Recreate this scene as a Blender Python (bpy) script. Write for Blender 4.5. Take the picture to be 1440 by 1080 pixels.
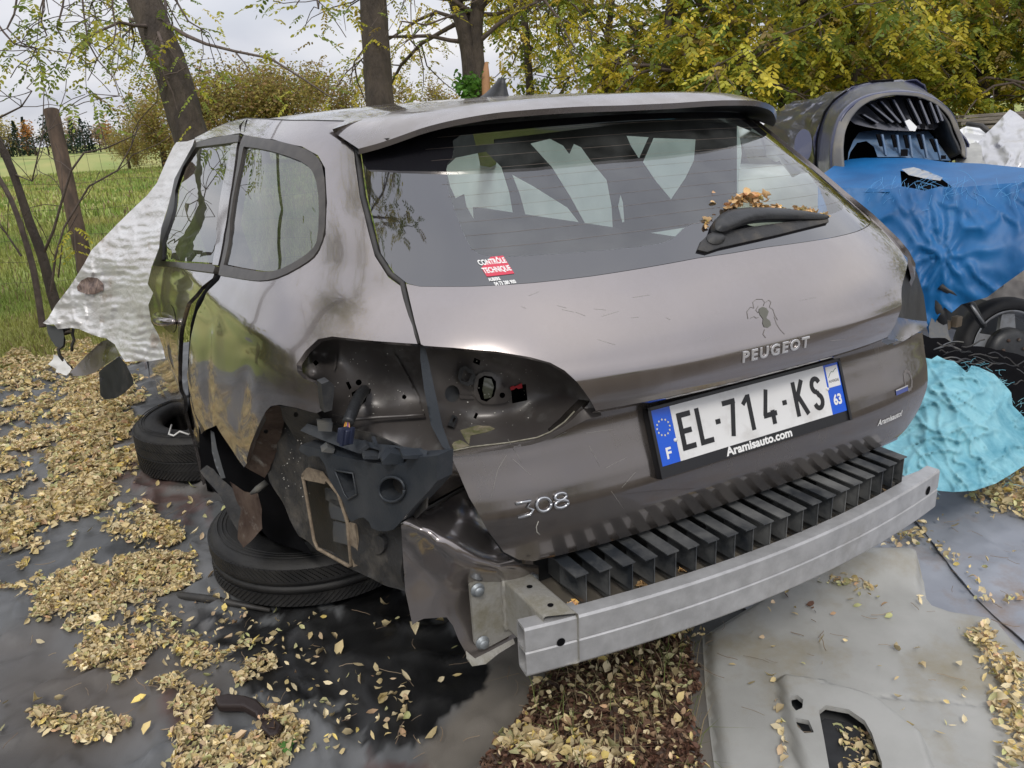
import bpy, bmesh, math, random
import numpy as np
from mathutils import Vector, Matrix, noise as mnoise
from mathutils.geometry import delaunay_2d_cdt
random.seed(7); rng = np.random.default_rng(7)
for o in list(bpy.data.objects): bpy.data.objects.remove(o)
S = bpy.context.scene; COL = S.collection
R = math.radians
# ------------------------------------------------------------------ camera
FPX = 1103.0; PITCH, ROLL, YAW = .3223, -.0524, .4867
C = np.array([-1.1536, -1.1221, 1.349])
Fv = np.array([math.sin(YAW)*math.cos(PITCH), math.cos(YAW)*math.cos(PITCH), -math.sin(PITCH)])
R0 = np.array([math.cos(YAW), -math.sin(YAW), 0.]); U0 = np.cross(R0, Fv)
Rv = R0*math.cos(ROLL)+U0*math.sin(ROLL); Uv = -R0*math.sin(ROLL)+U0*math.cos(ROLL)
cd = bpy.data.cameras.new('camera'); cam = bpy.data.objects.new('camera', cd); COL.objects.link(cam)
cd.sensor_fit = 'HORIZONTAL'; cd.sensor_width = 36; cd.lens = 36*FPX/1440; cd.clip_start = .05; cd.clip_end = 3000
M = Matrix(((Rv[0], Uv[0], -Fv[0], C[0]), (Rv[1], Uv[1], -Fv[1], C[1]), (Rv[2], Uv[2], -Fv[2], C[2]), (0, 0, 0, 1)))
cam.matrix_world = M; S.camera = cam
# ------------------------------------------------------------------ sky, sun, exposure
SUN_EL, SUN_AZ = R(48), R(212)          # azimuth from +Y towards +X
W = bpy.data.worlds.new('World'); S.world = W; W.use_nodes = True
nt = W.node_tree; nt.nodes.clear(); N = nt.nodes.new; L = nt.links.new
out = N('ShaderNodeOutputWorld'); bg = N('ShaderNodeBackground'); L(bg.outputs[0], out.inputs[0])
sky = N('ShaderNodeTexSky'); sky.sky_type = 'NISHITA'; sky.sun_disc = False; sky.sun_elevation = SUN_EL; sky.sun_rotation = SUN_AZ
sc = N('ShaderNodeVectorMath'); sc.operation = 'SCALE'; sc.inputs['Scale'].default_value = .085; L(sky.outputs[0], sc.inputs[0])
tc = N('ShaderNodeTexCoord'); sx = N('ShaderNodeSeparateXYZ'); L(tc.outputs['Generated'], sx.inputs[0])
ad = N('ShaderNodeMath'); ad.operation = 'MAXIMUM'; ad.inputs[1].default_value = 0.0; L(sx.outputs[2], ad.inputs[0])
ad2 = N('ShaderNodeMath'); ad2.operation = 'ADD'; ad2.inputs[1].default_value = .22; L(ad.outputs[0], ad2.inputs[0])
dx = N('ShaderNodeMath'); dx.operation = 'DIVIDE'; L(sx.outputs[0], dx.inputs[0]); L(ad2.outputs[0], dx.inputs[1])
dy = N('ShaderNodeMath'); dy.operation = 'DIVIDE'; L(sx.outputs[1], dy.inputs[0]); L(ad2.outputs[0], dy.inputs[1])
cx = N('ShaderNodeCombineXYZ'); L(dx.outputs[0], cx.inputs[0]); L(dy.outputs[0], cx.inputs[1])
nz = N('ShaderNodeTexNoise'); nz.inputs['Scale'].default_value = 1.1; nz.inputs['Detail'].default_value = 7; nz.inputs['Roughness'].default_value = .45; nz.inputs['Distortion'].default_value = .2
L(cx.outputs[0], nz.inputs['Vector'])
rp = N('ShaderNodeValToRGB'); e = rp.color_ramp.elements
e[0].position = .34; e[0].color = (.60, .62, .70, 1); e[1].position = .68; e[1].color = (.90, .89, .91, 1)
m_ = e.new(.5); m_.color = (.75, .76, .82, 1)
L(nz.outputs['Fac'], rp.inputs[0])
cv = N('ShaderNodeTexNoise'); cv.inputs['Scale'].default_value = .7; cv.inputs['Detail'].default_value = 4; L(cx.outputs[0], cv.inputs['Vector'])
cr = N('ShaderNodeMapRange'); cr.inputs[1].default_value = .3; cr.inputs[2].default_value = .5; cr.inputs[3].default_value = .78; cr.inputs[4].default_value = .97; L(cv.outputs['Fac'], cr.inputs[0])
mx = N('ShaderNodeMix'); mx.data_type = 'RGBA'; L(cr.outputs[0], mx.inputs[0]); L(sc.outputs[0], mx.inputs[6]); L(rp.outputs[0], mx.inputs[7])
L(mx.outputs[2], bg.inputs[0])
ov = N('ShaderNodeMapRange'); ov.inputs[1].default_value = 0; ov.inputs[2].default_value = 1; ov.inputs[3].default_value = .86; ov.inputs[4].default_value = 1.62; L(sx.outputs[2], ov.inputs[0])   # overcast sky: brighter overhead than at the horizon
L(ov.outputs[0], bg.inputs[1])
sl = bpy.data.lights.new('sun', 'SUN'); sl.energy = 1.3; sl.angle = R(14); sl.color = (1, .95, .88)
so = bpy.data.objects.new('sun', sl); COL.objects.link(so)
sd = Vector((math.sin(SUN_AZ)*math.cos(SUN_EL), math.cos(SUN_AZ)*math.cos(SUN_EL), math.sin(SUN_EL)))
so.rotation_euler = sd.to_track_quat('Z', 'Y').to_euler()
S.render.engine = 'CYCLES'
S.view_settings.view_transform = 'Standard'; S.view_settings.look = 'None'; S.view_settings.exposure = 0.14; S.view_settings.gamma = 1; S.view_settings.use_curve_mapping = False
S.cycles.max_bounces = 8; S.cycles.transparent_max_bounces = 16
# ------------------------------------------------------------------ geometry helpers
def ray(u, v): return Fv + Rv*(u-720)/FPX + Uv*(540-v)/FPX
def on(ax, u, v, val):
    d = ray(u, v); i = 'xyz'.index(ax); return C + d*(val-C[i])/d[i]
def dep(u, v, d): return C + ray(u, v)*d
def onv(u, v, A, B):                      # vertical plane through the ground lines A-B
    n = np.array([B[1]-A[1], A[0]-B[0], 0.]); d = ray(u, v)
    return C + d*(np.dot(np.array([A[0], A[1], 0])-C, n)/np.dot(d, n))
def cub(xs, ys):
    """monotone cubic interpolant"""
    xs = np.array(xs, float); ys = np.array(ys, float); h = np.diff(xs); dl = np.diff(ys)/h
    m = np.zeros(len(xs)); m[0] = dl[0]; m[-1] = dl[-1]
    for i in range(1, len(xs)-1):
        m[i] = 0 if dl[i-1]*dl[i] <= 0 else 3*(h[i-1]+h[i])/((2*h[i]+h[i-1])/dl[i-1]+(h[i]+2*h[i-1])/dl[i])
    def f(x):
        x = np.clip(x, xs[0], xs[-1]); i = np.clip(np.searchsorted(xs, x)-1, 0, len(xs)-2)
        t = (x-xs[i])/h[i]
        return ((2*t**3-3*t**2+1)*ys[i]+(t**3-2*t**2+t)*h[i]*m[i]+(-2*t**3+3*t**2)*ys[i+1]+(t**3-t**2)*h[i]*m[i+1])
    return f
def inpoly(pts, poly):
    pts = np.asarray(pts, float); poly = np.asarray(poly, float); r = np.zeros(len(pts), bool); n = len(poly); j = n-1
    X, Y = pts[:, 0], pts[:, 1]
    for i in range(n):
        xi, yi = poly[i]; xj, yj = poly[j]
        if yi != yj:
            c = ((yi > Y) != (yj > Y)) & (X < (xj-xi)*(Y-yi)/(yj-yi)+xi); r ^= c
        j = i
    return r
def segdist(pts, poly):
    pts = np.asarray(pts, float); D = np.full(len(pts), 1e9); n = len(poly)
    for i in range(n):
        a = np.array(poly[i-1], float); b = np.array(poly[i], float); ab = b-a; L2 = ab@ab+1e-12
        t = np.clip(((pts-a)@ab)/L2, 0, 1); D = np.minimum(D, np.hypot(*(pts-a-t[:, None]*ab).T))
    return D
def smooth_poly(P, k=2, keep=()):
    """Chaikin corner rounding; vertices whose index is in keep stay sharp"""
    P = [np.array(p, float) for p in P]; K = [i in keep for i in range(len(P))]
    for _ in range(k):
        Q = []; KQ = []
        n = len(P)
        for i in range(n):
            if K[i]: Q.append(P[i]); KQ.append(True)
            else:
                Q.append(P[i]*.75+P[i-1]*.25); Q.append(P[i]*.75+P[(i+1) % n]*.25); KQ += [False, False]
        P, K = Q, KQ
    return P
def resample(P, h):
    """cut long edges of a closed loop"""
    out = []
    for i in range(len(P)):
        a = np.array(P[i], float); b = np.array(P[(i+1) % len(P)], float); n = max(1, int(np.linalg.norm(b-a)/h))
        for k in range(n): out.append(a+(b-a)*k/n)
    return out
def tri_region(poly, h, holes=(), extra=()):
    """triangulate polygon (with holes) with interior grid points"""
    loops = [resample(p, h) for p in (poly,)+tuple(holes)]
    V = []; E = []
    for lp in loops:
        b = len(V); V += [tuple(p) for p in lp]; E += [(b+i, b+(i+1) % len(lp)) for i in range(len(lp))]
    A = np.array(loops[0]); lo = A.min(0); hi = A.max(0)
    gx, gy = np.meshgrid(np.arange(lo[0], hi[0], h), np.arange(lo[1], hi[1], h*.87)); gx = gx+((np.arange(gx.shape[0]) % 2)*h*.5)[:, None]
    G = np.c_[gx.ravel(), gy.ravel()]
    m = inpoly(G, loops[0]) & (segdist(G, loops[0]) > h*.45)
    for hl in loops[1:]: m &= ~inpoly(G, hl) & (segdist(G, hl) > h*.45)
    V += [tuple(p) for p in G[m]] + [tuple(p) for p in extra]
    vo, eo, fo, *_ = delaunay_2d_cdt([Vector(v) for v in V], E, [], 0, 1e-7)
    vo = np.array([tuple(v) for v in vo]); fo = [tuple(f) for f in fo]
    cen = np.array([vo[list(f)].mean(0) for f in fo]); k = inpoly(cen, loops[0])
    for hl in loops[1:]: k &= ~inpoly(cen, hl)
    fo = [f for f, q in zip(fo, k) if q]
    used = sorted({i for f in fo for i in f}); mp = {a: b for b, a in enumerate(used)}
    return vo[used], [tuple(mp[i] for i in f) for f in fo]
def boundary(faces):
    s = {}
    for f in faces:
        for i in range(len(f)): s[(f[i-1], f[i])] = 1
    return [(a, b) for (a, b) in s if (b, a) not in s]
class Root:
    pass
def thing(name, label, cat, loc, group=None, kind=None):
    o = bpy.data.objects.new(name, None); COL.objects.link(o); o.location = loc; o.empty_display_size = .1
    o['label'] = label; o['category'] = cat
    if group: o['group'] = group
    return o
def tag(o, label, cat, group=None):
    o['label'] = label; o['category'] = cat
    if group: o['group'] = group
    return o
def base_of(p):
    b = np.zeros(3)
    while p is not None: b = b+np.array(p.location); p = p.parent
    return b
def mk(name, V, F, mat, parent=None, smooth=True, nor=None, kind=None, label=None, origin=None, mats=None, fm=None):
    V = np.asarray(V, float); b = base_of(parent) if parent is not None else (np.array(origin) if origin is not None else np.zeros(3))
    me = bpy.data.meshes.new(name); me.from_pydata((V-b).tolist(), [], [tuple(int(i) for i in f) for f in F])
    for m in (mats or [mat]): me.materials.append(m)
    if fm is not None: me.polygons.foreach_set('material_index', np.array(fm, dtype=np.int32))
    me.polygons.foreach_set('use_smooth', [bool(smooth)]*len(F) if not isinstance(smooth, (list, np.ndarray)) else [bool(s) for s in smooth])
    me.update()
    if nor is not None: me.normals_split_custom_set_from_vertices([tuple(n) for n in nor])
    o = bpy.data.objects.new(name, me); COL.objects.link(o)
    if parent is not None: o.parent = parent
    elif origin is not None: o.location = origin
    if kind: o['kind'] = kind
    if label: o['label'] = label
    return o
def fast(name, V, F, mat, parent=None, kind=None, cols=None, smooth=False):
    """large triangle / quad soup by foreach_set; F is an (n,k) array"""
    b = base_of(parent) if parent is not None else np.zeros(3)
    V = np.asarray(V, np.float32)-b.astype(np.float32); F = np.asarray(F, np.int32); k = F.shape[1]
    me = bpy.data.meshes.new(name); me.vertices.add(len(V)); me.vertices.foreach_set('co', V.ravel())
    me.loops.add(F.size); me.loops.foreach_set('vertex_index', F.ravel()); me.polygons.add(len(F))
    me.polygons.foreach_set('loop_start', np.arange(0, F.size, k, dtype=np.int32)); me.polygons.foreach_set('loop_total', np.full(len(F), k, dtype=np.int32))
    if smooth: me.polygons.foreach_set('use_smooth', np.ones(len(F), dtype=bool))
    me.materials.append(mat); me.update(calc_edges=True)
    if cols is not None:
        a = me.color_attributes.new('tint', 'FLOAT_COLOR', 'POINT'); a.data.foreach_set('color', np.asarray(cols, np.float32).ravel())
    o = bpy.data.objects.new(name, me); COL.objects.link(o)
    if parent is not None: o.parent = parent
    if kind: o['kind'] = kind
    return o
def thicken(V, F, off, nor=None):
    """append the reversed back skin and the rim; off = (n,3) or (3,) offset"""
    V = np.asarray(V, float); n = len(V); off = np.broadcast_to(np.asarray(off, float), V.shape)
    B = boundary(F); VV = [V, V+off]; FF = list(F)+[tuple(n+i for i in reversed(f)) for f in F]; fl = [True]*(2*len(F))
    k = 2*n; ex = []; idx = {}
    for a, b in B:
        for q in (a, b):
            if q not in idx: idx[q] = k+len(ex); ex += [V[q], V[q]+off[q]]
        FF.append((idx[b], idx[a], idx[a]+1, idx[b]+1)); fl.append(False)
    VV.append(np.array(ex)); VV = np.vstack(VV)
    if nor is not None:
        nn = np.zeros_like(VV); nn[:n] = nor; nn[n:2*n] = -np.asarray(nor)
        return VV, FF, fl, nn
    return VV, FF, fl
def hpanel(name, poly, ax, fn, h, mat, parent, holes=(), thick=.0, inward=1, label=None, keepn=True, kind=None):
    """panel over a height field. ax 'y': poly in (x,z), y=fn(x,z); 'x': poly in (y,z); 'z': poly in (x,y)"""
    P, F = tri_region(poly, h, holes); a, b = P[:, 0], P[:, 1]; w = fn(a, b); e = 1e-3
    da = (fn(a+e, b)-fn(a-e, b))/(2*e); db = (fn(a, b+e)-fn(a, b-e))/(2*e)
    if ax == 'y': V = np.c_[a, w, b]; n = np.c_[da, -np.ones_like(a), db]
    elif ax == 'x': V = np.c_[w, a, b]; n = np.c_[-np.ones_like(a), da, db]
    else: V = np.c_[a, b, w]; n = np.c_[-da, -db, np.ones_like(a)]
    n /= np.linalg.norm(n, axis=1)[:, None]
    # orient faces along n
    F2 = []
    for f in F:
        g = np.cross(V[f[1]]-V[f[0]], V[f[2]]-V[f[0]]); F2.append(f if g@n[f[0]] > 0 else f[::-1])
    if thick:
        off = -n*thick
        V, F2, fl, nn = thicken(V, F2, off, n)
        return mk(name, V, F2, mat, parent, smooth=fl, nor=nn, label=label, kind=kind)
    return mk(name, V, F2, mat, parent, smooth=True, nor=n, label=label, kind=kind)
def hit(u, v, ax, fn, t0=.8, t1=5.5, n=400):
    """first crossing of a pixel's ray with a height field"""
    d = ray(u, v); T = np.linspace(t0, t1, n); P = C+d*T[:, None]
    def g(P):
        if ax == 'y': return P[:, 1]-fn(P[:, 0], P[:, 2])
        if ax == 'x': return P[:, 0]-fn(P[:, 1], P[:, 2])
        return fn(P[:, 0], P[:, 1])-P[:, 2]
    G = g(P); k = np.where((G[:-1] < 0) & (G[1:] >= 0))[0]
    if len(k) == 0: k = [int(np.argmin(np.abs(G)))]; return P[k[0]]
    a, b = T[k[0]], T[k[0]+1]
    for _ in range(30):
        m = (a+b)/2
        if g((C+d*m)[None])[0] < 0: a = m
        else: b = m
    return C+d*(a+b)/2
def pnoise(X, Y, seed=0):
    r = np.random.default_rng(seed); p = r.permutation(256); g = r.uniform(0, 2*np.pi, 256); p = np.r_[p, p]
    xi = np.floor(X).astype(int); yi = np.floor(Y).astype(int); xf = X-xi; yf = Y-yi; xi &= 255; yi &= 255
    f = lambda t: t*t*t*(t*(t*6-15)+10)
    def gr(ix, iy, dx_, dy_): a = g[p[(p[ix & 255]+iy) & 255]]; return np.cos(a)*dx_+np.sin(a)*dy_
    u, v = f(xf), f(yf)
    return (gr(xi, yi, xf, yf)*(1-u)+gr(xi+1, yi, xf-1, yf)*u)*(1-v)+(gr(xi, yi+1, xf, yf-1)*(1-u)+gr(xi+1, yi+1, xf-1, yf-1)*u)*v
def fbm(X, Y, o=4, seed=0): return sum(pnoise(X*2**k+k*17.3, Y*2**k-k*9.1, seed+k)/2**k for k in range(o))
class TPS:
    def __init__(s, P, val, lam=1e-3):
        s.P = np.array(P, float); s.c = s.P.mean(0); s.s = s.P.std()+1e-9; Q = (s.P-s.c)/s.s; n = len(Q)
        K = s.k(Q, Q)+lam*np.eye(n); A = np.zeros((n+3, n+3)); A[:n, :n] = K; A[:n, n] = 1; A[:n, n+1:] = Q; A[n, :n] = 1; A[n+1:, :n] = Q.T
        s.w = np.linalg.lstsq(A, np.r_[np.array(val, float), 0, 0, 0], rcond=None)[0]; s.Q = Q
    def k(s, a, b):
        d2 = ((a[:, None]-b[None])**2).sum(-1)+1e-12; return .5*d2*np.log(d2)
    def __call__(s, X):
        X = (np.asarray(X, float)-s.c)/s.s; return s.k(X, s.Q)@s.w[:-3]+s.w[-3]+X@s.w[-2:]
def patch(name, outline, ctrl, ax, mat, parent=None, h=6, thick=.004, disp=None, holes=(), label=None, kind=None, smooth=True, origin=None, lam=1e-3):
    """smooth sheet seen from here: outline in photo pixels, control points (u,v,value on axis ax); gets its own distance and thickness"""
    T = TPS([c[:2] for c in ctrl], [c[2] for c in ctrl], lam)
    P, F = tri_region(outline, h, holes); val = T(P)
    V = np.array([(dep(u, v, w) if ax == 'd' else on(ax, u, v, w)) for (u, v), w in zip(P, val)])
    if disp is not None: V = V+disp(P, V)
    F2 = []
    for f in F:
        g = np.cross(V[f[1]]-V[f[0]], V[f[2]]-V[f[0]]); F2.append(f if g@(C-V[f[0]]) > 0 else f[::-1])
    dirs = V-C; dirs /= np.linalg.norm(dirs, axis=1)[:, None]
    fl = smooth
    if thick: V, F2, fl = thicken(V, F2, dirs*thick); 
    if not smooth: fl = False
    return mk(name, V, F2, mat, parent, smooth=fl, label=label, kind=kind, origin=origin)
class MB:
    """collects primitives into one mesh"""
    def __init__(s): s.V = []; s.F = []; s.sm = []
    def add(s, V, F, sm=False):
        b = len(s.V); s.V += [tuple(v) for v in V]; s.F += [tuple(b+i for i in f) for f in F]; s.sm += [sm]*len(F)
    def box(s, c, d, M=None, bev=0):
        c = np.array(c, float); d = np.array(d, float)/2
        if bev:
            ax = []
            m = min(bev, min(d)*.9); V = []; 
            bm = bmesh.new(); bmesh.ops.create_cube(bm, size=1); bmesh.ops.scale(bm, vec=Vector(2*d), verts=bm.verts)
            bmesh.ops.bevel(bm, geom=bm.edges[:], offset=m, segments=2, affect='EDGES', profile=.5)
            V = np.array([tuple(v.co) for v in bm.verts]); F = [[v.index for v in f.verts] for f in bm.faces]; bm.free()
        else:
            V = np.array([[x, y, z] for x in (-1, 1) for y in (-1, 1) for z in (-1, 1)])*d
            F = [(0, 1, 3, 2), (4, 6, 7, 5), (0, 4, 5, 1), (2, 3, 7, 6), (0, 2, 6, 4), (1, 5, 7, 3)]
        if M is not None: V = V@np.array(M).T
        s.add(V+c, F, bool(bev)); return s
    def tube(s, P, r, n=8, caps=True, sm=True):
        P = [np.array(p, float) for p in P]; r = [r]*len(P) if np.isscalar(r) else r; V = []; F = []; up = None
        for i, p in enumerate(P):
            t = P[min(i+1, len(P)-1)]-P[max(i-1, 0)]; t = t/(np.linalg.norm(t)+1e-12)
            if up is None: up = np.array([0, 0, 1.]) if abs(t[2]) < .9 else np.array([1., 0, 0])
            a = np.cross(t, up); a /= np.linalg.norm(a)+1e-12; b = np.cross(a, t); up = b
            for k in range(n):
                q = 2*math.pi*k/n; V.append(p+r[i]*(math.cos(q)*a+math.sin(q)*b))
        for i in range(len(P)-1):
            for k in range(n): F.append((i*n+k, i*n+(k+1) % n, (i+1)*n+(k+1) % n, (i+1)*n+k))
        if caps: F.append(tuple(range(n-1, -1, -1))); F.append(tuple(range((len(P)-1)*n, len(P)*n)))
        s.add(V, F, sm); return s
    def lathe(s, prof, c, axis, n=48, closed=False):
        """prof: (radius, height along axis)"""
        ax = np.array(axis, float); ax /= np.linalg.norm(ax); q = np.array([0, 0, 1.]) if abs(ax[2]) < .9 else np.array([1., 0, 0])
        a = np.cross(ax, q); a /= np.linalg.norm(a); b = np.cross(ax, a); c = np.array(c, float); V = []; F = []; m = len(prof)
        for k in range(n):
            w = 2*math.pi*k/n; e_ = math.cos(w)*a+math.sin(w)*b
            for r_, h_ in prof: V.append(c+e_*r_+ax*h_)
        for k in range(n):
            for i in range(m if closed else m-1):
                j = (i+1) % m; F.append((k*m+i, k*m+j, ((k+1) % n)*m+j, ((k+1) % n)*m+i))
        s.add(V, F, True); return s
    def prism(s, poly3, off):
        n = len(poly3); V = [np.array(p, float) for p in poly3]; V += [p+np.array(off, float) for p in V]
        F = [tuple(range(n)), tuple(range(2*n-1, n-1, -1))]+[(i, n+i, n+(i+1) % n, (i+1) % n) for i in range(n)]
        s.add(V, F); return s
    def build(s, name, mat, parent=None, **k):
        o = mk(name, s.V, s.F, mat, parent, smooth=s.sm, **k); me = o.data
        bm = bmesh.new(); bm.from_mesh(me); bmesh.ops.recalc_face_normals(bm, faces=bm.faces[:]); bm.to_mesh(me); bm.free()
        return o
# ------------------------------------------------------------------ materials
def mat(name, col=(.5, .5, .5), rough=.5, metal=0., coat=0., var=None, vscale=8, vdet=6, bump=0., bscale=60, rvar=0., spec=.5, dust=None, dscale=5, dlo=.5, dhi=.75, tint=False, stretch=None, trans=0., sheen=0., coatr=.04, bdet=6):
    m = bpy.data.materials.new(name); m.use_nodes = True; t = m.node_tree; b = t.nodes['Principled BSDF']; N = t.nodes.new; L = t.links.new
    b.inputs['Roughness'].default_value = rough; b.inputs['Metallic'].default_value = metal; b.inputs['Coat Weight'].default_value = coat; b.inputs['Coat Roughness'].default_value = coatr
    b.inputs['Specular IOR Level'].default_value = spec
    tcn = N('ShaderNodeTexCoord'); src = tcn.outputs['Object']
    if stretch:
        mp = N('ShaderNodeMapping'); mp.inputs['Scale'].default_value = stretch; L(src, mp.inputs[0]); src = mp.outputs[0]
    cur = None
    def rgb(c):
        n = N('ShaderNodeRGB'); n.outputs[0].default_value = (*c, 1); return n.outputs[0]
    cur = rgb(col)
    if tint:
        a = N('ShaderNodeVertexColor'); a.layer_name = 'tint'; cur = a.outputs[0]
    def noise(sc, det, r=.55):
        n = N('ShaderNodeTexNoise'); n.inputs['Scale'].default_value = sc; n.inputs['Detail'].default_value = det; n.inputs['Roughness'].default_value = r; L(src, n.inputs['Vector']); return n.outputs['Fac']
    def mixc(f, a, c):
        n = N('ShaderNodeMix'); n.data_type = 'RGBA'; L(f, n.inputs[0]); L(a, n.inputs[6]); L(c, n.inputs[7]); return n.outputs[2]
    def mr(f, a, c, lo=0., hi=1.):
        n = N('ShaderNodeMapRange'); n.inputs[1].default_value = a; n.inputs[2].default_value = c; n.inputs[3].default_value = lo; n.inputs[4].default_value = hi; L(f, n.inputs[0]); return n.outputs[0]
    if var: cur = mixc(mr(noise(vscale, vdet), .35, .65), cur, rgb(var))
    if dust:
        f = mr(noise(dscale, 8, .65), dlo, dhi); cur = mixc(f, cur, rgb(dust))
        L(mr(f, 0, 1, rough, min(1, rough+.4)), b.inputs['Roughness'])
        if coat: L(mr(f, 0, 1, coat, coat*.25), b.inputs['Coat Weight'])
    elif rvar: L(mr(noise(vscale*2, 6), .3, .7, max(0, rough-rvar), min(1, rough+rvar)), b.inputs['Roughness'])
    L(cur, b.inputs['Base Color'])
    if bump:
        bp = N('ShaderNodeBump'); bp.inputs['Strength'].default_value = 1; bp.inputs['Distance'].default_value = bump; L(noise(bscale, bdet), bp.inputs['Height']); L(bp.outputs[0], b.inputs['Normal'])
    if trans:
        o = t.nodes['Material Output']; tr = N('ShaderNodeBsdfTranslucent'); L(cur, tr.inputs[0]); ms = N('ShaderNodeMixShader'); ms.inputs[0].default_value = trans
        L(b.outputs[0], ms.inputs[1]); L(tr.outputs[0], ms.inputs[2]); L(ms.outputs[0], o.inputs[0])
    return m
def glassmat(name, tint=(.75, .82, .8), rough=.0, refl=1.0, dirt=.06):
    m = bpy.data.materials.new(name); m.use_nodes = True; t = m.node_tree; t.nodes.clear(); N = t.nodes.new; L = t.links.new
    o = N('ShaderNodeOutputMaterial'); tr = N('ShaderNodeBsdfTransparent'); tr.inputs[0].default_value = (*tint, 1)
    gl = N('ShaderNodeBsdfGlossy'); gl.inputs['Roughness'].default_value = rough; gl.inputs[0].default_value = (refl, refl, refl, 1)
    fr = N('ShaderNodeFresnel'); fr.inputs[0].default_value = 1.68
    mp = N('ShaderNodeMapRange'); mp.inputs[1].default_value = 0; mp.inputs[2].default_value = 1; mp.inputs[3].default_value = .07; mp.inputs[4].default_value = 1.0; L(fr.outputs[0], mp.inputs[0])
    ms = N('ShaderNodeMixShader'); L(mp.outputs[0], ms.inputs[0]); L(tr.outputs[0], ms.inputs[1]); L(gl.outputs[0], ms.inputs[2])
    df = N('ShaderNodeBsdfDiffuse'); df.inputs[0].default_value = (.5, .52, .5, 1); tcn = N('ShaderNodeTexCoord'); nz = N('ShaderNodeTexNoise'); nz.inputs['Scale'].default_value = 14; nz.inputs['Detail'].default_value = 8
    L(tcn.outputs['Object'], nz.inputs['Vector']); m2 = N('ShaderNodeMapRange'); m2.inputs[1].default_value = .4; m2.inputs[2].default_value = .75; m2.inputs[3].default_value = dirt*.4; m2.inputs[4].default_value = dirt*2; L(nz.outputs['Fac'], m2.inputs[0])
    m3 = N('ShaderNodeMixShader'); L(m2.outputs[0], m3.inputs[0]); L(ms.outputs[0], m3.inputs[1]); L(df.outputs[0], m3.inputs[2]); L(m3.outputs[0], o.inputs[0])
    return m
def paintmat(name, col, flake=(.5, .45, .42), dusty=.5):
    """metallic car paint: flake layer under clear coat, streaky road dirt that thickens in patches"""
    m = bpy.data.materials.new(name); m.use_nodes = True; t = m.node_tree; b = t.nodes['Principled BSDF']; N = t.nodes.new; L = t.links.new
    tcn = N('ShaderNodeTexCoord')
    def noise(sc, det, st=None, r=.55):
        n = N('ShaderNodeTexNoise'); n.inputs['Scale'].default_value = sc; n.inputs['Detail'].default_value = det; n.inputs['Roughness'].default_value = r
        if st:
            mp = N('ShaderNodeMapping'); mp.inputs['Scale'].default_value = st; L(tcn.outputs['Object'], mp.inputs[0]); L(mp.outputs[0], n.inputs[0])
        else: L(tcn.outputs['Object'], n.inputs[0])
        return n.outputs['Fac']
    def mr(f, a, c, lo, hi):
        n = N('ShaderNodeMapRange'); n.inputs[1].default_value = a; n.inputs[2].default_value = c; n.inputs[3].default_value = lo; n.inputs[4].default_value = hi; L(f, n.inputs[0]); return n.outputs[0]
    def math_(op, a, c):
        n = N('ShaderNodeMath'); n.operation = op
        for i, q in enumerate((a, c)):
            if isinstance(q, (int, float)): n.inputs[i].default_value = q
            else: L(q, n.inputs[i])
        return n.outputs[0]
    big = mr(noise(3.2, 8, None, .62), .42, .72, 0, 1); st = mr(noise(9, 8, (1, 1, .18), .7), .45, .8, 0, 1); fine = mr(noise(160, 3), .55, .75, 0, 1)
    dirt = math_('MULTIPLY', math_('ADD', math_('MULTIPLY', big, .5), math_('ADD', math_('MULTIPLY', st, .5), math_('MULTIPLY', fine, .0))), dusty)
    mx = N('ShaderNodeMix'); mx.data_type = 'RGBA'; L(dirt, mx.inputs[0]); mx.inputs[6].default_value = (*col, 1); mx.inputs[7].default_value = (.19, .165, .13, 1); L(mx.outputs[2], b.inputs['Base Color'])
    L(mr(dirt, 0, 1, .94, .1), b.inputs['Metallic']); L(mr(dirt, 0, 1, .17, .8), b.inputs['Roughness'])
    L(mr(dirt, 0, 1, 1, .15), b.inputs['Coat Weight']); L(mr(dirt, 0, 1, .03, .35), b.inputs['Coat Roughness'])
    return m
PAINT = paintmat('brown_grey_paint', (.315, .285, .276), dusty=.24)
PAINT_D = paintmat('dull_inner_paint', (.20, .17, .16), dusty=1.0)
PAINT_R = paintmat('dusty_darkened_roof_paint', (.24, .215, .208), dusty=.75)  # body paint copy, base darkened to dull its sky reflection, plus dust film
NAVY = mat('navy_paint', (.008, .011, .050), .28, coat=.5, coatr=.08, dust=(.26, .27, .32), dscale=9, dlo=.56, dhi=.70, stretch=(.5, .5, 1.6))  # pale streak layer paints white reflections into the bonnet colour
PLASTIC = mat('black_plastic', (.016, .017, .019), .42, var=(.028, .03, .032), vscale=14, bump=.0006, bscale=220, dust=(.10, .095, .085), dscale=9, dlo=.52, dhi=.9)
FINP = mat('dusty_black_plastic', (.024, .028, .033), .30, dust=(.20, .20, .19), dscale=8, dlo=.36, dhi=.80, bump=.0004, bscale=200)
PLASTIC2 = mat('dark_bluish_plastic', (.028, .034, .042), .45, dust=(.10, .10, .10), dscale=7, dlo=.45, dhi=.95, bump=.0005, bscale=200)
GREYPL = mat('grey_plastic', (.09, .095, .10), .55, dust=(.2, .18, .13), dscale=12, dlo=.5, dhi=.85)
RUBBER = mat('rubber_trim', (.022, .021, .020), .55, var=(.045, .042, .038), vscale=20)
RUBL = mat('weathered_window_trim', (.036, .032, .029), .42, var=(.065, .058, .050), vscale=25)
MUD = mat('muddy_plastic', (.030, .030, .031), .6, dust=(.13, .115, .095), dscale=14, dlo=.47, dhi=.80, bump=.003, bscale=60)
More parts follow.
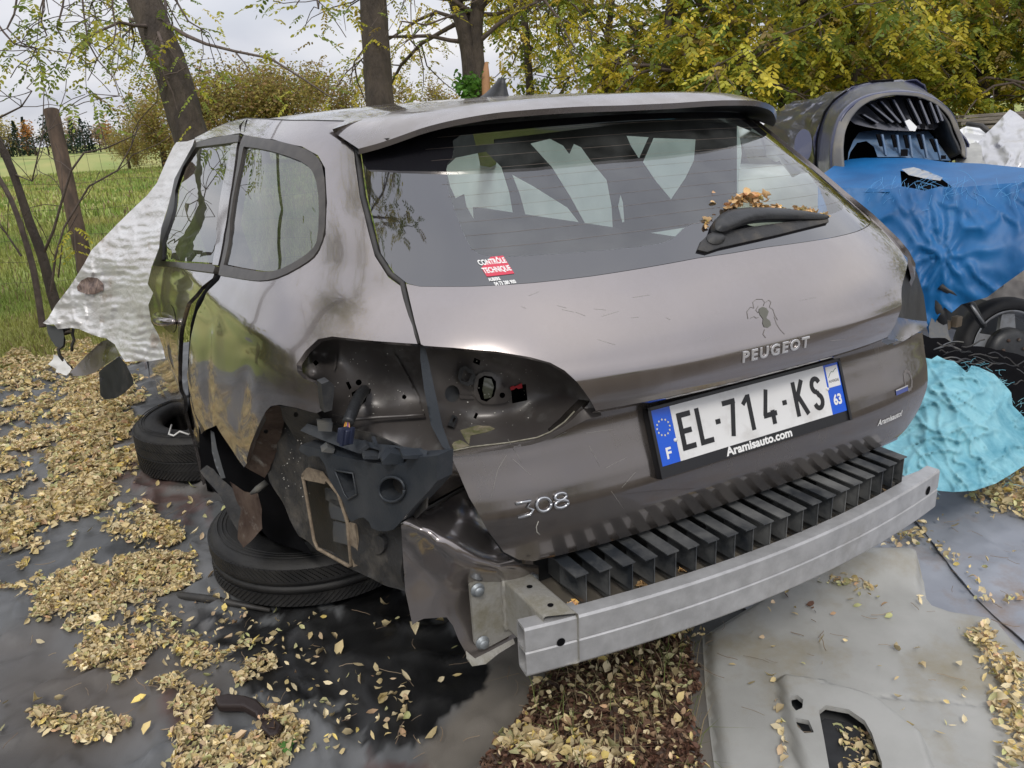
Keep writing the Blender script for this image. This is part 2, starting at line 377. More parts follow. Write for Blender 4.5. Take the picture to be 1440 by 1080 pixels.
RUST = mat('rusty_steel', (.055, .032, .024), .8, metal=.2, var=(.12, .085, .065), vscale=16, dust=(.26, .24, .21), dscale=22, dlo=.56, dhi=.72, bump=.002, bscale=80)
ALU = mat('brushed_aluminium', (.52, .52, .52), .46, metal=.45, var=(.41, .41, .41), vscale=26, rvar=.1, dust=(.30, .29, .27), dscale=7, dlo=.55, dhi=.85, bump=.0004, bscale=260)
ALU_D = mat('dirty_aluminium', (.40, .39, .36), .6, metal=.5, dust=(.22, .20, .13), dscale=14, dlo=.45, dhi=.75, bump=.0015, bscale=120)
GALV = mat('zinc_bolt', (.35, .38, .40), .5, metal=.7, rvar=.1)
CHROME = mat('chrome', (.80, .80, .81), .30, metal=.75, rvar=.08)
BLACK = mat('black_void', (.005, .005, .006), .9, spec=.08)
PAINT_L = paintmat('dusty_darkened_lower_paint', (.170, .150, .140), dusty=.45)  # body paint copy, base darkened like the ground it mirrors, plus road dust
TYRE = mat('tyre_rubber', (.012, .012, .0125), .62, var=(.026, .025, .024), vscale=12, bump=.0008, bscale=160, dust=(.07, .065, .055), dscale=8, dlo=.55, dhi=.9)
GLASS = glassmat('rear_glass', (.80, .90, .86), dirt=.04)
GLASS_S = glassmat('side_glass', (.22, .27, .26), dirt=.03)
FRIT = mat('glass_frit', (.014, .014, .017), .03, spec=.6, coat=1., coatr=.0)
FRIT.node_tree.nodes['Principled BSDF'].inputs['IOR'].default_value = 1.75; FRIT.node_tree.nodes['Principled BSDF'].inputs['Coat IOR'].default_value = 1.6
# ------------------------------------------------------------------ the wrecked estate car: master surfaces
LABEL_CAR = 'wrecked brown-grey estate car with no bumper, lamps or wheels, resting on two loose tyres'
CAR = thing('wrecked_car', LABEL_CAR, 'car', (0, 1.9, .2))
Wz = cub([.2, .35, .5, .6, .7, .8, .9, .97, 1.03, 1.1, 1.2, 1.28, 1.33, 1.37, 1.42], [.83, .85, .865, .88, .895, .90, .89, .872, .845, .80, .755, .715, .69, .655, .60])
YCU = cub([.80, .845, .870, .905, .94, .98, 1.03, 1.055, 1.08, 1.15, 1.25, 1.32, 1.37, 1.45], [-.030, -.049, -.058, -.060, -.044, -.018, .026, .052, .080, .165, .30, .395, .46, .56])
YCL = cub([.50, .545, .565, .59, .63, .67, .70, .76, .81, .835, .90], [.006, -.004, -.012, -.018, -.026, -.028, -.021, .002, .016, .012, .00])
SN, DD = 2.6, .70
def supy(x, w):
    q = np.clip(np.abs(x)/w, 0, .995); return DD*(1-(1-q**SN)**(1/SN))
def Yup(x, z): x = np.asarray(x, float); z = np.asarray(z, float); return YCU(z)+supy(x, Wz(z))
def supl(x, w):
    q = np.clip(np.abs(x)/w, 0, .995); return DD*(1-(1-q**3.8)**(1/3.8))
def Ylo(x, z): x = np.asarray(x, float); z = np.asarray(z, float); return YCL(z)+supl(x, Wz(z)+.02)
def gw(y, z):
    """bodywork bulged out towards the broken front, stronger at the bottom"""
    k = np.clip((y-.35)/.85, 0, 1); k = k*k*(3-2*k); lo = np.clip((1.05-z)/.45, 0, 1)
    f = np.clip((y-1.9)/1.2, 0, 1)
    return k*(.012+.075*lo)+f*.05*lo
DENTS = [(.62, .80, .10, .035, -.8, -.020), (.75, .66, .07, .05, .6, .018), (.95, .72, .06, .12, .3, -.022), (.55, .93, .12, .02, -.25, -.010), (.85, .90, .05, .05, 0, .010),
         (1.35, .60, .06, .16, .2, -.03), (1.60, .45, .09, .12, -.3, .025), (1.25, .40, .05, .12, .4, .02), (1.75, .62, .05, .08, .2, -.02), (.70, .58, .10, .03, .9, -.015), (1.1, .95, .1, .03, -.2, -.006)]
def Xs(y, z):
    y = np.asarray(y, float); z = np.asarray(z, float); yc = YCU(z)
    q = np.clip((y-yc)/DD, 0, 1); p = np.clip(1-(1-q)**SN, 0, 1)**(1/SN)
    w = (Wz(z)+gw(y, z))*p
    for a, b, s1, s2, th, amp in DENTS:
        c, s = math.cos(th), math.sin(th); u = (y-a)*c+(z-b)*s; v = -(y-a)*s+(z-b)*c
        w = w+(.3 if a < 1.1 else .55)*amp*np.exp(-(u/s1)**2-(v/s2)**2)
    w = w+.006*np.exp(-((z-.955-.02*(y-.3))/.022)**2)*np.clip((y-.2)/.3, 0, 1)      # shoulder crease
    return -w
def ZR(x, y):
    x = np.asarray(x, float); y = np.asarray(y, float); ax = np.abs(x)
    zc = ZRc(y); w = .70-.03*np.clip((y-1.5)/1.5, 0, 1)
    return zc-.045*(ax/w)**2-.030*np.clip(ax/w, 0, 1.1)**7
ZRc = cub([.25, .40, .60, .85, 1.1, 1.6, 2.1, 2.6, 3.1], [1.378, 1.392, 1.405, 1.416, 1.420, 1.408, 1.375, 1.325, 1.25])
HX = lambda u, v: hit(u, v, 'x', Xs)
HU = lambda u, v: hit(u, v, 'y', Yup)
HL = lambda u, v: hit(u, v, 'y', Ylo)
xz = lambda P: [(p[0], p[2]) for p in P]
yz = lambda P: [(p[1], p[2]) for p in P]
def mirror(L_): return L_+[(-a, b) for a, b in reversed(L_)]
# --- tailgate upper skin
top = xz([HU(*p) for p in [(1025, 357), (980, 363.5), (900, 378), (833, 388.5), (750, 398), (667, 403), (590, 403), (571, 399)]])
top[0] = (0, top[0][1])
edge = xz([HU(*p) for p in [(577, 425), (584, 455), (592, 484)]])
pock = xz([HU(*p) for p in [(596, 486), (638, 489), (697, 494), (745, 502), (774, 510), (794, 521), (813, 539), (829, 561), (838, 578)]])
zlip = pock[-1][1]; xlip = -pock[-1][0]
lip = [(x, zlip+.004*(1-(x/xlip)**2)) for x in np.linspace(-xlip, 0, 9)][1:]
left = top[1:]+edge+pock+lip[:-1]
poly = left+[lip[-1]]+[(-a, b) for a, b in reversed(left)]+[top[0]]
TG = hpanel('tailgate', poly, 'y', Yup, .014, PAINT, CAR, thick=.012)
# --- lower skin
lt = xz([HL(*p) for p in [(632, 637), (664, 630), (716, 624), (755, 617), (774, 609), (794, 595), (812, 577)]])
le = xz([HL(*p) for p in [(645, 665), (660, 700), (685, 745), (708, 776), (729, 787), (750, 789)]])
lb = [(le[-1][0]*(1-t), le[-1][1]-.004*math.sin(t*math.pi/2)) for t in np.linspace(0, 1, 10)][1:]
zl2 = zlip+.012
lt2 = [(-xlip, zl2-.004)]+[(x, zl2) for x in np.linspace(-xlip+.02, 0, 8)]
leftl = list(reversed(lt2[:-1]))+list(reversed(lt))+le+lb[:-1]
poly = leftl+[lb[-1]]+[(-a, b) for a, b in reversed(leftl)]+[lt2[-1]]
hpanel('lower_tailgate_skin', poly, 'y', Ylo, .014, PAINT_L, TG, thick=.02)
# underside of the lip
V = []; F = []
xsn = np.linspace(-xlip-.005, xlip+.005, 60)
for x in xsn:
    za = zlip+.004*(1-(x/xlip)**2); V += [(x, float(Yup(x, za))-.0005, za), (x, float(Yup(x, za))+.004, za-.005), (x, float(Ylo(x, za-.004))+.002, za-.004)]
for i in range(len(xsn)-1):
    for k in (0, 1): F.append((i*3+k, i*3+k+1, i*3+3+k+1, i*3+3+k))
mk('lip_underside', V, F, PAINT, TG)
# --- rear window
gl = xz([HU(*p) for p in [(511, 214), (511, 227), (518, 277), (522, 293), (537, 357), (556, 385), (574, 399)]])
gtop = [(x, 1.352-.018*(abs(x)/.6)**2) for x in np.linspace(0, gl[0][0]+.01, 8)]
gb = list(reversed(top[1:-1]))
gleft = gtop[1:]+gl[1:]+gb
gpoly = gleft+[top[0]]+[(-a, b) for a, b in reversed(gleft)]+[gtop[0]]
fy = lambda x, z: Yup(x, z)+.004
inner_px = [(625, 232), (630, 222), (655, 213), (720, 211)]
cl = xz([HU(*p) for p in [(640, 218), (628, 232), (630, 262), (640, 295), (655, 335), (668, 355), (695, 362)]])
zin = cl[-1][1]
cbot = [(x, zin-.006*(1-(x/cl[-1][0])**2)) for x in np.linspace(cl[-1][0], 0, 9)][1:]
# raised hump of the black print round the wiper spindle
cbot = [(x, z+(.030*math.exp(-((x)/.10)**4))) for x, z in cbot]
ctop = [(x, 1.338-.016*(abs(x)/.5)**2) for x in np.linspace(0, cl[0][0]+.02, 7)]
cleft = ctop[1:]+cl+cbot[:-1]
cpoly = smooth_poly([np.array(p) for p in cleft+[cbot[-1]]+[(-a, b) for a, b in reversed(cleft)]+[ctop[0]]], 1)
cpoly = [tuple(p) for p in cpoly]
RW = hpanel('rear_window', cpoly, 'y', fy, .02, GLASS, CAR)
hpanel('black_print_border', gpoly, 'y', fy, .02, FRIT, RW, holes=(cpoly,), thick=.0012)
for i in range(10):                       # heating wires
    z = zin+.014+.0225*i; xm = abs(cl[-1][0])+.03-.004*i-.03*(i > 8)
    P = [(x, float(fy(x, z+.008*(1-(x/xm)**2)))-.0008, z+.008*(1-(x/xm)**2)) for x in np.linspace(-xm, xm, 25)]
    MB().tube(P, .00018, 4).build('heating_wire', mat('heating_wire', (.30, .24, .20), .6) if i == 0 else bpy.data.materials['heating_wire'], RW)
# inspection sticker, lower left of the glass
def on_srf(fn, x0, z0, tilt=0, lift=.001):
    def f(a, b):
        x = x0+a*math.cos(tilt)-b*math.sin(tilt); z = z0+a*math.sin(tilt)+b*math.cos(tilt); return np.array([x, float(fn(x, z))-lift, z])
    return f
FONTC = {}
def text_obj(name, s, size, fmap, mt, parent, bold=0., ext=.0, sx=1., align='CENTER', sub=0., space=1., shear=0.):
    cu = bpy.data.curves.new('t', 'FONT'); cu.body = s; cu.size = size; cu.align_x = align; cu.align_y = 'CENTER'; cu.offset = bold; cu.resolution_u = 3; cu.space_character = space; cu.shear = shear
    if ext: cu.extrude = ext; cu.bevel_depth = ext*.5; cu.bevel_resolution = 1
    o = bpy.data.objects.new('t', cu); COL.objects.link(o); dg = bpy.context.evaluated_depsgraph_get(); me = bpy.data.meshes.new_from_object(o.evaluated_get(dg)); bpy.data.objects.remove(o)
    if sub:
        bm = bmesh.new(); bm.from_mesh(me)
        for _ in range(3):
            lg = [e for e in bm.edges if e.calc_length() > sub]
            if not lg: break
            bmesh.ops.subdivide_edges(bm, edges=lg, cuts=1)
        bmesh.ops.triangulate(bm, faces=bm.faces[:]); bm.to_mesh(me); bm.free()
    V = []
    for v in me.vertices:
        p = fmap(v.co.x*sx, v.co.y)
        if ext: p = p+np.array([0, -1, 0.])*(v.co.z+ext)
        V.append(p)
    F = [tuple(p.vertices) for p in me.polygons]; bpy.data.meshes.remove(me)
    return mk(name, V, F, mt, parent, smooth=False)
RED = mat('red_print', (.62, .05, .09), .5); WHITE = mat('white_print', (.80, .80, .78), .5); DARKPR = mat('dark_print', (.02, .02, .022), .5)
sa = HU(700, 380); sb = HU(677, 393); sc_ = HU(722, 388)
tl = math.atan2(sc_[2]-sb[2], sc_[0]-sb[0]); fs = on_srf(fy, sa[0], sa[2], tl, .0015)
wS = (sc_[0]-sb[0])
def quad_on(name, f, x0, z0, x1, z1, mt, parent, n=6, pts=None):
    pts = pts or [(x0, z0), (x1, z0), (x1, z1), (x0, z1)]
    P, F = tri_region(pts, max(abs(x1-x0), abs(z1-z0))/n); return mk(name, [f(a, b) for a, b in P], [g for g in F], mt, parent, smooth=False)
ST = quad_on('inspection_sticker', fs, 0, 0, wS, wS*.5, RED, RW, pts=[(-wS*.42, -.008), (wS*.45, -.008), (wS*.45, .021), (wS*.05, .021), (-wS*.42, .006)])
fs2 = on_srf(fy, sa[0], sa[2], tl, .0022)
text_obj('sticker_lettering', 'CONTRÔLE', .0115, lambda a, b: fs2(a, b+.0135), WHITE, RW, bold=.0004, sx=.78)
text_obj('sticker_lettering', 'TECHNIQUE', .0115, lambda a, b: fs2(a, b+.001), WHITE, RW, bold=.0004, sx=.74)
text_obj('sticker_lettering', 'AUBIERE', .0065, lambda a, b: fs2(a-.014, b-.013), WHITE, RW, bold=.0003, sx=.8)
text_obj('sticker_lettering', '04 73 280 900', .0075, lambda a, b: fs2(a, b-.020), WHITE, RW, bold=.0003, sx=.85)
# --- gap seal between tailgate and body (dark channel) : tube along the glass / lid edge
gp = [HU(*p) for p in [(507, 176), (503, 190), (503, 205), (507, 227), (513, 277), (519, 300), (533, 357), (552, 387), (569, 400), (576, 430), (584, 460), (592, 486)]]
gp = [p+np.array([0, .012, 0]) for p in gp]
MB().tube([p for p in gp], .0065, 6).build('tailgate_seal', RUBBER, CAR)
MB().tube([p*np.array([-1, 1, 1])+np.array([0, .006, 0]) for p in gp[:9]], .005, 6).build('tailgate_seal', RUBBER, CAR)
# --- roof, spoiler
seam = [(505, 173), (485, 171), (440, 170), (410, 170), (375, 168), (345, 167), (322, 172), (300, 181), (274, 194)]
seamP = [HX(*p) for p in seam]
rl = [(p[0], p[1]) for p in seamP]; rl[0] = (min(rl[0][0], -.62), rl[0][1])
sp_rear = [(-.60+.0, .60), (-.5, .53), (-.3, .475), (0, .45)]
roof_left = rl
ysp = lambda x: .47+.30*(abs(x)/.65)**2.2
rpoly = [(x, ysp(x)) for x in np.linspace(0, rl[0][0], 9)][:-1]+rl+[(-.5, 2.35), (0, 2.4)]
rpoly = rpoly+[(-a, b) for a, b in reversed(rpoly[1:-1])]
# blend the roof height so that it meets the seam exactly
def seam_dz():
    ys = [p[1] for p in seamP]; dz = [p[2]-float(ZR(p[0], p[1])) for p in seamP]; o = np.argsort(ys); return np.array(ys)[o], np.array(dz)[o]
sy_, sdz_ = seam_dz()
def ZRoof(x, y):
    x = np.asarray(x, float); y = np.asarray(y, float); return ZR(x, y)+np.interp(y, sy_, sdz_)*np.clip(np.abs(x)/.70, 0, 1.1)**3
skyl = [(-.44, 1.22), (.44, 1.22), (.46, 1.4), (.44, 1.9), (-.44, 1.9), (-.46, 1.4)]
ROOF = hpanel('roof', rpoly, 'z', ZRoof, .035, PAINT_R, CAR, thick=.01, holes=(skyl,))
hpanel('glass_roof', skyl, 'z', lambda x, y: ZRoof(x, y)-.002, .05, GLASS_S, ROOF)
MB().tube([p+np.array([.004, 0, -.001]) for p in seamP], .004, 6).build('roof_seam_strip', RUBBER, ROOF)
# shark fin aerial
fb = np.array([-.015, 1.06, float(ZRoof(0, 1.06))]); V = []; F = []
fin = [(.0, -.075, .030), (.030, -.02, .032), (.062, .035, .018), (.064, .055, .008), (.0, .075, .024)]
prof = [(0, [(-.085, .004), (-.05, .028), (0, .036), (.05, .032), (.085, .010)]), (.02, [(-.03, .004), (0, .020), (.03, .023), (.06, .019), (.083, .008)]), (.045, [(.02, .003), (.035, .011), (.05, .013), (.068, .011), (.080, .005)]), (.064, [(.052, .002), (.057, .006), (.064, .007), (.072, .006), (.078, .003)])]
for h, row in prof:
    for a, w in row: V.append(fb+np.array([-w, -a, h*.8-.003]))
    for a, w in reversed(row): V.append(fb+np.array([w, -a, h*.8-.003]))
nr = 10
for i in range(len(prof)-1):
    for k in range(nr): F.append((i*nr+k, i*nr+(k+1) % nr, (i+1)*nr+(k+1) % nr, (i+1)*nr+k))
F.append(tuple(range((len(prof)-1)*nr, len(prof)*nr)))
mk('shark_fin_aerial', V, F, PLASTIC, ROOF)
# spoiler: skin continuing the roof, overhanging the glass
te = [(505, 209), (530, 202), (560, 192), (600, 178), (647, 167), (713, 157), (813, 150), (880, 148)]
def yte(x): return float(yte_(abs(x)))
ZS = lambda x, y: ZRoof(x, np.maximum(y, .26))-.25*np.clip(.62-y+.25*(np.abs(x)/.65)**2-.17, 0, 1)**2
teP = []
for (u, v), yy in zip(te, [.64, .60, .555, .505, .46, .41, .365, .345]):
    teP.append(on('y', u, v, yy))
yte_ = cub([0, .12, .25, .35, .45, .55, .63, .72], [.335, .338, .352, .378, .42, .49, .58, .66])
te_px = cub([0, 1, 2, 3], [0, 1, 2, 3])
# height of the trailing edge is fitted to the photographed outline
tx = []; tz = []
for u, v in te:
    best = None
    for x in np.linspace(-.70, .1, 321):
        P = on('y', u, v, yte(x))
        d = abs(P[0]-x)
        if best is None or d < best[0]: best = (d, x, P[2])
    tx.append(abs(best[1])); tz.append(best[2])
o_ = np.argsort(tx); zte = cub(np.array(tx)[o_]+np.arange(len(tx))*1e-5, np.array(tz)[o_])
V = []; F = []; nx = 73; rows = 7; us = np.linspace(-1, 1, nx); xr = abs(rl[0][0])
for i, s in enumerate(us):
    x0 = s*xr; x1 = s*max(tx); x1 = x1
    A = np.array([x0, ysp(x0)+.002, float(ZRoof(x0, ysp(x0)+.002))]); B = np.array([x1, yte(x1), float(zte(abs(x1)))])
    for k in range(rows):
        t = k/(rows-1); P = A*(1-t)+B*t; P[2] += .012*math.sin(math.pi*t)*(1-abs(s)**3); V.append(P)
    B2 = B+np.array([0, .004, -.012]); V.append(B2); G_ = np.array([x1*.985, float(Yup(x1*.985, 1.352-.02*s*s))+.0, 1.352-.02*s*s]); V.append(B2*.55+G_*.45+np.array([0, 0, .012*(1-s*s)])); V.append(G_+np.array([0, .02, 0]))
nr = rows+3
for i in range(nx-1):
    for k in range(nr-1): F.append((i*nr+k, i*nr+k+1, (i+1)*nr+k+1, (i+1)*nr+k))
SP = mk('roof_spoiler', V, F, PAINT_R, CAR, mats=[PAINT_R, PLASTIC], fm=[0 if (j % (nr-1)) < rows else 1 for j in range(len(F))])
m_ = SP.modifiers.new('es', 'EDGE_SPLIT'); m_.split_angle = R(35)
# --- left body side: quarter panel with roof rail and rear-door opening
QWo = [(344, 190), (385, 196), (425, 206), (447, 218), (457, 236), (460, 285), (458, 330), (447, 357), (430, 371), (397, 389), (372, 395), (347, 393), (311, 387)]
Q = seam[:6]+[(340, 176), (338, 187), (344, 190)]+QWo[1:-1]+[(311, 387), (308, 394), (291, 411), (278, 437), (269, 472), (266, 510), (267, 560), (274, 600), (283, 655), (287, 664),
     (284, 640), (281, 618), (287, 606), (304, 598), (326, 632), (343, 657), (347, 652), (352, 627), (363, 600), (374, 578), (381, 571), (393, 569), (416, 573), (445, 581), (452, 578), (454, 564), (451, 548), (442, 538), (427, 532),
     (418, 523), (417, 512), (430, 493), (447, 477), (467, 473), (493, 476), (549, 481), (587, 483.5),
     (580, 458), (570, 430), (563, 402), (546, 390), (527, 360), (512, 300), (506, 277), (499, 227), (497, 202), (498, 184)]
hpanel('quarter_panel', yz([HX(*p) for p in Q]), 'x', Xs, .016, PAINT, CAR, thick=.012)
rail = [(338, 187), (336, 177), (345, 167), (322, 172), (300, 181), (274, 194), (276, 200), (300, 193), (320, 190)]
hpanel('roof_rail', yz([HX(*p) for p in rail]), 'x', Xs, .02, PAINT, CAR, thick=.01)
# quarter window
QWi = [(344, 206), (370, 209), (397, 216), (430, 228), (445, 245), (451, 285), (449, 335), (441, 352), (405, 375), (380, 383), (345, 378), (316, 372), (325, 310)]
trim = lambda dz: (lambda y, z: Xs(y, z)-dz)
QW = hpanel('quarter_window', yz([HX(*p) for p in smooth_poly([np.array(q) for q in QWi], 1, keep=(0, 11, 12))]), 'x', trim(-.004), .03, GLASS_S, CAR)
outer = yz([HX(*p) for p in smooth_poly([np.array(q) for q in QWo+[(309, 386), (319, 330), (330, 262)]], 1, keep=(0, 12, 13, 14, 15))])
inner = yz([HX(*p) for p in smooth_poly([np.array(q) for q in QWi], 1, keep=(0, 11, 12))])
hpanel('window_trim', outer, 'x', trim(.003), .016, RUBL, QW, holes=(inner,), thick=.014)
# --- rear door
D = [(302, 383), (299, 391), (281, 406), (263, 427), (254, 460), (251, 510), (252, 547), (259, 580), (268, 613), (278, 650), (287, 690), (274, 676), (260, 657), (246, 640), (235, 622), (221, 567), (211, 533), (203, 493), (200, 430), (203, 400), (216, 372), (250, 375), (280, 380)]
RD = hpanel('rear_door', yz([HX(*p) for p in D]), 'x', Xs, .02, PAINT, CAR, thick=.012)
DW = [(276, 206), (322, 201), (324, 204), (313, 250), (303, 310), (297, 370), (262, 368), (230, 365), (238, 320), (250, 265)]
hpanel('door_window', yz([HX(*p) for p in DW]), 'x', trim(-.006), .03, GLASS_S, RD)
hpanel('window_post', yz([HX(*p) for p in [(325, 203), (334, 199), (325, 262), (314, 330), (306, 373), (298, 372), (304, 312), (314, 252)]]), 'x', trim(-.001), .02, PAINT, RD, thick=.012)
hpanel('upper_frame', yz([HX(*p) for p in [(274, 201), (300, 194), (320, 190), (337, 189), (336, 199), (322, 201), (276, 207), (258, 235), (247, 268), (237, 320), (229, 366), (219, 368), (228, 318), (240, 262), (255, 225)]]), 'x', trim(.002), .02, RUBL, RD, thick=.012)
hpanel('belt_trim', yz([HX(*p) for p in [(216, 366), (250, 368), (300, 371), (306, 374), (303, 383), (280, 380), (250, 375), (217, 373)]]), 'x', trim(.006), .02, RUBL, RD, thick=.012)
hpanel('front_door', yz([HX(*p) for p in [(196, 425), (199, 493), (208, 533), (217, 567), (231, 620), (236, 640), (225, 628), (213, 590), (197, 560), (187, 517), (182, 490), (184, 440)]]), 'x', Xs, .02, PAINT, CAR, thick=.01)
# dark rubber seal deep in the door gaps
def seamtube(name, px, r, dx, m, par, fn=Xs):
    P = [hit(u, v, 'x', fn)+np.array([dx, 0, 0]) for u, v in px]; return MB().tube(P, r, 6).build(name, m, par)
seamtube('door_seal', [(341, 176), (338, 192), (325, 262), (312, 340), (305, 380), (303, 392), (287, 409), (272, 432), (264, 462), (261, 510), (262, 555), (268, 596), (277, 632), (284, 662), (289, 690)], .019, .024, BLACK, RD)
seamtube('door_seal', [(198, 430), (201, 493), (209, 533), (219, 567), (233, 620), (246, 642)], .009, .014, RUBBER, RD)
# door handle
hp = HX(237, 447); hb = MB()
P = [HX(226, 442)+np.array([-.012, 0, 0]), HX(231, 446)+np.array([-.030, 0, 0]), HX(237, 449)+np.array([-.034, 0, 0]), HX(244, 451)+np.array([-.026, 0, 0]), HX(249, 452)+np.array([-.008, 0, 0])]
hb.tube(P, [.010, .014, .015, .014, .009], 10); HD = hb.build('door_handle', PAINT, RD)
hpanel('handle_cup', yz([HX(*p) for p in smooth_poly([np.array(q) for q in [(228, 438), (236, 426), (243, 430), (247, 445), (249, 462), (242, 470), (232, 462), (225, 455)]], 1)]), 'x', trim(.0015), .02, PAINT_D, RD)
# inner shell: keeps daylight out of the body
V = []; F = []; ys = np.linspace(.15, 3.0, 20); zs = np.linspace(.35, 1.05, 6)
# ------------------------------------------------------------------ right side of the body (left outline mirrored, upper opening added for skylight, seen through the glass and over the lid)
Xr = lambda y, z: -Xs(y, z)
def mir(px): return yz([HX(*p) for p in px])
Rq = mir([(505, 173), (440, 170), (375, 168), (322, 172), (300, 181)])+[(2.7, 1.30), (2.9, .95), (2.9, .45), (1.35, .40), (1.25, .60), (.92, .70), (.60, .62), (.52, .42), (.42, .55)]+list(reversed(mir([(497, 202), (499, 227), (506, 277), (512, 300), (527, 360), (546, 390), (563, 402), (580, 458), (587, 483)][::1])[::-1]))[::-1]
qh = [(.85, .62), (.60, .84), (.50, 1.12), (.52, 1.24), (.80, 1.31), (1.2, 1.33), (2.5, 1.27), (2.72, 1.0), (2.7, .62)]  # opening added so skylight reaches the white sheet
RQ = hpanel('right_side_panel', Rq, 'x', Xr, .05, PAINT, CAR, holes=(qh,), thick=.01)
# dark interior trim: load floor, inner walls, dashboard hump, seats
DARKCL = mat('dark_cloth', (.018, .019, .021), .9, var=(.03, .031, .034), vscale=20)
t = MB(); t.box((0, 1.5, .50), (1.16, 2.1, .03)); t.box((.70, 1.5, .72), (.02, 2.4, .42)); t.box((0, .36, .70), (1.1, .02, .40)); t.build('cabin_trim', DARKCL, CAR)
# head lining
hpanel('head_lining', [(-.56, .50), (.56, .50), (.56, .90), (-.56, .90)], 'z', lambda x, y: ZRoof(x, y)-.03, .1, DARKCL, CAR)
# white sheet inside the added right-hand opening, seen through the cabin
SHEET = mat('white_sheet_cloth', (.88, .91, .87), .8, var=(.78, .83, .79), vscale=5, trans=.85)
WS = thing('white_sheet', 'torn white sheet hanging inside the wrecked car, seen through its rear window', 'sheet', (-.1, 1.9, 1.0))
wp = [[(626, 235), (640, 222), (683, 213), (705, 235), (716, 270), (722, 305), (723, 347), (700, 338), (672, 320), (655, 290), (652, 273), (640, 279), (632, 262)],
      [(745, 202), (773, 195), (792, 205), (800, 216), (806, 202), (817, 207), (832, 228), (853, 253), (860, 290), (862, 327), (830, 329), (817, 306), (800, 275), (775, 235)],
      [(719, 245), (750, 262), (798, 292), (812, 310), (825, 330), (800, 333), (755, 340), (747, 346), (740, 310), (730, 273)],
      [(918, 194), (978, 196), (976, 225), (964, 250), (943, 281), (922, 256), (903, 228)], [(880, 191), (912, 193), (898, 224), (886, 205)],
      [(872, 272), (876, 285), (878, 312), (874, 313), (868, 290)], [(668, 352), (745, 351), (860, 336), (950, 322), (990, 316), (985, 331), (860, 349), (700, 364), (676, 361)]]
# ------------------------------------------------------------------ lamp recesses
def Z(px, off, s): return [(off[0]+a/s, off[1]+b/s) for a, b in px]
def circ(c, r, n=14, ry=None): return [(c[0]+r*math.cos(2*math.pi*i/n), c[1]+(ry or r)*math.sin(2*math.pi*i/n)) for i in range(n)]
o2 = (580, 460); s2 = 5.143; o1 = (360, 440); s1 = 4.5
tc_ = [(596, 484, .20), (602, 520, .195), (612, 570, .185), (640, 500, .182), (690, 505, .166), (740, 520, .148), (620, 550, .188), (700, 550, .157), (660, 596, .172), (720, 586, .152), (765, 556, .137), (640, 634, .080), (680, 629, .062), (720, 622, .047), (760, 612, .040), (795, 595, .032), (812, 578, .026),
       (638, 487, .165), (700, 488, .13), (760, 500, .09), (800, 523, .045), (825, 550, .02), (842, 578, .004), (690, 612, .115), (740, 603, .098), (785, 575, .085), (790, 540, .095), (655, 615, .125)]
h1 = Z([(480, 375), (520, 350), (575, 358), (605, 395), (605, 440), (590, 500), (535, 540), (495, 525), (470, 450)], o2, s2)
h2 = Z([(712, 430), (820, 412), (832, 530), (722, 552)], o2, s2); h3 = Z([(448, 222), (492, 240), (485, 276), (438, 256)], o2, s2)
h5 = Z([(457, 618), (476, 626), (460, 665), (441, 655)], o2, s2); h4 = circ(Z([(288, 482)], o2, s2)[0], 10.5, ry=12); h6 = circ(Z([(650, 493)], o2, s2)[0], 4)
INNER = mat('recess_paint', (.080, .072, .068), .42, metal=.25, coat=.25, coatr=.2, dust=(.20, .20, .19), dscale=14, dlo=.55, dhi=.85, rvar=.1)
TP = patch('lamp_recess', [(592, 478), (640, 480), (700, 484), (750, 492), (790, 510), (820, 535), (842, 566), (846, 585), (825, 590), (800, 603), (775, 617), (745, 626), (700, 633), (640, 642), (625, 640), (606, 590), (596, 540)], tc_, 'y', INNER, CAR, h=5, thick=.004, holes=(h1, h2, h3, h5, h4, h6))
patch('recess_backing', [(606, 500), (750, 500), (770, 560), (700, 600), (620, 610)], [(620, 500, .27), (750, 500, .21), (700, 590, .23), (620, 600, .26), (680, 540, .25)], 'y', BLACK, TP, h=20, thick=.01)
def decal(name, px, dz, mt, par, ctrl, h=4, thick=.004, ax='y', holes=()):
    return patch(name, px, [(a, b, c-dz) for a, b, c in ctrl], ax, mt, par, h=h, thick=thick, holes=holes)
decal('lamp_socket', smooth_poly([np.array(q) for q in Z([(350, 260), (470, 330), (430, 440), (320, 395)], o2, s2)], 1), .014, PLASTIC, TP, tc_, thick=.012, holes=(Z([(372, 310), (430, 340), (400, 400), (350, 385)], o2, s2),))
ring = smooth_poly([np.array(q) for q in Z([(460, 340), (545, 315), (610, 345), (700, 470), (705, 520), (670, 550), (520, 562), (455, 520), (440, 440)], o2, s2)], 1)
decal('lamp_seat_plate', ring, .006, INNER, TP, tc_, thick=.005, holes=(h1, h6))
decal('channel_rib', Z([(340, 490), (440, 500), (445, 520), (342, 516)], o2, s2), .005, INNER, TP, tc_, thick=.004)
decal('clip', Z([(290, 632), (325, 648), (300, 725), (250, 708)], o2, s2), .014, PLASTIC, TP, tc_, thick=.012, holes=(Z([(300, 650), (318, 662), (300, 690), (288, 684)], o2, s2),))
REDP = mat('red_connector_plastic', (.45, .03, .04), .4)
decal('red_connector', Z([(706, 436), (730, 424), (740, 430), (790, 405), (796, 440), (765, 448), (750, 438), (735, 452), (712, 458)], o2, s2), .003, REDP, TP, tc_, thick=.008)
decal('cup', h4, -.022, GREYPL, TP, tc_, thick=.003)
BULB = mat('clear_grimy_plastic', (.16, .17, .12), .25, coat=1)
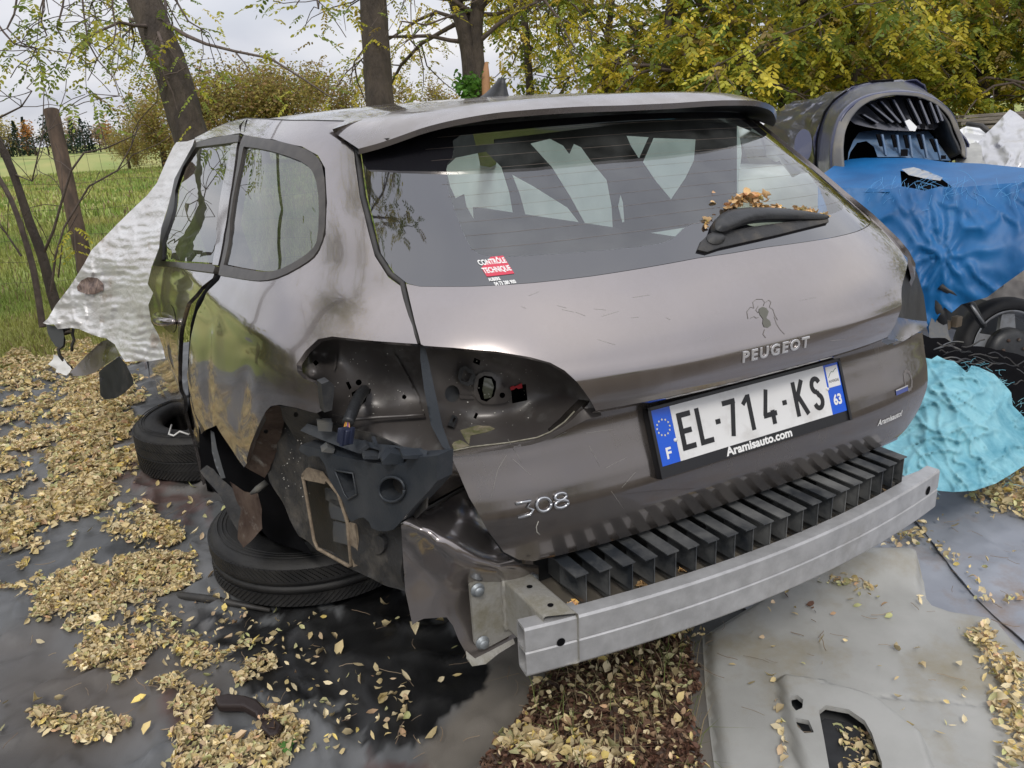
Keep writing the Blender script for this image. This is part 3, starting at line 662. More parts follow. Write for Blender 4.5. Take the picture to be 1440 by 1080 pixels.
decal('lamp_carrier', Z([(520, 365), (570, 375), (590, 430), (570, 510), (520, 520), (505, 450)], o2, s2), -.018, BULB, TP, tc_, thick=.006)
MOSS = mat('mossy_grime', (.11, .115, .045), .9, var=(.22, .19, .13), vscale=50, bump=.002, bscale=150)
GRIME = mat('dry_grime', (.22, .20, .16), .9, var=(.10, .095, .08), vscale=60)
decal('moss_patch', Z([(300, 830), (345, 815), (375, 830), (420, 862), (300, 890), (285, 850)], o2, s2), .004, MOSS, TP, tc_, thick=.002)
decal('grime_patch', Z([(345, 745), (470, 710), (560, 715), (600, 735), (540, 760), (420, 785), (410, 850), (380, 815)], o2, s2), .0012, MOSS, TP, tc_, thick=.001)
# rim line of lower edge
EDGE = mat('bare_worn_edge', (.30, .28, .22), .6, var=(.16, .15, .11), vscale=80)
ep = [HL(*p)+np.array([0, .0, .001]) for p in [(633, 635.5), (664, 629), (716, 623), (755, 616), (774, 608), (794, 594), (808, 579)]]
MB().tube(ep, .0016, 5).build('lower_recess_edge', EDGE, TP)
# edge flange between the two recesses
patch('tailgate_edge_flange', [(591, 484), (597, 486), (603, 510), (613, 556), (622, 598), (634, 632), (632, 637), (622, 628), (606, 598), (596, 545), (591, 505)], [(592, 484, .17), (600, 510, .155), (610, 560, .12), (625, 610, .085), (634, 635, .06), (594, 540, .15), (600, 590, .12)], 'y', PLASTIC2, TG, h=4, thick=.006)
# body-side recess
bc = [(425, 505, .41), (416, 520, .42), (447, 485, .375), (470, 480, .36), (550, 486, .275), (590, 490, .245), (500, 540, .345), (560, 560, .30), (602, 570, .255), (470, 500, .375), (520, 500, .33), (580, 510, .28), (455, 500, .40), (480, 560, .34), (455, 540, .33), (440, 520, .31), (540, 582, .30), (490, 582, .345), (540, 604, .25), (600, 600, .205), (482, 606, .34), (455, 575, .37), (520, 622, .255), (560, 628, .215), (612, 622, .15), (460, 600, .38)]
g1 = Z([(360, 315), (378, 298), (398, 318), (378, 337)], o1, s1); g2 = Z([(568, 440), (588, 434), (605, 475), (590, 487)], o1, s1); g3 = circ(Z([(650, 440)], o1, s1)[0], 4.2)
g4 = Z([(605, 505), (650, 478), (700, 472), (728, 482), (722, 510), (702, 520), (695, 560), (672, 580), (640, 560), (610, 540)], o1, s1); g5 = circ(Z([(938, 532)], o1, s1)[0], 3.6, 5)
BR = patch('body_lamp_recess', [(410, 505), (432, 484), (447, 470), (470, 467), (550, 474), (592, 478), (606, 520), (614, 560), (622, 600), (636, 632), (610, 645), (560, 650), (510, 640), (470, 620), (440, 592), (440, 570), (448, 545), (425, 538), (410, 525)], bc, 'y', INNER, CAR, h=5, thick=.004, holes=(g1, g2, g3, g4, g5))
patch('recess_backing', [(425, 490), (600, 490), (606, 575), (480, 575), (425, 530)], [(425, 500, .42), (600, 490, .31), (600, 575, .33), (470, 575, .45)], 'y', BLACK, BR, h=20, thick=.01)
decal('pressed_rib', Z([(505, 190), (515, 195), (510, 330), (495, 370), (488, 360), (500, 300)], o1, s1), .006, INNER, BR, bc, thick=.004)
decal('pressed_rib', Z([(870, 262), (890, 275), (1030, 530), (1060, 640), (1045, 640), (1015, 535)], o1, s1), .006, INNER, BR, bc, thick=.004)
MB().tube([on('y', u, v, y) for u, v, y in [(468, 583, .32), (495, 590, .29), (530, 587, .27), (570, 585, .245), (597, 583, .22)]], .004, 8).build('pressed_rib', INNER, BR)
lugP = [on('y', u, v, .215) for u, v in [(452, 540), (463, 536), (470, 542), (470, 550), (467, 577), (456, 580)]]
MB().prism(lugP, (0, .03, 0)).build('rubber_buffer', PLASTIC, BR)
cab = [on('y', u, v, y) for u, v, y in [(513, 548, .33), (506, 556, .28), (500, 568, .24), (494, 582, .21), (489, 595, .19)]]
tb = MB(); P = []
for i in range(len(cab)-1):
    for k in range(6): P.append(cab[i]+(cab[i+1]-cab[i])*k/6)
P.append(cab[-1]); tb.tube(P, [.0105+(.0012 if i % 2 else -.0006) for i in range(len(P))], 10); CB = tb.build('wiring_cable', PLASTIC, BR)
for i, c in enumerate([(.6, .25, .05), (.55, .40, .10), (.25, .08, .30), (.6, .30, .12)]):
    MB().tube([on('y', 488+i*1.6-2, 594, .19), on('y', 484+i*2.4, 601, .175), on('y', 484+i*2, 607, .165)], .0014, 5).build('wire', mat('wire_%s' % ['orange', 'yellow', 'violet', 'amber'][i], c, .5), CB)
A_ = on('y', 486, 613, .16); MM = Matrix.Rotation(.25, 3, 'Y') @ Matrix.Rotation(.5, 3, 'Z')
cn = MB(); cn.box(A_, (.022, .022, .028), MM, .002); cn.box(A_+np.array([.008, -.010, .002]), (.006, .006, .030), MM); cn.box(A_+np.array([-.008, -.010, .002]), (.006, .006, .030), MM); cn.build('cable_plug', mat('plug_plastic', (.02, .025, .05), .35), CB)
# ------------------------------------------------------------------ stripped left rear corner
A3 = (-.862, .66); B3 = (-.725, .10)                     # side plate plane
o3 = (380, 620); s3 = 4.5
spl = [(392, 575), (382, 590), (377, 620), (374, 652), (380, 676), (394, 700), (422, 753), (447, 773), (491, 798), (542, 822), (570, 834), (567, 790), (565, 744), (600, 715), (600, 640), (455, 590), (420, 578)]
vent = Z([(214, 215), (235, 203), (370, 240), (440, 330), (495, 500), (520, 775), (505, 783), (310, 675), (285, 620), (255, 440), (225, 270)], o3, s3)
def pv(px, A=A3, B=B3): return [onv(u, v, A, B) for u, v in px]
def vpatch(name, outline, A, B, mt, par, h=6, thick=.006, holes=(), off=0., rough=0.):
    n = np.array([B[1]-A[1], A[0]-B[0], 0.]); n /= np.linalg.norm(n)
    if n @ (C-np.array([A[0], A[1], 0])) < 0: n = -n
    P, F = tri_region(outline, h, holes); V = np.array([onv(u, v, A, B) for u, v in P])+n*off
    if rough: V = V+n*np.array([[rough*mnoise.noise(Vector(p)*14)] for p in V])
    F2 = []
    for f in F:
        g = np.cross(V[f[1]]-V[f[0]], V[f[2]]-V[f[0]]); F2.append(f if g@n > 0 else f[::-1])
    V, F2, fl = thicken(V, F2, -n*thick); return mk(name, V, F2, mt, par, smooth=[False if not rough else q for q in fl])
SA, SB_ = (.82, 3.6), (.74, .5)
vpatch('sheet_cloth', [(585, 170), (1040, 165), (1040, 352), (585, 375)], SA, SB_, SHEET, WS, h=16, thick=.002, rough=.02)
vpatch('dark_cutout_screen', [(575, 165), (1035, 160), (1035, 362), (575, 385)], (SA[0]-.05, SA[1]), (SB_[0]-.05, SB_[1]), DARKCL, CAR, h=12, thick=.004, holes=tuple(wp))  # added dark screen, its holes shape the pale patches behind the rear glass
SPL = vpatch('side_plate', spl, A3, B3, MUD, CAR, holes=(vent,), thick=.004, rough=.012)
def ringpoly(px, k):
    c = np.mean(px, 0); return [tuple(c+(np.array(p)-c)*k) for p in px]
GASK = mat('vent_gasket', (.30, .24, .17), .85, var=(.18, .14, .10), vscale=60, bump=.002, bscale=90)
gk = pv(vent); gk.append(gk[0]); gk = [p+np.array([-.004, -.004, 0]) for p in gk]
MB().tube(gk, .0042, 6).build('vent_gasket', GASK, SPL)
vpatch('gasket_strip', Z([(505, 515), (545, 525), (565, 700), (562, 785), (535, 795), (520, 700)], o3, s3), A3, B3, GASK, SPL, h=4, off=.004)
vpatch('vent_box', vent, (A3[0]+.07, A3[1]+.02), (B3[0]+.07, B3[1]+.02), PLASTIC, SPL, h=30)
for q in ([(345, 300), (380, 310), (440, 350), (470, 430), (450, 430), (350, 370)], [(375, 365), (480, 390), (500, 520), (385, 490), (370, 430)], [(400, 510), (505, 540), (515, 665), (400, 635), (395, 570)]):
    vpatch('vent_flap', Z(q, o3, s3), (A3[0]+.035, A3[1]+.012), (B3[0]+.035, B3[1]+.012), GREYPL, SPL, h=20)
vpatch('vent_top_bar', Z([(215, 205), (250, 165), (340, 190), (375, 240), (365, 265), (225, 235)], o3, s3), A3, B3, GASK, SPL, h=5, off=.008, rough=.006)
vpatch('fuel_blister', circ(Z([(700, 650)], o3, s3)[0], 10, ry=13), A3, B3, MUD, SPL, h=6, off=.008, thick=.01)
# wheel arch flange, crusty
patch('arch_flange', [(388, 569), (394, 571), (404, 577), (398, 600), (390, 632), (378, 662), (372, 672), (352, 661), (344, 656), (352, 627), (363, 600), (374, 578)], [(386, 569, .425), (404, 577, .47), (363, 600, .555), (390, 632, .62), (346, 655, .745), (376, 665, .69), (352, 627, .65)], 'y', RUST, CAR, h=4, thick=.006,
      holes=(circ((374, 607), 3),), disp=lambda P, V: np.array([[0, .004*mnoise.noise(Vector(p)*60), 0] for p in V]))
patch('arch_brace', [(394, 571), (416, 573), (446, 581), (462, 600), (440, 612), (420, 625), (405, 600), (398, 590)], [(394, 571, .425), (416, 573, .36), (446, 581, .29), (462, 600, .34), (420, 625, .53), (400, 600, .51)], 'y', MUD, CAR, h=4, thick=.006, holes=(circ((416, 583), 3.4),), disp=lambda P, V: np.array([[0, .006*mnoise.noise(Vector(p)*40), 0] for p in V]))
# bumper side bracket
A4 = (-.885, .50); B4 = (-.715, .0)
face = Z([(195, 25), (330, 55), (420, 95), (540, 118), (600, 128), (700, 150), (840, 152), (880, 105), (1000, 98), (1062, 92), (1055, 255), (1000, 320), (920, 405), (860, 470), (820, 520), (780, 560), (740, 572), (690, 572), (640, 552), (625, 512), (590, 485), (555, 490), (515, 510), (500, 500), (470, 400), (370, 240), (345, 150), (310, 100), (270, 95), (245, 100), (200, 75), (180, 55)], o3, s3)
hA = Z([(415, 180), (530, 200), (545, 290), (555, 330), (500, 365), (475, 330), (440, 240)], o3, s3); hB = circ(Z([(775, 300)], o3, s3)[0], 18, 20, ry=17.5)
BK = vpatch('bumper_side_bracket', face, A4, B4, PLASTIC2, CAR, h=9, thick=.035, holes=(hA, hB))
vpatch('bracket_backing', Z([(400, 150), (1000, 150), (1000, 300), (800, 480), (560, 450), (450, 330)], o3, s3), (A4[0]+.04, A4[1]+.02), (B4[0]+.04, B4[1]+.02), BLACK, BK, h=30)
rimc = [onv(u, v, A4, B4)+np.array([-.003, -.003, 0]) for u, v in hB]; rimc.append(rimc[0]); MB().tube(rimc, .0028, 6).build('hole_rim', PLASTIC2, BK)
rimc = [onv(u, v, A4, B4)+np.array([-.003, -.003, 0]) for u, v in hA]; rimc.append(rimc[0]); MB().tube(rimc, .0020, 5).build('hole_rim', PLASTIC2, BK)
# bracket top shelf and clips
shelf_px = Z([(325, 700), (280, 745), (420, 805), (650, 890), (700, 845), (780, 870), (770, 925), (810, 905), (880, 850), (940, 870), (930, 915), (1080, 905), (1085, 870), (900, 840), (780, 830), (600, 790), (480, 745)], o1, s1)
patch('bracket_shelf', shelf_px, [(u, v, onv(u, v, A4, B4)[1]+d_y) for u, v, d_y in [(432, 596, .03), (422, 606, .01), (458, 625, .0), (505, 636, .0), (540, 645, .0), (600, 641, .01), (480, 612, .035), (560, 625, .04), (530, 628, .03)]], 'y', PLASTIC2, BK, h=5, thick=.006)
for q in ([(415, 880), (455, 850), (500, 865), (490, 890)], [(640, 880), (700, 840), (720, 850), (660, 892)], [(690, 905), (800, 912), (790, 930), (680, 925)], [(800, 940), (850, 885), (940, 905), (930, 960), (800, 960)], [(930, 905), (1070, 895), (1080, 920), (930, 925)], [(390, 700), (485, 700), (480, 752), (395, 748)], [(745, 822), (768, 818), (770, 845), (748, 846)]):
    px = Z(q, o1, s1); u0 = np.mean(px, 0)[0]; v0 = np.mean(px, 0)[1]; y0 = onv(u0, v0, A4, B4)[1]+.012
    MB().prism([on('y', u, v, y0-.022) for u, v in px], (.006, .03, 0)).build('clip_tab', PLASTIC2 if u0 > 470 else GREYPL, BK)
# painted rear panel corner
up = [(564, 737), (575, 728), (600, 716), (653, 684), (672, 720), (686, 747), (705, 776), (730, 792), (757, 795), (758, 803), (735, 806), (700, 805), (668, 801), (640, 790), (612, 772), (588, 750), (570, 741)]
cmb = [(564, 737), (575, 728), (600, 716), (653, 684), (672, 720), (686, 747), (705, 776), (730, 792), (757, 795), (760, 850), (757, 880), (722, 898), (700, 912), (681, 934), (662, 933), (655, 918), (645, 900), (637, 880), (628, 868), (596, 870), (587, 874), (580, 879), (574, 850), (570, 832), (567, 790)]
PNL = patch('rear_corner_panel', cmb, [(566, 738, .10), (600, 716, .13), (653, 686, .15), (690, 750, .11), (757, 795, .072), (620, 735, .085), (650, 750, .068), (700, 785, .055), (590, 748, .070), (612, 766, .048), (640, 784, .038), (668, 796, .040), (700, 802, .047), (735, 803, .060),
     (592, 760, .086), (614, 781, .068), (640, 800, .060), (668, 809, .062), (700, 813, .068), (740, 815, .076), (664, 824, .098), (700, 826, .100), (748, 826, .096), (570, 800, .130), (600, 800, .118), (640, 830, .108), (700, 850, .105), (757, 850, .10), (580, 876, .12), (628, 868, .108), (680, 915, .09), (572, 762, .118), (660, 900, .10), (610, 840, .112)], 'y', PAINT, CAR, h=3.2, thick=.003, lam=2e-4)
LO = PNL
lo = [(566, 739), (588, 750), (612, 772), (640, 790), (668, 801), (700, 805), (735, 806), (758, 803), (760, 850), (757, 880), (722, 898), (700, 912), (681, 934), (662, 933), (655, 918), (645, 900), (637, 880), (628, 868), (596, 870), (587, 874), (580, 879), (574, 850), (570, 832), (567, 790)]

MB().tube([on('y', u, v, y) for u, v, y in [(564, 737, .10), (590, 721, .12), (620, 704, .135), (652, 686, .145)]], .0025, 6).build('panel_joint', RUBBER, PNL)
vpatch('panel_strip', [(586, 715), (600, 690), (615, 660), (640, 650), (652, 682), (620, 698), (590, 716)], (-.70, .22), (-.55, .16), PAINT, PNL, h=8, rough=.01)
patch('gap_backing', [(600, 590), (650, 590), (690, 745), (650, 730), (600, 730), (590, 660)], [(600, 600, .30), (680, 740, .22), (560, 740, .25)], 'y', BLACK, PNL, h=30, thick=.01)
patch('lower_edge_lip', [(655, 915), (668, 926), (690, 915), (722, 898), (724, 905), (700, 920), (683, 934), (664, 937), (656, 926)], [(655, 915, .085), (722, 900, .08), (664, 936, .06)], 'y', ALU_D, LO, h=4, thick=.004)
# rear floor and valance behind the beam
FL = MB()
FL.box((.04, .16, .44), (1.02, .012, .22)); FL.build('rear_valance', PAINT_D, CAR)
# ------------------------------------------------------------------ mounting plate, beam stub, bumper beam
yp = .082
plate = [on('y', u, v, yp) for u, v in [(661, 824), (669, 816), (680, 812), (750, 803), (757, 806), (758, 868), (742, 880), (682, 913), (672, 912), (668, 905)]]
MP = MB().prism(plate, (0, .008, 0)).build('beam_mounting_plate', ALU_D, CAR)
for u, v in [(671, 829), (678, 903), (748, 812), (751, 858)]:
    c = on('y', u, v, yp-.001); MB().lathe([(0, -.012), (.009, -.012), (.010, -.009), (.010, -.003), (.0145, -.003), (.0145, 0), (0, 0)], c, (0, 1, 0), 12).build('mounting_bolt', GALV, MP)
a0 = [on('y', u, v, yp-.001) for u, v in [(694, 817), (730, 806), (738, 868), (700, 886)]]
y1 = -.085
a1 = [on('y', u, v, y1) for u, v in [(753, 880), (793, 862), (793, 905), (757, 922)]]
# square tube from plate to beam, with weld bead
a0 = np.array([(-.560, yp, .497), (-.500, yp, .497), (-.500, yp, .385), (-.560, yp, .385)]); a1 = np.array([(-.552, -.060, .492), (-.492, -.085, .492), (-.492, -.085, .382), (-.552, -.060, .382)])
m = MB(); V = [*a0, *a1]; m.add(V, [(0, 4, 5, 1), (1, 5, 6, 2), (2, 6, 7, 3), (3, 7, 4, 0)]); STB = m.build('crash_box', ALU_D, CAR)
mb_ = STB.modifiers.new('b', 'BEVEL'); mb_.width = .006; mb_.segments = 3
for t_ in (.32, .78):
    c = (a0[0]*(1-t_)+a1[0]*t_+a0[1]*(1-t_)+a1[1]*t_)/2+np.array([0, 0, .0012]); MB().lathe([(0, 0), (.006, 0)], c, (0, 0, 1), 14).build('bolt_hole', BLACK, STB)
wb = [a0[i]*.97+a0[(i+1) % 4]*.03 for i in range(4)]; wl = []
for i in range(4):
    for k in range(10): wl.append(a0[i]+(a0[(i+1) % 4]-a0[i])*k/10+np.array([0, -.002+.002*math.sin(k*2.), 0]))
wl.append(wl[0]); MB().tube(wl, [.006+.0015*math.sin(i*1.7) for i in range(len(wl))], 6).build('weld_bead', ALU_D, STB)
BW = .592
def yb(x): return -.057-.060*(1-np.minimum(abs(x)/BW, 1)**2.0)
sec = [(0, .105), (-.003, .100), (-.003, .056), (-.0005, .053), (-.003, .050), (-.003, .005), (0, 0), (.030, 0), (.034, .004), (.034, .101), (.030, .105)]
zb0 = .376
def ring_at(x, inset=0):
    dyx = (yb(x+.001)-yb(x-.001))/.002; n = np.array([dyx, -1, 0]) if x > -9 else 0; n = np.array([-dyx, 1, 0.]); n /= np.linalg.norm(n)
    o = np.array([x, yb(x), zb0]); return [o+n*a+np.array([0, 0, b]) for a, b in sec]
xsb = np.linspace(-BW, BW, 61); V = []; F = []; ns = len(sec)
for x in xsb: V += ring_at(x)
for i in range(60):
    for k in range(ns): F.append((i*ns+k, i*ns+(k+1) % ns, (i+1)*ns+(k+1) % ns, (i+1)*ns+k))
# hollow extruded section: inner chambers at both ends
for (e, sg) in ((0, 1), (60, -1)):
    o = V[e*ns:(e+1)*ns]
    x = xsb[e]; inn = []
    for (z0_, z1_) in ((.006, .049), (.056, .099)):
        dyx = (yb(x+.001)-yb(x-.001))/.002; n = np.array([-dyx, 1, 0.]); n /= np.linalg.norm(n); oo = np.array([x, yb(x), zb0])
        r_ = [oo+n*.002+np.array([0, 0, z0_]), oo+n*.030+np.array([0, 0, z0_]), oo+n*.030+np.array([0, 0, z1_]), oo+n*.002+np.array([0, 0, z1_])]
        b = len(V); V += r_; V += [p+np.array([sg*.12, 0, 0])+n*.0 for p in r_]
        for k in range(4): F.append((b+k, b+(k+1) % 4, b+4+(k+1) % 4, b+4+k))
        inn.append(b)
    a, c = inn; b0 = e*ns
    F += [(b0+6, b0+7, a+1, a+0), (b0+7, b0+8, b0+9, b0+10, c+2, c+1, a+2, a+1), (b0+10, b0+0, c+3, c+2), (b0+0, b0+1, b0+2, b0+3, b0+4, b0+5, b0+6, a+0, a+3, c+0, c+3), (a+3, a+2, c+1, c+0)]
BEAM = mk('bumper_beam', V, F, ALU, CAR, smooth=False)
for (x, z_) in ((-.525, .435), (.535, .445)):
    n = np.array([0, -1, 0.]); dyx = (yb(x+.001)-yb(x-.001))/.002; n = np.array([dyx, -1, 0.]); n /= np.linalg.norm(n)
    MB().lathe([(0, 0), (.0085 if x < 0 else .0115, 0)], np.array([x, yb(x)-.0042, z_]), n, 20).build('beam_hole', BLACK, BEAM)
# ------------------------------------------------------------------ black absorber fins
for i in range(20):
    x = -.452+.0482*i; yf = -.045-.05*(1-(x/.5)**2); yr = .09; zt = .545-.006*(1-abs(x)/.5)
    m = MB(); tilt = .006*math.sin(i*1.7)*.3
    m.box((x-.0105, (yf+yr)/2, zt), (.029, yr-yf, .0025)); m.box((x+.002, (yf+yr)/2+.003, zt-.038), (.0022, yr-yf-.006, .074))
    V = [(x+.004, yf+.004, zt-.066), (x+.004, yf+.004, zt-.004), (x-.026, yf+.05, zt-.070), (x-.026, yf+.05, zt-.004)]
    m.add([(x+.002, yf+.006, zt-.002), (x+.002, yf+.006, zt-.066), (x-.014, yf+.075, zt-.055), (x-.014, yf+.075, zt-.002)], [(0, 1, 2, 3)])
    m.build('absorber_fin', FINP, CAR)
BACKF = MB(); BACKF.box((.01, .098, .50), (.98, .006, .10)); BACKF.build('absorber_back_rail', PLASTIC, CAR)
# ------------------------------------------------------------------ number plate and badges
pc = np.array([on('y', 907, 578, .022), on('y', 1169.5, 506, .022), on('y', 1182, 572.5, -.016), on('y', 925, 653, -.016)])
ctr = pc.mean(0); ex = np.array([1., 0, 0]); th = .34; ez = np.array([0, math.sin(th), math.cos(th)]); en = np.array([0, -math.cos(th), math.sin(th)])
ctr = np.array([0.0, float(Ylo(0, .752))-.012, .755]); 
def pl(a, b, d=0.): return ctr+ex*a+ez*b+en*d
NP = MB(); 
def plbox(m, a0, a1, b0, b1, d0, d1):
    V = [pl(a, b, d) for d in (d0, d1) for a, b in ((a0, b0), (a1, b0), (a1, b1), (a0, b1))]; m.add(V, [(3, 2, 1, 0), (4, 5, 6, 7), (0, 1, 5, 4), (1, 2, 6, 5), (2, 3, 7, 6), (3, 0, 4, 7)])
plbox(NP, -.268, .268, -.078, .062, -.012, .002); PLH = NP.build('number_plate', mat('plate_holder_black', (.012, .012, .014), .35), CAR)
for a0, a1, b0, b1 in ((-.268, .268, .056, .062), (-.268, -.261, -.078, .062), (.261, .268, -.078, .062)):
    m = MB(); plbox(m, a0, a1, b0, b1, .001, .006); m.build('holder_rim', bpy.data.materials['plate_holder_black'], PLH)
PW = mat('plate_white', (.74, .74, .73), .3, coat=.3, dust=(.45, .43, .40), dscale=16, dlo=.5, dhi=.9); PB = mat('plate_blue', (.0, .09, .62), .3, coat=.3)
m = MB(); plbox(m, -.214, .214, -.055, .055, .001, .0035); m.build('plate_face', PW, PLH)
m = MB(); plbox(m, -.260, -.2145, -.055, .055, .001, .0035); m.build('blue_band', PB, PLH)
m = MB(); plbox(m, .2145, .260, -.055, .055, .001, .0034); m.build('blue_band', PB, PLH)
m = MB(); plbox(m, .219, .256, .004, .050, .0036, .0041); m.build('region_field', PW, PLH)
INK = mat('plate_ink', (.012, .012, .014), .45)
fp = lambda a, b: pl(a, b, .0045)
# tall narrow characters drawn stroke by stroke
def stroke(m, pts, w, d=.0044):
    for (x0, y0), (x1, y1) in zip(pts[:-1], pts[1:]):
        L_ = math.hypot(x1-x0, y1-y0); nx_, ny_ = -(y1-y0)/L_*w/2, (x1-x0)/L_*w/2
        V = [pl(x0+nx_, y0+ny_, d), pl(x0-nx_, y0-ny_, d), pl(x1-nx_, y1-ny_, d), pl(x1+nx_, y1+ny_, d)]
        V += [v-en*.0012 for v in V]; m.add(V, [(0, 1, 2, 3), (0, 4, 5, 1), (1, 5, 6, 2), (2, 6, 7, 3), (3, 7, 4, 0)])
def arc(cx_, cy_, rx, ry, a0, a1, n=10): return [(cx_+rx*math.cos(R(a0+(a1-a0)*i/n)), cy_+ry*math.sin(R(a0+(a1-a0)*i/n))) for i in range(n+1)]
H = .0375; w_ = .017; sw = .0105
def glyph(ch, cx_):
    m = MB(); q = sw/2; l, r_ = cx_-w_, cx_+w_
    if ch == 'E': stroke(m, [(l+q, -H), (l+q, H)], sw); stroke(m, [(l, H-q), (r_, H-q)], sw, .0046); stroke(m, [(l, 0), (r_-.004, 0)], sw, .0046); stroke(m, [(l, -H+q), (r_, -H+q)], sw, .0046)
    if ch == 'L': stroke(m, [(l+q, -H), (l+q, H)], sw); stroke(m, [(l, -H+q), (r_, -H+q)], sw, .0046)
    if ch == '7': stroke(m, [(l, H-q), (r_, H-q)], sw); stroke(m, [(r_-q, H-q), (cx_-.004, -H)], sw, .0046)
    if ch == '1': stroke(m, [(cx_+.003, -H), (cx_+.003, H)], sw); stroke(m, [(cx_-.014, H-.018), (cx_+.002, H-.003)], sw*.9, .0046)
    if ch == '4': stroke(m, [(cx_+.001, H), (l+.003, -H*.42)], sw*.95); stroke(m, [(l-.001, -H*.42), (r_+.002, -H*.42)], sw, .0046); stroke(m, [(r_-.009, -.008), (r_-.009, -H)], sw, .0048)
    if ch == 'K': stroke(m, [(l+q, -H), (l+q, H)], sw); stroke(m, [(l+q, -.006), (r_-.003, H)], sw, .0046); stroke(m, [(cx_-.003, .004), (r_, -H)], sw, .0048)
    if ch == 'S':
        p = arc(cx_, H*.5-.001, w_-q, H*.5-q+.001, 20, 270, 12)+arc(cx_, -H*.5+.001, w_-q, H*.5-q+.001, 90, -160, 12)[1:]
        for i in range(len(p)-1):
            stroke(m, [p[i], (p[i+1][0]+(p[i+1][0]-p[i][0])*.25, p[i+1][1]+(p[i+1][1]-p[i][1])*.25)], sw, .0044+.00001*i)
    if ch == '-': stroke(m, [(cx_-.006, 0), (cx_+.006, 0)], .010)
    return m.build('plate_character', INK, PLH)
for ch, cx_ in zip('EL-714-KS', (-.186, -.140, -.104, -.068, -.018, .036, .082, .127, .180)): glyph(ch, cx_)
text_obj('plate_lettering', 'F', .030, lambda a, b: pl(-.239+a, b-.034, .0042), WHITE, PLH, bold=.001)
text_obj('plate_lettering', '63', .031, lambda a, b: pl(.2375+a, b-.026, .0042), WHITE, PLH, bold=.0012, sx=.85)
text_obj('plate_lettering', 'AUVERGNE', .0085, lambda a, b: pl(.2375+a, b+.017, .0045), INK, PLH, sx=.72)
m = MB()
zz = [(.223, .026), (.229, .034), (.235, .038), (.240, .036), (.246, .041), (.251, .043)]
for i in range(len(zz)-1): stroke(m, [zz[i], zz[i+1]], .0012, .0046)
m.build('region_logo', mat('logo_grey', (.12, .2, .14), .5), PLH)
m = MB()
for k in range(12):
    a = 2*math.pi*k/12; c = (-.239+.0155*math.cos(a), .018+.0155*math.sin(a)); star = []
    for j in range(10):
        rr = .0028 if j % 2 == 0 else .0012; star.append(pl(c[0]+rr*math.sin(j*math.pi/5), c[1]+rr*math.cos(j*math.pi/5), .0043))
    m.add(star, [tuple(range(10))])
m.build('star_circle', mat('star_yellow', (.75, .72, .45), .5), PLH)
text_obj('holder_lettering', 'Aramisauto.com', .0245, lambda a, b: pl(-.005+a, b-.0655, .0026), WHITE, PLH, bold=.0009, sx=1.13)
for a in (-.217, .213): MB().lathe([(0, .004), (.0035, .003), (.004, 0)], pl(a, .003 if a > 0 else -.012, .003), en, 12).build('plate_rivet', WHITE, PLH)
# PEUGEOT lettering along the lip
pz = HU(1091, 492); fu = on_srf(Yup, 0, float(pz[2]), 0, .001)
text_obj('maker_lettering', 'PEUGEOT', .031, lambda a, b: fu(a, b), CHROME, TG, bold=.0004, ext=.0009, sx=1.12, sub=.012, space=1.28)
p3 = HL(764, 709); A5 = HL(727, 716); B5 = HL(801, 699)
tl3 = math.atan2(B5[2]-A5[2], B5[0]-A5[0]); f3 = on_srf(Ylo, float(p3[0]), float(p3[2]), tl3, .001)
w3 = math.hypot(B5[0]-A5[0], B5[2]-A5[2])
def ringstroke(m, P, r, f): m.tube([f(a, b)+np.array([0, -.0015, 0]) for a, b in P], r, 6)
m = MB(); s_ = w3/2
ringstroke(m, [(-s_, .012), (-s_*.45, .012), (-s_*.62, .002), (-s_*.42, -.004), (-s_*.55, -.013), (-s_, -.014)], .0032, f3)
ringstroke(m, arc(0, 0, s_*.27, .0125, 0, 360, 18), .0032, f3)
ringstroke(m, arc(s_*.67, .007, s_*.22, .0065, 0, 360, 14), .0033, f3); ringstroke(m, arc(s_*.66, -.0065, s_*.26, .0070, 0, 360, 14), .0033, f3)
m.build('model_number_badge', mat('badge_chrome', (.46, .47, .49), .2, metal=.9), TG)
# right-hand dealer lettering, small blue badge and ghost of a removed sticker
pa = HL(1252, 588); fa = on_srf(Ylo, float(pa[0]), float(pa[2]), .0, .0012)
A6 = HL(1233, 598); B6 = HL(1272, 578)
text_obj('dealer_lettering', 'Aramisauto!', .0215, fa, WHITE, TG, bold=.0005, sx=.95, sub=.01)
pb = HL(1268, 549); fbdg = on_srf(Ylo, float(pb[0]), float(pb[2]), .0, .0015)
BB = mat('badge_blue', (.06, .09, .30), .25, coat=1)
quad_on('blue_badge', fbdg, -.027, -.0055, .027, .0045, BB, TG); quad_on('badge_edge', lambda a, b: fbdg(a, b)+np.array([0, -.001, 0]), -.027, .0045, .027, .0075, CHROME, TG)
GH = mat('glue_ghost', (.20, .19, .18), .7, metal=.2, dust=(.12, .10, .095), dscale=60, dlo=.4, dhi=.7)
pg = HL(1277, 535); fg = on_srf(Ylo, float(pg[0]), float(pg[2]), 0, .0006); n_ = 24
Pg = [(.019*(1+.12*(i % 2))*math.cos(2*math.pi*i/n_), .024*(1+.12*(i % 2))*math.sin(2*math.pi*i/n_)) for i in range(n_)]; Pi = [(.013*math.cos(2*math.pi*i/n_), .018*math.sin(2*math.pi*i/n_)) for i in range(n_)]
P_, F_ = tri_region(Pg, .006, (Pi,)); mk('sticker_ghost', [fg(a, b) for a, b in P_], F_, GH, TG, smooth=False)
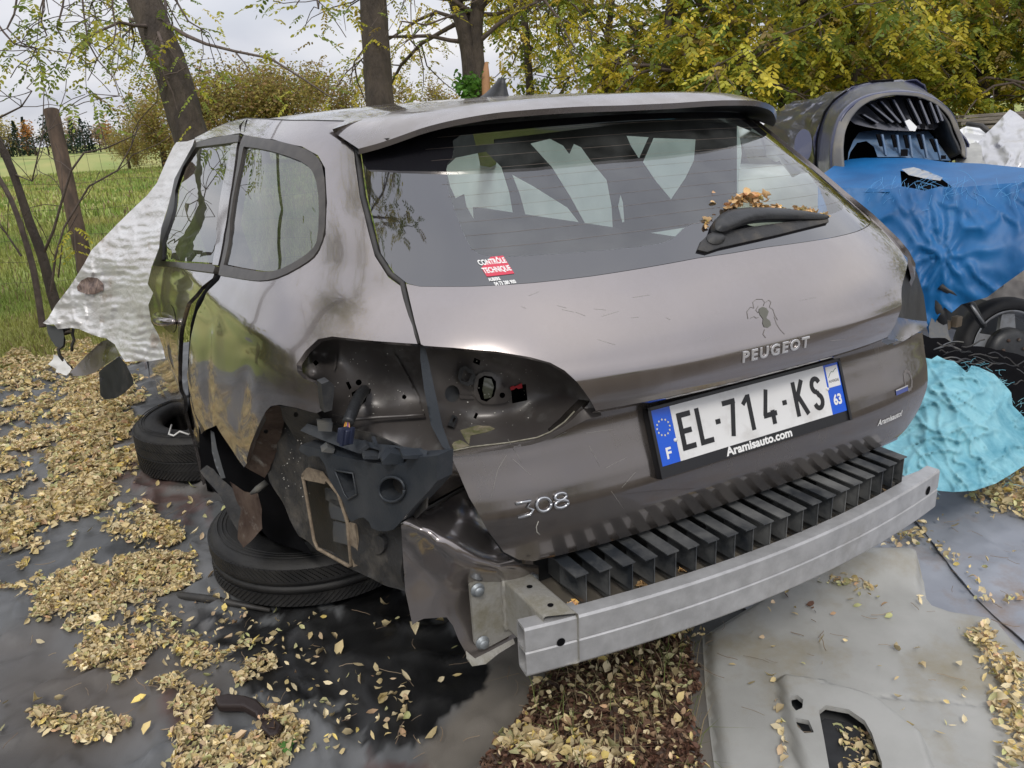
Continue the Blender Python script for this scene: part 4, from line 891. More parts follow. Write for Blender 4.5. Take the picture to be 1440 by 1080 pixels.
# glue marks and holes where the emblem was
pe = HU(1073, 445); fe = on_srf(Yup, float(pe[0]), float(pe[2]), 0, .0006)
GL = mat('glue_line', (.15, .13, .105), .7)
zg3 = lambda L_: [HU(960+a/3, 360+b/3)+np.array([0, -.0008, .0002]) for a, b in L_]
kh = [(322, 222), (335, 214), (352, 220), (362, 235), (356, 252), (352, 262), (368, 275), (372, 292), (360, 302), (343, 300), (336, 285), (338, 265), (326, 250), (320, 235)]
P_, F_ = tri_region(kh, 12); mk('emblem_hole', [HU(960+a/3, 360+b/3)+np.array([0, -.0008, .0003]) for a, b in P_], F_, mat('grey_filler', (.12, .12, .10), .8), TG, smooth=False)
m = MB()
for L_ in ([(275, 265), (270, 235), (285, 215), (300, 220), (295, 195), (310, 182), (335, 182), (345, 195), (340, 210)], [(350, 195), (362, 185), (372, 195), (365, 215), (380, 225), (388, 250), (400, 270)], [(285, 262), (300, 255), (310, 262), (320, 258)], [(318, 240), (308, 228), (318, 212)], [(385, 255), (395, 285), (410, 310), (430, 330)], [(345, 310), (338, 330), (350, 345)]):
    m.tube(zg3(L_), .00042, 4)
m.build('glue_residue', GL, TG)
# ------------------------------------------------------------------ rear wiper
def G_on(u, v, l): P = hit(u, v, 'y', fy); return P+np.array([0, -l*.8, l*.55])
def lifted(name, px, lf, mt, par, th, h=3):
    P, F = tri_region(px, h); e = segdist(P, px); V = np.array([hit(u, v, 'y', fy)+np.array([0, -.8, .55])*lf(u, d) for (u, v), d in zip(P, e)]); F2 = []
    for f in F:
        g = np.cross(V[f[1]]-V[f[0]], V[f[2]]-V[f[0]]); F2.append(f if g@(C-V[f[0]]) > 0 else f[::-1])
    V, F2, fl = thicken(V, F2, np.array([0, .8, -.55])*th); return mk(name, V, F2, mt, par, smooth=fl)
arm = smooth_poly([np.array(p) for p in [(996, 330), (998, 316), (1010, 304), (1035, 299), (1080, 297), (1122, 300), (1163, 305), (1162, 311), (1120, 312), (1080, 313), (1045, 317), (1022, 328), (1008, 334)]], 2)
WIP = lifted('wiper_arm', arm, lambda u, d: .022+.010*min(1, d/6)**.5-.012*max(0, (u-1040)/120), PLASTIC, RW, .016)
lifted('wiper_blade', [(979, 353), (984, 341), (994, 332), (1020, 327), (1060, 320), (1110, 313), (1162, 309), (1163, 314), (1130, 322), (1090, 332), (1050, 341), (1010, 350), (992, 356)], lambda u, d: .006+.002*min(1, d/3), MUD, WIP, .007)
lifted('spindle_cap', circ((1003, 338), 13, 16, 9), lambda u, d: .010+.010*min(1, d/7)**.5, PLASTIC, WIP, .008)
# dust specks, scuffs and scratches
FLK = mat('pale_flecks', (.42, .41, .37), .8)
rr = random.Random(77); m = MB()
def fleck(m, c, n_, s_):
    a = np.cross(n_, [0, 0, 1.]); a /= np.linalg.norm(a); b = np.cross(a, n_); k = [c+(math.cos(t)*a*s_*rr.uniform(.5, 1.2)+math.sin(t)*b*s_*rr.uniform(.5, 1.2)) for t in np.linspace(0, 6.28, 6)[:-1]]; m.add(k, [tuple(range(5))])
def vdir(p): d = C-p; return d/np.linalg.norm(d)
Tb = TPS([c[:2] for c in bc], [c[2] for c in bc]); Tt = TPS([c[:2] for c in tc_], [c[2] for c in tc_])
for i in range(150):
    k = i % 3
    if k == 0: u, v = rr.uniform(470, 600), rr.uniform(490, 610); p = on('y', u, v, float(Tb([[u, v]])[0])-.002)
    elif k == 1: u, v = rr.uniform(620, 760), rr.uniform(500, 600); p = on('y', u, v, float(Tt([[u, v]])[0])-.002)
    else: u, v = rr.uniform(395, 440), rr.uniform(590, 700); p = onv(u, v, A3, B3); p = p+vdir(p)*.008
    fleck(m, p, vdir(p), rr.choice([.0006, .0008, .0011, .0016]))
m.build('dust_flecks', FLK, CAR, kind='stuff')
m = MB()
def scr(px, r, srf): m.tube([srf(u, v)+np.array([0, -.0004, 0]) for u, v in px], r, 4)
scr([(757, 733), (754, 741), (755, 748), (759, 752)], .0009, HL); scr([(712, 610), (700, 660), (690, 700)], .0003, lambda u, v: HL(max(u, 690), max(v, 640)))
for _ in range(16):
    u, v = rr.uniform(700, 1180), rr.uniform(600, 700); 
    if 890 < u < 1200 and v < 670: continue
    a = rr.uniform(-1.2, 1.2); L_ = rr.uniform(8, 40); scr([(u+math.cos(a)*L_*t, v+math.sin(a)*L_*t+rr.uniform(-.5, .5)) for t in (0, .3, .6, 1)], rr.choice([.00018, .00025]), HL)
for _ in range(14):
    u, v = rr.uniform(620, 1180), rr.uniform(415, 480); a = rr.uniform(-.5, .5); L_ = rr.uniform(6, 26); scr([(u+math.cos(a)*L_*t, v+math.sin(a)*L_*t) for t in (0, .4, 1)], .00018, HU)
m.build('scratches', FLK, TG, kind='stuff')
patch('right_lamp_recess', [(1274, 362), (1281, 368), (1290, 385), (1299, 415), (1304, 452), (1262, 448), (1256, 436), (1260, 402), (1266, 382)], [(1278, 364, .24), (1300, 450, .24), (1262, 446, .12), (1262, 402, .15)], 'y', PLASTIC, CAR, h=5, thick=.01)
patch('right_lamp_ledge', [(1256, 437), (1262, 446), (1285, 450), (1303, 452), (1305, 458), (1290, 468), (1270, 480), (1248, 477), (1252, 460)], [(1256, 440, .10), (1303, 453, .17), (1304, 458, .085), (1270, 480, .035), (1250, 476, .02)], 'y', PAINT_D, CAR, h=4, thick=.006)
# ------------------------------------------------------------------ vector noise
def project(P):
    d = np.asarray(P)-C; z = d@Fv; return np.c_[720+FPX*(d@Rv)/z, 540-FPX*(d@Uv)/z, z]
def G0(u, v, z=0.): return on('z', u, v, z)
# ------------------------------------------------------------------ terrain
FIELD = mat('field_grass', (.15, .185, .045), .95, var=(.23, .22, .075), vscale=.35, vdet=10, bump=.05, bscale=3)
gx = np.concatenate([-np.geomspace(900, 8, 24), np.linspace(-7.5, 7.5, 90), np.geomspace(8, 900, 24)]); gy = np.concatenate([-np.geomspace(500, 5, 18), np.linspace(-4.5, 14, 100), np.geomspace(15, 1500, 30)])
X, Y = np.meshgrid(gx, gy); Zt = -.035+.05*fbm(X*.35, Y*.35, 3, 5)*np.clip((np.hypot(X, Y-1)-4)/6, 0, 1)+.01*fbm(X*2, Y*2, 2, 8)
n1, n2 = len(gx), len(gy); V = np.c_[X.ravel(), Y.ravel(), Zt.ravel()]; ii = np.arange((n2-1)*n1).reshape(n2-1, n1)[:, :-1].ravel()
tt = np.clip(.5+.8*fbm(V[:, 0]*.35, V[:, 1]*.35, 4, 15), 0, 1)[:, None]; cg = np.array([.20, .27, .06])*(1-tt)+np.array([.36, .34, .11])*tt
yd = np.clip((4.9-V[:, 1]-np.clip((np.abs(V[:, 0]-2)-15)*.5, 0, 30))/1.2, 0, 1)[:, None]; cs = np.array([.070, .058, .045])*(1-tt)+np.array([.15, .125, .085])*tt
fast('ground', V, np.c_[ii, ii+1, ii+n1+1, ii+n1], mat('earth_and_meadow', tint=True, rough=.95, bump=.03, bscale=4), kind='structure', cols=np.c_[cg*(1-yd)+cs*yd, np.ones(len(V))], smooth=True)
# weed fabric under the car
SHT = mat('woven_ground_fabric', tint=True, rough=.55, bump=.0006, bscale=420, rvar=.14, vscale=3, spec=.7)
def wrinkle(X, Y, s):
    a = fbm(X*1.3+.6*fbm(X*.9, Y*.9, 2, s+40), Y*1.3, 3, s); b = 1-np.abs(fbm(X*1.9+.8*fbm(X*2.1, Y*1.1, 2, s+3), Y*2.3, 2, s+9))*3.0
    c = 1-np.abs(fbm(X*4.2+1.5*fbm(X*1.7, Y*1.7, 2, s+60), Y*3.1, 2, s+70))*3.4
    return .022*a+.028*np.clip(b, 0, 1)**3+.013*np.clip(c, 0, 1)**2+.0016*fbm(X*12, Y*12, 2, s+5)+.006*np.clip(1-np.abs(fbm(X*6.5+2*fbm(X*2.2, Y*2.2, 2, s+81), Y*4.0, 2, s+82))*5, 0, 1)**2
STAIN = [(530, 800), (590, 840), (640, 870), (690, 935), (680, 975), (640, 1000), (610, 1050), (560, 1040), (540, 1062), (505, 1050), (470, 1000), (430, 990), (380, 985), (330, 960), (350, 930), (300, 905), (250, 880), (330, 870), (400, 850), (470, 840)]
def sheet(name, x0, x1, y0, y1, h, seed, colf, label, cat_, z0=0., edge=None, wr=1.):
    xs_ = np.arange(x0, x1, h); ys_ = np.arange(y0, y1, h); X, Y = np.meshgrid(xs_, ys_); n1, n2 = X.shape[1], X.shape[0]
    Zs = z0+wr*wrinkle(X, Y, seed)*(np.clip((-.12-X)/.35, .12, 1) if edge is not None else 1); V = np.c_[X.ravel(), Y.ravel(), Zs.ravel()]
    cols = colf(V); ii = np.arange((n2-1)*n1).reshape(n2-1, n1)[:, :-1].ravel(); F = np.c_[ii, ii+1, ii+n1+1, ii+n1]
    if edge is not None:
        keep = edge(V[F].mean(1)); F = F[keep]
    return fast(name, V, F, SHT, kind='structure', cols=np.c_[cols, np.ones(len(V))], smooth=True)
def mixn(a, b, t): return a[None]*(1-t[:, None])+b[None]*t[:, None]
def col_left(V):
    P = project(V); ok = P[:, 2] > .1; X, Y = V[:, 0], V[:, 1]
    n = np.clip(.5+.9*fbm(X*1.6, Y*1.6, 5, 31), 0, 1); c = mixn(np.array([.040, .043, .045]), np.array([.150, .155, .160]), n)
    c = c*(1+.28*fbm(X*13, Y*13, 4, 35))[:, None]
    br = np.clip(fbm(X*1.1, Y*1.1, 4, 77)*2.2-.1, 0, 1); c = c*(1-br[:, None]*.6)+np.array([.105, .082, .062])*br[:, None]*.6
    # dusty paler strip in front of the mulch
    px = P[:, :2]+25*np.c_[fbm(X*7, Y*7, 3, 3), fbm(X*7, Y*7, 3, 4)]
    pale = inpoly(px, [(560, 1200), (590, 1040), (640, 980), (700, 880), (760, 880), (1000, 880), (1020, 1200)])
    d = np.clip(segdist(px, [(560, 1200), (590, 1040), (640, 980), (700, 880), (760, 880), (1000, 880), (1020, 1200)])/25, 0, 1)*pale
    c = c*(1-d[:, None])+np.array([.155, .14, .12])*d[:, None]*(.8+.5*n[:, None])
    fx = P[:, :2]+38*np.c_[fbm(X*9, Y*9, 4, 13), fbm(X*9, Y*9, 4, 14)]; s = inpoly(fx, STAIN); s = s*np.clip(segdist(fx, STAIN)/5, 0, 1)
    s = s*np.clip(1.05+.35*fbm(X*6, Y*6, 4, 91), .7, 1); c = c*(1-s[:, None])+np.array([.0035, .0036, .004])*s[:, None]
    for q in ([(230, 1090), (240, 960), (290, 1000), (300, 1090)], [(300, 1090), (340, 1060), (420, 1080), (430, 1110)], [(175, 690), (190, 655), (300, 700), (290, 740), (210, 720)], [(500, 1100), (530, 1050), (590, 1070), (620, 1100)]):
        s = inpoly(fx, q)*np.clip(segdist(fx, q)/14, 0, 1)*.55; c = c*(1-s[:, None])+np.array([.10, .035, .025])*s[:, None]
    return c
def edge_left(Cn): return (Cn[:, 1] < 4.55+.25*fbm(Cn[:, 0]*1.5, Cn[:, 1]*0, 3, 21)) & (Cn[:, 0] < .62+.5*0*Cn[:, 1])
sheet('left_ground_sheet', -3.6, .9, -1.6, 5.0, .014, 3, col_left, '', '', .004, edge_left)
def col_right(V):
    X, Y = V[:, 0], V[:, 1]; n = np.clip(.5+.9*fbm(X*2.2, Y*2.2, 5, 131), 0, 1); c = mixn(np.array([.16, .175, .20]), np.array([.29, .30, .325]), n)
    b = np.clip(fbm(X*3.1, Y*3.1, 4, 9)*2.4-.45, 0, 1)[:, None]*.7; return c*(1-b)+np.array([.20, .145, .11])*b
sm1 = G0(1275, 735); sm2 = G0(1402, 872)
def rside(P, a, b): return (b[0]-a[0])*(P[:, 1]-a[1])-(b[1]-a[1])*(P[:, 0]-a[0])
SHR = mat('pale_ground_fabric', (.30, .32, .36), .6, var=(.22, .235, .27), vscale=2.5, dust=(.24, .18, .14), dscale=3.5, dlo=.52, dhi=.72, bump=.0004, bscale=500)
zr_ = lambda s_, z0: (lambda x, y: z0+.30*wrinkle(x, y, s_))
eg = lambda a, b, n, s_: [(a[0]+(b[0]-a[0])*t+.012*math.sin(17*t+s_), a[1]+(b[1]-a[1])*t+.010*math.sin(23*t+s_)) for t in np.linspace(0, 1, n)]
d_ = (sm2-sm1)[:2]; far_ = sm1[:2]-d_*2.2; near_ = sm2[:2]+d_*2.0
hpanel('right_ground_sheet', eg(far_, near_, 40, 1)+[(near_[0]+.3, -1.6), (4.2, -1.6), (4.2, 2.6), (far_[0]+.2, 2.6)], 'z', zr_(11, .019), .03, SHR, None, thick=.003, kind='structure')
hpanel('middle_ground_sheet', eg((.36, 1.7), (.22, -1.2), 40, 4)+[(1.0, -1.2)]+[(x+.07, y-.02) for x, y in eg(near_, far_, 30, 2)]+[(far_[0], 1.7)], 'z', zr_(17, .009), .03, SHR, None, thick=.003, kind='structure')
# ------------------------------------------------------------------ loose leaves
def leaf_soup(pts, nor_spread, size, cols, rs, flat=0.):
    """pts (n,3), size (n,), cols (n,3): curled folded leaves, 6 triangles each"""
    n = len(pts); a = rs.uniform(0, 2*np.pi, n); tx_ = rs.normal(0, nor_spread, n); ty_ = rs.normal(0, nor_spread, n)
    nn = np.c_[tx_, ty_, np.ones(n)]; nn /= np.linalg.norm(nn, axis=1)[:, None]
    d = np.c_[np.cos(a), np.sin(a), np.zeros(n)]; d -= nn*(d*nn).sum(1)[:, None]; d /= np.linalg.norm(d, axis=1)[:, None]; w = np.cross(nn, d)
    asp = rs.uniform(.14, .38, n); fold = rs.uniform(-.1, 1.4, n); curl = rs.uniform(-.35, .7, n); s = size[:, None]
    def P(l, k, up): return pts+d*s*np.asarray(l)[..., None]+w*s*np.asarray(k)[..., None]+nn*s*np.asarray(up)[..., None]
    one = np.ones(n)
    vs = [P(-.5*one, 0*one, curl*.3), P(-.12*one, -asp, fold*asp), P(-.12*one, 0*one, 0*one), P(-.10*one, asp*.9, fold*asp*.8), P(.25*one, -asp*.75, fold*asp+curl*.15), P(.25*one, asp*.8, fold*asp*.9+curl*.2), P(.25*one, 0*one, curl*.1), P(.55*one, .06*one, curl*.6)]
    V = np.stack(vs, 1).reshape(-1, 3); T = np.array([(0, 1, 2), (0, 2, 3), (1, 4, 6), (1, 6, 2), (2, 6, 5), (2, 5, 3), (4, 7, 6), (6, 7, 5)])
    F = (np.arange(n)[:, None, None]*8+T[None]).reshape(-1, 3); CC = np.repeat(np.c_[cols, np.ones(n)], 8, 0); return V, F, CC
LEAFM = mat('dry_leaf', tint=True, rough=.7, trans=.15)
PAL = np.array([(.48, .41, .22), (.42, .36, .20), (.56, .50, .31), (.40, .33, .18), (.36, .30, .15), (.46, .38, .17), (.36, .36, .18), (.46, .36, .22), (.30, .21, .12), (.55, .45, .14), (.42, .28, .16), (.34, .36, .16)])
PALW = np.array([.17, .16, .15, .10, .07, .09, .09, .05, .04, .04, .015, .045]); PALW /= PALW.sum()
def pick(n, rs, dark=0.): c = PAL[rs.choice(len(PAL), n, p=PALW)]*rs.uniform(.95, 1.9, (n, 1))*np.array([1.04, 1.0, 1.04]); return c*(1-dark)
def scatter_px(polys, dens, rs, bbox, size=.026, rag=10, up=.02, zb=.012, pal=pick, spread=.8, fr=5., maxd=9, name='fallen_leaves', mtl=None, wr=None):
    x0, x1, y0, y1 = bbox; n = int(dens*(x1-x0)*(y1-y0)); P = np.c_[rs.uniform(x0, x1, n), rs.uniform(y0, y1, n)]
    q = project(np.c_[P, np.zeros(n)]); ok = (q[:, 2] > .2) & (q[:, 0] > -80) & (q[:, 0] < 1520) & (q[:, 1] < 1130); P = P[ok]; q = q[ok]
    jit = rag*np.c_[fbm(P[:, 0]*fr, P[:, 1]*fr, 3, 51), fbm(P[:, 0]*fr, P[:, 1]*fr, 3, 52)]; qq = q[:, :2]+jit*2.2; m = np.zeros(len(P), bool); ed = np.zeros(len(P))
    for po in polys:
        k = inpoly(qq, po); m |= k; ed[k] = np.maximum(ed[k], segdist(qq[k], po))
    P = P[m]; ed = ed[m]; nz_ = fbm(P[:, 0]*14, P[:, 1]*14, 2, 99); keep = rs.uniform(0, 1, len(P)) < np.clip(.02+ed/20+nz_*1.0, .05, 1); P = P[keep]; ed = ed[keep]; n = len(P)
    base = (wrinkle(P[:, 0], P[:, 1], 3) if wr is None else wr*np.ones(n)); z = zb+base+rs.uniform(0, 1, n)*up*np.clip(ed/12, .15, 1)
    sz = size*np.clip(rs.lognormal(-.10, .28, n), .4, 1.7); V, F, CC = leaf_soup(np.c_[P, z], spread, sz, pal(n, rs), rs); return V, F, CC
def soup(name, parts, mt, kind='stuff', label=None, cat_=None):
    V = []; F = []; Cc = []; b = 0
    for v, f, c in parts: V.append(v); F.append(f+b); Cc.append(c); b += len(v)
    o = fast(name, np.vstack(V), np.vstack(F), mt, kind=kind, cols=np.vstack(Cc)); 
    if label: tag(o, label, cat_)
    return o
rs = np.random.default_rng(3)
A_poly = [(20, 565), (100, 535), (190, 560), (190, 600), (188, 650), (165, 690), (165, 720), (245, 735), (245, 752), (200, 756), (165, 740), (130, 730), (75, 772), (35, 788), (-60, 800), (-60, 745), (60, 712), (75, 670), (60, 650), (85, 600), (20, 592)]
A2 = [(-60, 528), (60, 500), (125, 490), (195, 520), (200, 570), (100, 532), (0, 556), (-60, 566)]
A3p = [(-60, 600), (60, 598), (75, 640), (60, 655), (-60, 660)]
farp = [A_poly, A2, A3p, [(-80, 690), (40, 690), (60, 712), (-80, 745)]]
left = [scatter_px(farp, 15000, rs, (-3.3, -.85, 1.25, 5.2), .026, 28, .011),
        scatter_px([[(30, 850), (60, 822), (100, 800), (105, 772), (140, 780), (175, 795), (250, 778), (285, 790), (275, 820), (235, 862), (150, 872), (100, 882), (50, 880)], [(-20, 825), (60, 815), (48, 838), (-20, 845)],
                    [(95, 900), (120, 878), (160, 895), (240, 888), (300, 878), (310, 925), (345, 932), (410, 918), (402, 945), (340, 962), (300, 938), (250, 918), (215, 938), (160, 972), (110, 942)],
                    [(115, 828), (150, 840), (160, 868), (235, 862), (300, 900), (260, 905), (190, 880), (120, 880)], [(40, 1030), (75, 1005), (140, 995), (165, 1020), (195, 1045), (150, 1062), (110, 1072), (60, 1050)],
                    [(205, 975), (240, 958), (285, 955), (300, 975), (282, 1010), (278, 1040), (330, 1055), (385, 1020), (350, 990), (405, 1000), (430, 1030), (440, 1062), (420, 1120), (250, 1120), (240, 1020)],
                    [(160, 770), (170, 745), (245, 735), (260, 770), (200, 780)]], 36000, rs, (-1.75, -.5, .35, 1.9), .0170, 19, .011),
        scatter_px([[(240, 870), (300, 830), (420, 860), (480, 900), (440, 985), (300, 975), (250, 930)], [(380, 960), (560, 940), (580, 1060), (430, 1080)], [(440, 1000), (480, 980), (500, 1080), (440, 1080)]], 1100, rs, (-1.4, -.4, .3, 1.5), .020, 20, .01),
        scatter_px([[(-50, 520), (700, 600), (700, 1080), (-50, 1080)]], 95, rs, (-2.6, -.4, .1, 4.5), .028, 20, .004)]
leavesL = soup('fallen_leaves', left, LEAFM, label='pale yellow leaves drifted over the dark ground fabric left of the wreck', cat_='fallen leaves')
# mulch under the bumper beam : brown shreds with leaves
def brown(n, rs): return np.array([(.075, .035, .022), (.11, .055, .035), (.05, .03, .02), (.14, .08, .05)])[rs.integers(0, 4, n)]*rs.uniform(.9, 1.9, (n, 1))
MUL = [[(655, 1130), (700, 1050), (732, 1010), (742, 975), (770, 950), (800, 930), (860, 905), (930, 880), (975, 880), (985, 1000), (988, 1130)]]
mul = [scatter_px(MUL, 70000, rs, (-.85, .35, -.5, .5), .017, 12, .03, pal=brown, spread=.8, zb=.006), scatter_px(MUL, 3500, rs, (-.85, .35, -.5, .5), .020, 14, .02, zb=.03, spread=.7),
       scatter_px([[(680, 1110), (690, 1050), (740, 1030), (800, 1050), (860, 1060), (900, 1110)]], 9000, rs, (-.55, .1, -.4, .2), .027, 5, .02, zb=.03),
       scatter_px([[(900, 880), (1000, 850), (1000, 930), (930, 920)]], 1500, rs, (-.2, .5, .1, .7), .022, 8, .02)]
soup('mulch_pile', mul, LEAFM, label='dark brown leaf mulch heaped on the ground below the bumper beam', cat_='mulch')
# dry grass stalks in the mulch
def blades(P, h, w, cols, rs, bend=.5):
    n = len(P); a = rs.uniform(0, 2*np.pi, n); d = np.c_[np.cos(a), np.sin(a), 0*a]; s = np.c_[-np.sin(a), np.cos(a), 0*a]*w[:, None]; k = bend*rs.uniform(.2, 1.3, n)[:, None]; h = h[:, None]; up = np.array([0, 0, 1.])
    m = P+up*h*.55+d*h*k*.3; t = P+up*h*np.clip(1-k*.35, .1, 1)+d*h*k; V = np.stack([P-s, P+s, m+s*.7, m-s*.7, t], 1).reshape(-1, 3)
    T = np.array([(0, 1, 2), (0, 2, 3), (3, 2, 4)]); F = (np.arange(n)[:, None, None]*5+T[None]).reshape(-1, 3); return V, F, np.repeat(np.c_[cols, np.ones(n)], 5, 0)
q = np.c_[rs.uniform(-.45, .2, 900), rs.uniform(-.4, .3, 900), np.full(900, .012)]; pp = project(q); k = inpoly(pp[:, :2], MUL[0]); q = q[k]; n = len(q)
cc = np.where(rs.uniform(0, 1, (n, 1)) < .45, np.array([[.16, .20, .05]]), np.array([[.36, .28, .16]]))*rs.uniform(.7, 1.2, (n, 1))
soup('grass_stalks', [blades(q, rs.uniform(.04, .12, n), rs.uniform(.0006, .0014, n), cc, rs, 1.3)], LEAFM, label='thin dry grass stalks poking out of the brown mulch', cat_='grass')
# ------------------------------------------------------------------ meadow grass
GRM = mat('grass_blade', tint=True, rough=.8, trans=.25)
def grass_field(n, box, h0, h1, w0, rs, cond=None):
    P = np.c_[rs.uniform(box[0], box[1], n), rs.uniform(box[2], box[3], n)]; q = project(np.c_[P, np.zeros(n)]); ok = (q[:, 2] > .5) & (q[:, 0] > -60) & (q[:, 0] < 760) & (q[:, 1] > 150); P = P[ok]
    if cond is not None: P = P[cond(P)]
    n = len(P); t = np.clip(.5+1.0*fbm(P[:, 0]*.5, P[:, 1]*.5, 4, 61), 0, 1)[:, None]; c = (np.array([[.17, .27, .05]])*(1-t)+np.array([[.38, .37, .11]])*t)*rs.uniform(.65, 1.3, (n, 1)); d = rs.uniform(0, 1, n) < .10; c[d] = np.array([.30, .21, .13])*rs.uniform(.6, 1.1, (d.sum(), 1))
    return blades(np.c_[P, np.full(n, -.035)], rs.uniform(h0, h1, n), np.full(n, w0)*rs.uniform(.6, 1.4, n), c, rs, .6)
gr = [grass_field(60000, (-4, 1.5, 4.35, 8), .03, .10, .0035, rs, lambda P: P[:, 1] > 4.75+.3*fbm(P[:, 0]*1.5, P[:, 1]*0, 3, 21)-.2), grass_field(60000, (-6, 4, 7.5, 16), .04, .14, .006, rs), grass_field(60000, (-8, 16, 15, 45), .06, .20, .02, rs)]
soup('meadow_grass', gr, GRM, label='yellow-green rough meadow grass beyond the fence', cat_='grass')
# ------------------------------------------------------------------ tyres lying flat
def tyre(name, c, Ro, Ri, Wd, label, treads, seed, rim=False, tilt=0., bars=False):
    t = thing(name, label, 'tyre', tuple(c)); c = np.array(c, float); k = Wd
    prof = [(Ri, k*.12), (Ri+.012, k*.03), (Ri+.03, k*.0), (Ro-.055, -.0+k*.0), (Ro-.025, k*.03), (Ro-.008, k*.10), (Ro, k*.17)]
    zz = [k*.17]
    for g in treads: prof += [(Ro, k*g-.004), (Ro-.008, k*g-.003), (Ro-.008, k*g+.003), (Ro, k*g+.004)]
    prof += [(Ro, k*.83), (Ro-.008, k*.90), (Ro-.025, k*.97), (Ro-.045, k*1.0), (Ro-.075, k*1.01), (Ri+.03, k*1.0), (Ri+.012, k*.97), (Ri, k*.88), (Ri+.004, k*.80), (Ro-.03, k*.70), (Ro-.03, k*.30), (Ri+.004, k*.2)]
    m = MB(); m.lathe(prof, c, (0, 0, 1), 96, closed=True); m.build('casing', TYRE, t)
    for rr in (.62, .70, .80):
        pr = Ri+(Ro-Ri)*rr; m = MB(); m.lathe([(pr-.0015, k*1.005), (pr, k*1.005+.003), (pr+.0015, k*1.005)], c, (0, 0, 1), 72); m.build('sidewall_ring', TYRE, t)
    m = MB(); nb = 120; rs_ = random.Random(seed)
    for i in range(nb):       # tread blocks across the shoulders
        for s_, (za, zb_) in enumerate(((.14, .36), (.64, .86)) if not bars else ((.12, .30), (.32, .48), (.52, .68), (.70, .88))):
            a = 2*math.pi*(i+.5*(s_ % 2)+(.0 if s_ % 2 else .2))/nb; sh = .010*(1 if s_ < (2 if bars else 1) else -1); w = math.pi*Ro/nb*(.62 if bars else .8)
            V = []
            for (z_, da) in ((za, -sh), (zb_, sh)):
                for q in (-1, 1):
                    aa = a+(da*2+q*w)/Ro
                    V += [c+np.array([math.cos(aa)*(Ro-.004), math.sin(aa)*(Ro-.004), k*z_]), c+np.array([math.cos(aa)*(Ro+.004), math.sin(aa)*(Ro+.004), k*z_])]
            m.add(V, [(0, 2, 3, 1), (4, 5, 7, 6), (1, 3, 7, 5), (0, 1, 5, 4), (2, 6, 7, 3)])
    m.build('tread_blocks', TYRE, t, kind='stuff')
    return t
tyre('lying_tyre', (-.645, 1.25, .01), .345, .20, .165, 'worn tyre lying flat under the left rear corner of the wreck', (.36, .52, .68), 1)
TY = tyre('lying_tyre', (-.80, 2.36, .01), .325, .20, .205, 'chunky winter tyre lying flat under the wreck, farther from the camera', (.5,), 2, bars=True)
m = MB(); m.tube([(-.98, 2.22, .235), (-1.0, 2.15, .222), (-.985, 2.12, .222), (-.96, 2.12, .235), (-.93, 2.10, .22)], .004, 6); m.build('white_chalk_wire', WHITE, TY)
# underside of the car and hanging scrap metal beside the tyres
m = MB(); m.box((0, 1.9, .36), (1.3, 2.4, .05)); m.build('underbody', BLACK, CAR)
patch('sill_scrap', [(281, 664), (300, 690), (318, 715), (333, 750), (341, 765), (338, 745), (340, 700), (330, 690), (312, 676), (300, 660), (290, 655)], [(285, 664, 1.15), (320, 700, 1.02), (341, 765, .95), (335, 700, 1.0)], 'y', MUD, CAR, h=4, thick=.006, disp=lambda P, V: np.array([[.010*mnoise.noise(Vector(p)*12), .014*mnoise.noise(Vector(p)*16), 0] for p in V]))
patch('torn_wheel_arch', [(318, 678), (345, 690), (360, 692), (367, 715), (365, 745), (352, 760), (343, 772), (336, 760), (334, 735), (338, 715), (330, 700)], [(318, 678, 1.0), (360, 692, .85), (365, 745, .82), (340, 770, .92)], 'y', RUST, CAR, h=4, thick=.008, disp=lambda P, V: np.array([[.012*mnoise.noise(Vector(p)*10), .02*mnoise.noise(Vector(p)*12), 0] for p in V]))
patch('wheel_arch_rim', [(296, 605), (301, 608), (305, 630), (312, 655), (317, 672), (311, 673), (303, 655), (298, 635)], [(296, 605, 1.05), (315, 672, .95), (300, 640, 1.02)], 'y', GREYPL, CAR, h=3, thick=.006)
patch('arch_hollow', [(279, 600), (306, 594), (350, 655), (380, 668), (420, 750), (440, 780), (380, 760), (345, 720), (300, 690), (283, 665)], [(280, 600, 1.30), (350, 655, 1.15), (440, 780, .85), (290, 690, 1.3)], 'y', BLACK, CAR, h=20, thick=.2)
MB().tube([on('y', 375, 678, .80), on('y', 362, 688, .80), on('y', 353, 694, .82)], [.008, .009, .004], 6).build('bent_strut', GREYPL, CAR)

m = MB(); rr = random.Random(31)
for i in range(260):
    u, v = rr.uniform(-20, 1460), rr.uniform(560, 1085); g = G0(u, v, 0)
    if g[1] > 4: continue
    z = .030+float(wrinkle(g[0], g[1], 3)) if g[0] < .3 else .045; a = rr.uniform(0, 6.28); L_ = rr.uniform(.015, .07); P = [g*np.array([1, 1, 0])+np.array([0, 0, z])]
    for k in range(4): a += rr.uniform(-.4, .4); P.append(P[-1]+np.array([math.cos(a)*L_/4, math.sin(a)*L_/4, rr.uniform(-.001, .001)]))
    m.tube(P, rr.uniform(.0004, .0011), 4, caps=False)
tag(m.build('scattered_twigs', mat('dry_twig', (.14, .09, .06), .8, var=(.32, .25, .17), vscale=3), None, kind='stuff'), 'tiny dry twigs and stalks strewn over the ground sheets', 'twigs')
